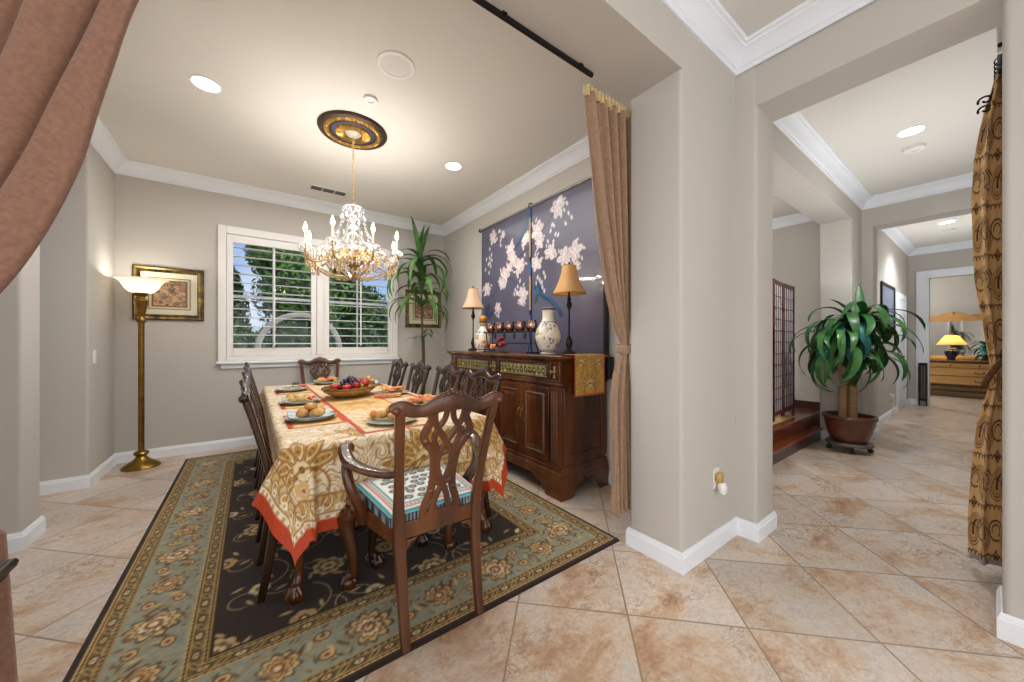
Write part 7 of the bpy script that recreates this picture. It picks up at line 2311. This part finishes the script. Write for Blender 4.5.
tag(mt.build('straw_mat', M['tan'], None, bevel=0.002), 'tan woven straw mat on the raised floor under the red screen', 'mat')

# ------------------------------------------------------------------ hall wall picture, outlet
hp = thing('framed_picture', 'dark framed picture on the hall wall behind the potted corn plant', 'picture', (8.35, 1.04, 1.80))
mb = MB()
mb.box(-0.60, -0.56, -0.025, 0, -0.38, 0.38); mb.box(0.56, 0.60, -0.025, 0, -0.38, 0.38); mb.box(-0.56, 0.56, -0.025, 0, 0.34, 0.38); mb.box(-0.56, 0.56, -0.025, 0, -0.38, -0.34); mb.build('frame', M['black'], hp, bevel=0.003)
c = Canvas(-0.56, 0.56, -0.34, 0.34, 0.02, (120, 132, 158)); c.a *= (0.8 + 0.4 * vnoise(c.X, c.Y, 4, 3, 3))[..., None]
grid_obj('print', np.stack([c.X, np.full(c.X.shape, -0.010), c.Y], -1), c.a, col_mat('hall_print', 0.4, coat=0.3), hp)
ho = thing('wall_outlet', 'white outlet low on the hall wall beyond the potted plant', 'outlet', (8.60, 1.04, 0.33))
mb = MB(); mb.box(-0.04, 0.04, -0.006, 0, -0.065, 0.065); mb.build('plate', M['white'], ho, bevel=0.003)
mb = MB(); mb.box(-0.028, 0.028, -0.050, -0.006, 0.0, 0.05); mb.build('adapter', M['white'], ho, bevel=0.006)
mb = MB(); mb.tube(crv([(0, -0.04, 0.0), (0.01, -0.05, -0.08), (0.0, -0.03, -0.20), (0.02, -0.02, -0.31)], 5), 0.006, 6); mb.build('cord', M['white'], ho)

# dark slatted stand at the end of the hall
gs = thing('slatted_stand', 'narrow dark slatted metal stand against the end wall of the hall', 'stand', (10.60, 0.835, 0))
mb = MB(); mb.box(-0.025, 0.06, -0.055, -0.042, 0.0, 0.84); mb.box(-0.025, 0.06, 0.042, 0.055, 0.0, 0.84); mb.box(-0.025, 0.06, -0.042, 0.042, 0.80, 0.84); mb.box(-0.025, 0.06, -0.042, 0.042, 0.10, 0.13); mb.build('frame', M['iron'], gs, bevel=0.003)
mb = MB()
for k in range(4): y = -0.030 + 0.020 * k; mb.box(0.0, 0.012, y - 0.006, y + 0.006, 0.12, 0.81)
mb.build('slats', mat('rusty_slats', (82, 66, 58), 0.6, noise=(10, 0.4)), gs)

# ------------------------------------------------------------------ bedroom dresser with mirror, seen down the hall
DX0, DX1, DY0, DY1 = 12.88, 13.38, -0.15, 1.35
dr = thing('dresser', 'golden pine dresser with three rows of drawers at the end of the hall', 'dresser', (DX0, (DY0 + DY1) / 2, 0))
w2 = (DY1 - DY0) / 2
mb = MB()
mb.box(0.03, 0.5, -w2 + 0.03, w2 - 0.03, 0.10, 0.79); mb.build('body', M['pine'], dr, bevel=0.01)
mb = MB(); sweep(mb, [(0.5, -w2 + 0.02), (0.02, -w2 + 0.02), (0.02, w2 - 0.02), (0.5, w2 - 0.02)], [(0, 0.775), (0.02, 0.785), (0.04, 0.805), (0.04, 0.825), (0.02, 0.835), (0, 0.84)], 1); mb.box(0.02, 0.5, -w2 + 0.02, w2 - 0.02, 0.785, 0.84); mb.build('top', M['pinedark'], dr, ang=30)
mb = MB(); sweep(mb, [(0.5, -w2 + 0.02), (0.02, -w2 + 0.02), (0.02, w2 - 0.02), (0.5, w2 - 0.02)], [(0, 0.02), (0.05, 0.02), (0.05, 0.08), (0.03, 0.12), (0.055, 0.16), (0.045, 0.22), (0, 0.25)], 1); mb.build('plinth', M['pinedark'], dr, ang=30)
mb = MB()
for k in range(44): mb.ball((-0.018, -w2 + 0.04 + (2 * w2 - 0.08) * k / 43, 0.265), 0.014, 6, 4)
mb.box(0.0, 0.03, -w2 + 0.02, w2 - 0.02, 0.25, 0.28); mb.build('bead_moulding', M['pinedark'], dr)
def ddrawer(y0, y1, z0, z1, pulls, big):
    q = MB(); q.box(0.005, 0.04, y0 + 0.008, y1 - 0.008, z0 + 0.006, z1 - 0.006); d_ = q.build('drawer', M['pine'], dr, bevel=0.008)
    for y in pulls:
        q = MB()
        if big: q.tube(crv([(0.004, y - 0.06, (z0 + z1) / 2 + 0.02), (-0.018, y - 0.05, (z0 + z1) / 2 - 0.006), (-0.022, y, (z0 + z1) / 2 - 0.016), (-0.018, y + 0.05, (z0 + z1) / 2 - 0.006), (0.004, y + 0.06, (z0 + z1) / 2 + 0.02)], 4), 0.007, 7)
        else: q.ball((-0.008, y, (z0 + z1) / 2), 0.018, 10, 6)
        q.build('handle', M['iron'], d_)
ddrawer(-w2 + 0.05, 0.0, 0.66, 0.775, (-0.40,), False); ddrawer(0.0, w2 - 0.05, 0.66, 0.775, (0.40,), False)
ddrawer(-w2 + 0.05, w2 - 0.05, 0.47, 0.655, (-0.40, 0.40), True); ddrawer(-w2 + 0.05, w2 - 0.05, 0.285, 0.465, (-0.40, 0.40), True)
mr = thing('dresser_mirror', 'carved golden mirror standing behind the lamp on the dresser', 'mirror', (13.33, (DY0 + DY1) / 2, 0.841))
mb = MB()
mb.box(0, 0.05, -0.66, -0.58, 0, 0.98); mb.box(0, 0.05, 0.58, 0.66, 0, 0.98); mb.box(0, 0.05, -0.58, 0.58, 0, 0.08); mb.box(-0.01, 0.049, -0.67, 0.67, 0.90, 0.985); mb.build('frame', M['pine'], mr, bevel=0.012)
mb = MB(); mb.box(0.03, 0.04, -0.59, 0.59, 0.07, 0.92); mb.build('glass', M['mirror'], mr, smooth=False)
mb = MB()
mb.slab([(-0.68, 0), (0.68, 0), (0.66, 0.05), (0.52, 0.035), (0.40, 0.07), (0.26, 0.05), (0.14, 0.11), (0.06, 0.12), (0, 0.16), (-0.06, 0.12), (-0.14, 0.11), (-0.26, 0.05), (-0.40, 0.07), (-0.52, 0.035), (-0.66, 0.05)], (0.015, 0, 0.975), (0, 1, 0), (0, 0, 1), 0.04)
for s in (-1, 1):
    for y, r in ((0.16, 0.05), (0.34, 0.045), (0.52, 0.04)):
        mb.tube([(-0.012, s * (y + r * math.cos(t) * (1 - t / 9)), 1.01 + r * math.sin(t) * (1 - t / 9)) for t in np.linspace(0, 5.5, 16)], 0.009, 6)
mb.ball((-0.01, 0, 1.07), 0.045, 10, 6, sx=0.5); mb.build('carved_crest', M['pine'], mr, bevel=0.004)
bl = thing('table_lamp', 'lit lamp with pale cone shade and navy base on the dresser', 'lamp', (13.02, 0.60, 0.841))
mb = MB(); mb.lathe([(0.055, 0), (0.062, 0.008), (0.060, 0.03), (0.085, 0.09), (0.105, 0.16), (0.095, 0.21), (0.060, 0.24), (0.070, 0.255), (0.040, 0.27)], 22); mb.build('base', M['navyglaze'], bl)
mb = MB(); mb.lathe([(0.010, 0.265), (0.010, 0.60), (0.016, 0.61), (1e-6, 0.64)], 10); mb.build('stem', M['brass'], bl)
mb = MB(); mb.lathe([(0.225, 0.345), (0.090, 0.56)], 32); mb.f = mb.f[:32]; mb.m = mb.m[:32]; mb.build('lamp_shade', M['litshade'], bl, solid=0.003)
add_light('dresser_bulb', 'POINT', (13.02, 0.60, 0.841 + 0.44), 9, (1.0, 0.80, 0.5), shadow_soft_size=0.04)
pp = thing('potted_plant', 'small leafy green plant on the dresser beside the lit lamp', 'plant', (13.10, 0.13, 0.841))
mb = MB(); mb.lathe([(0.0005, 0), (0.055, 0), (0.075, 0.11), (0.080, 0.12), (0.070, 0.12), (0.0005, 0.105)], 18); mb.build('pot', M['terracotta'], pp)
mb = MB(); rr_ = random.Random(5)
for k in range(34): arch_leaf(mb, (0, 0, 0.11 + 0.25 * rr_.random()), k * 2.4, rr_.uniform(0.16, 0.30), 1.2 * rr_.random(), 1.6, 0.035, 0.2, seg=6)
mb.tube([(0, 0, 0.10), (0.01, 0, 0.42)], 0.008, 6); mb.build('leaves', M['leafteal'], pp, ang=80)

# ------------------------------------------------------------------ console table whose corner shows at the lower left
ct = thing('console_table', 'dark table with a stepped moulded edge at the bottom left, before the brown curtain', 'table', (-0.420, 1.300, 0))
mb = MB(); sweep(mb, [(-0.68, -0.01), (-0.01, -0.01), (-0.01, -0.46)], [(-0.03, 0.730), (-0.012, 0.730), (-0.008, 0.738), (0.0, 0.740), (0.0, 0.746), (0.008, 0.750), (0.010, 0.760), (0.006, 0.768), (-0.03, 0.770)], 1)
mb.box(-0.68, -0.012, -0.46, -0.012, 0.735, 0.7695); mb.build('top', mat('ebony_table', (52, 44, 46), 0.22, noise=(8, 0.3), coat=0.4), ct, ang=25)
for x in (-0.10, -0.60):
    for y in (-0.10, -0.40):
        mb = MB(); mb.prism([(x - 0.022, y - 0.022), (x + 0.022, y - 0.022), (x + 0.022, y + 0.022), (x - 0.022, y + 0.022)], 0, 0.735); mb.build('leg', bpy.data.materials['ebony_table'], ct, bevel=0.004)
mb = MB(); mb.box(-0.62, -0.08, -0.42, -0.08, 0.66, 0.735); mb.build('apron', bpy.data.materials['ebony_table'], ct, bevel=0.004)

# ------------------------------------------------------------------ garden beyond the window
gd = MB(); gd.box(-9, 12, 5.56, 20, -0.35, -0.25); structure(gd.build('garden_lawn', M['grass'], smooth=False))
def foliage(name, label, cx, cy, z0, blobs, n, size, m, seed, trunk=True, group='shrubs and trees outside the window'):
    r = random.Random(seed)
    t = thing(name, label, 'tree' if 'tree' in name else 'hedge', (cx, cy, -0.25), group=group)
    mb = MB()
    for k in range(n):
        bx, by, bz, rx, ry, rz = r.choice(blobs)
        while True:
            u = Vector((r.gauss(0, 1), r.gauss(0, 1), r.gauss(0, 1)))
            if u.length > 0.01: break
        u.normalize(); q = r.uniform(0.72, 1.02)
        p = Vector((bx + u.x * rx * q, by + u.y * ry * q, bz + u.z * rz * q))
        a = Vector((r.gauss(0, 1), r.gauss(0, 1), r.gauss(0, 1))).normalized(); b = a.cross(u)
        if b.length < 0.05: continue
        b.normalize(); a = b.cross(u + Vector((r.gauss(0, .5), r.gauss(0, .5), r.gauss(0, .5)))).normalized()
        s = size * r.uniform(0.6, 1.3)
        mb.add([p - a * s, p + b * s * 0.45 + u * s * 0.1, p + a * s, p - b * s * 0.45 + u * s * 0.1], [(0, 1, 2, 3)])
    mb.build('crown', m, t, smooth=False)
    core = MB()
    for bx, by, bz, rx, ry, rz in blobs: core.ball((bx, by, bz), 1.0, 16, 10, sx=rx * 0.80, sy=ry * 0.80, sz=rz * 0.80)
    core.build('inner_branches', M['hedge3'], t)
    if trunk:
        q = MB(); q.tube([(0, 0, 0), (0.03, 0, 0.8), (0, 0.02, 1.6)], [0.10, 0.08, 0.06], 10); q.build('trunk', M['bark2'], t)
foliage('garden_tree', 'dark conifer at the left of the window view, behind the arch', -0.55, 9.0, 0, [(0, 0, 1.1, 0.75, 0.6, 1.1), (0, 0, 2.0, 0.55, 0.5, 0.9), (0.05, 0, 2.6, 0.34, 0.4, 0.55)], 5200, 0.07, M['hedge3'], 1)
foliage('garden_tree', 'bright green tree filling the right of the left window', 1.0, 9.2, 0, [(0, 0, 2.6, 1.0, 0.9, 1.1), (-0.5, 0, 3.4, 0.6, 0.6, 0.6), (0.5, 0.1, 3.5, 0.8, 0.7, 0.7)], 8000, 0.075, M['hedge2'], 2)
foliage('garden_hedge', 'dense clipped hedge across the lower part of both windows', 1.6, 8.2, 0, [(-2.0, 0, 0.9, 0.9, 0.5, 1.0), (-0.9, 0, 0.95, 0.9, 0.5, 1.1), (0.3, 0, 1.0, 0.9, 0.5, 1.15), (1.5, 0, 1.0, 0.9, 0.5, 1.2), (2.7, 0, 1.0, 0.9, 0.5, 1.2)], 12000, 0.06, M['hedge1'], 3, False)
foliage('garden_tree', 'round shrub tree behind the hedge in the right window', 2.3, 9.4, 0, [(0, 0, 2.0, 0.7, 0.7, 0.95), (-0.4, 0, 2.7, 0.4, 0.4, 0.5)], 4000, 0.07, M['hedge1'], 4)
# garden arch and paler house wall behind
ar = thing('garden_arch', 'pale stone garden arch seen through the left window', 'arch', (0.70, 7.2, -0.25))
mb = MB()
pts = [(0.62 * math.cos(t), 0, 1.35 + 0.62 * math.sin(t)) for t in np.linspace(0, PI, 20)]
pts = [(0.62, 0, 0.0)] + pts + [(-0.62, 0, 0.0)]
mb.tube(pts, (0.048, 0.05), 8, up=(0, 1, 0), sq=0.5); mb.build('arch', M['stone'], ar)
fn = thing('garden_fence', 'pale boarded fence at the back of the garden', 'fence', (1.0, 11.5, -0.25))
mb = MB(); mb.box(-7, 9, 0, 0.05, 0.05, 1.75); mb.build('boards', M['fence'], fn)
for k in range(9):
    mb = MB(); x = -6.9 + k * 1.95; mb.box(x - 0.05, x + 0.05, -0.06, 0.0, 0, 1.85); mb.build('post', M['fence'], fn)
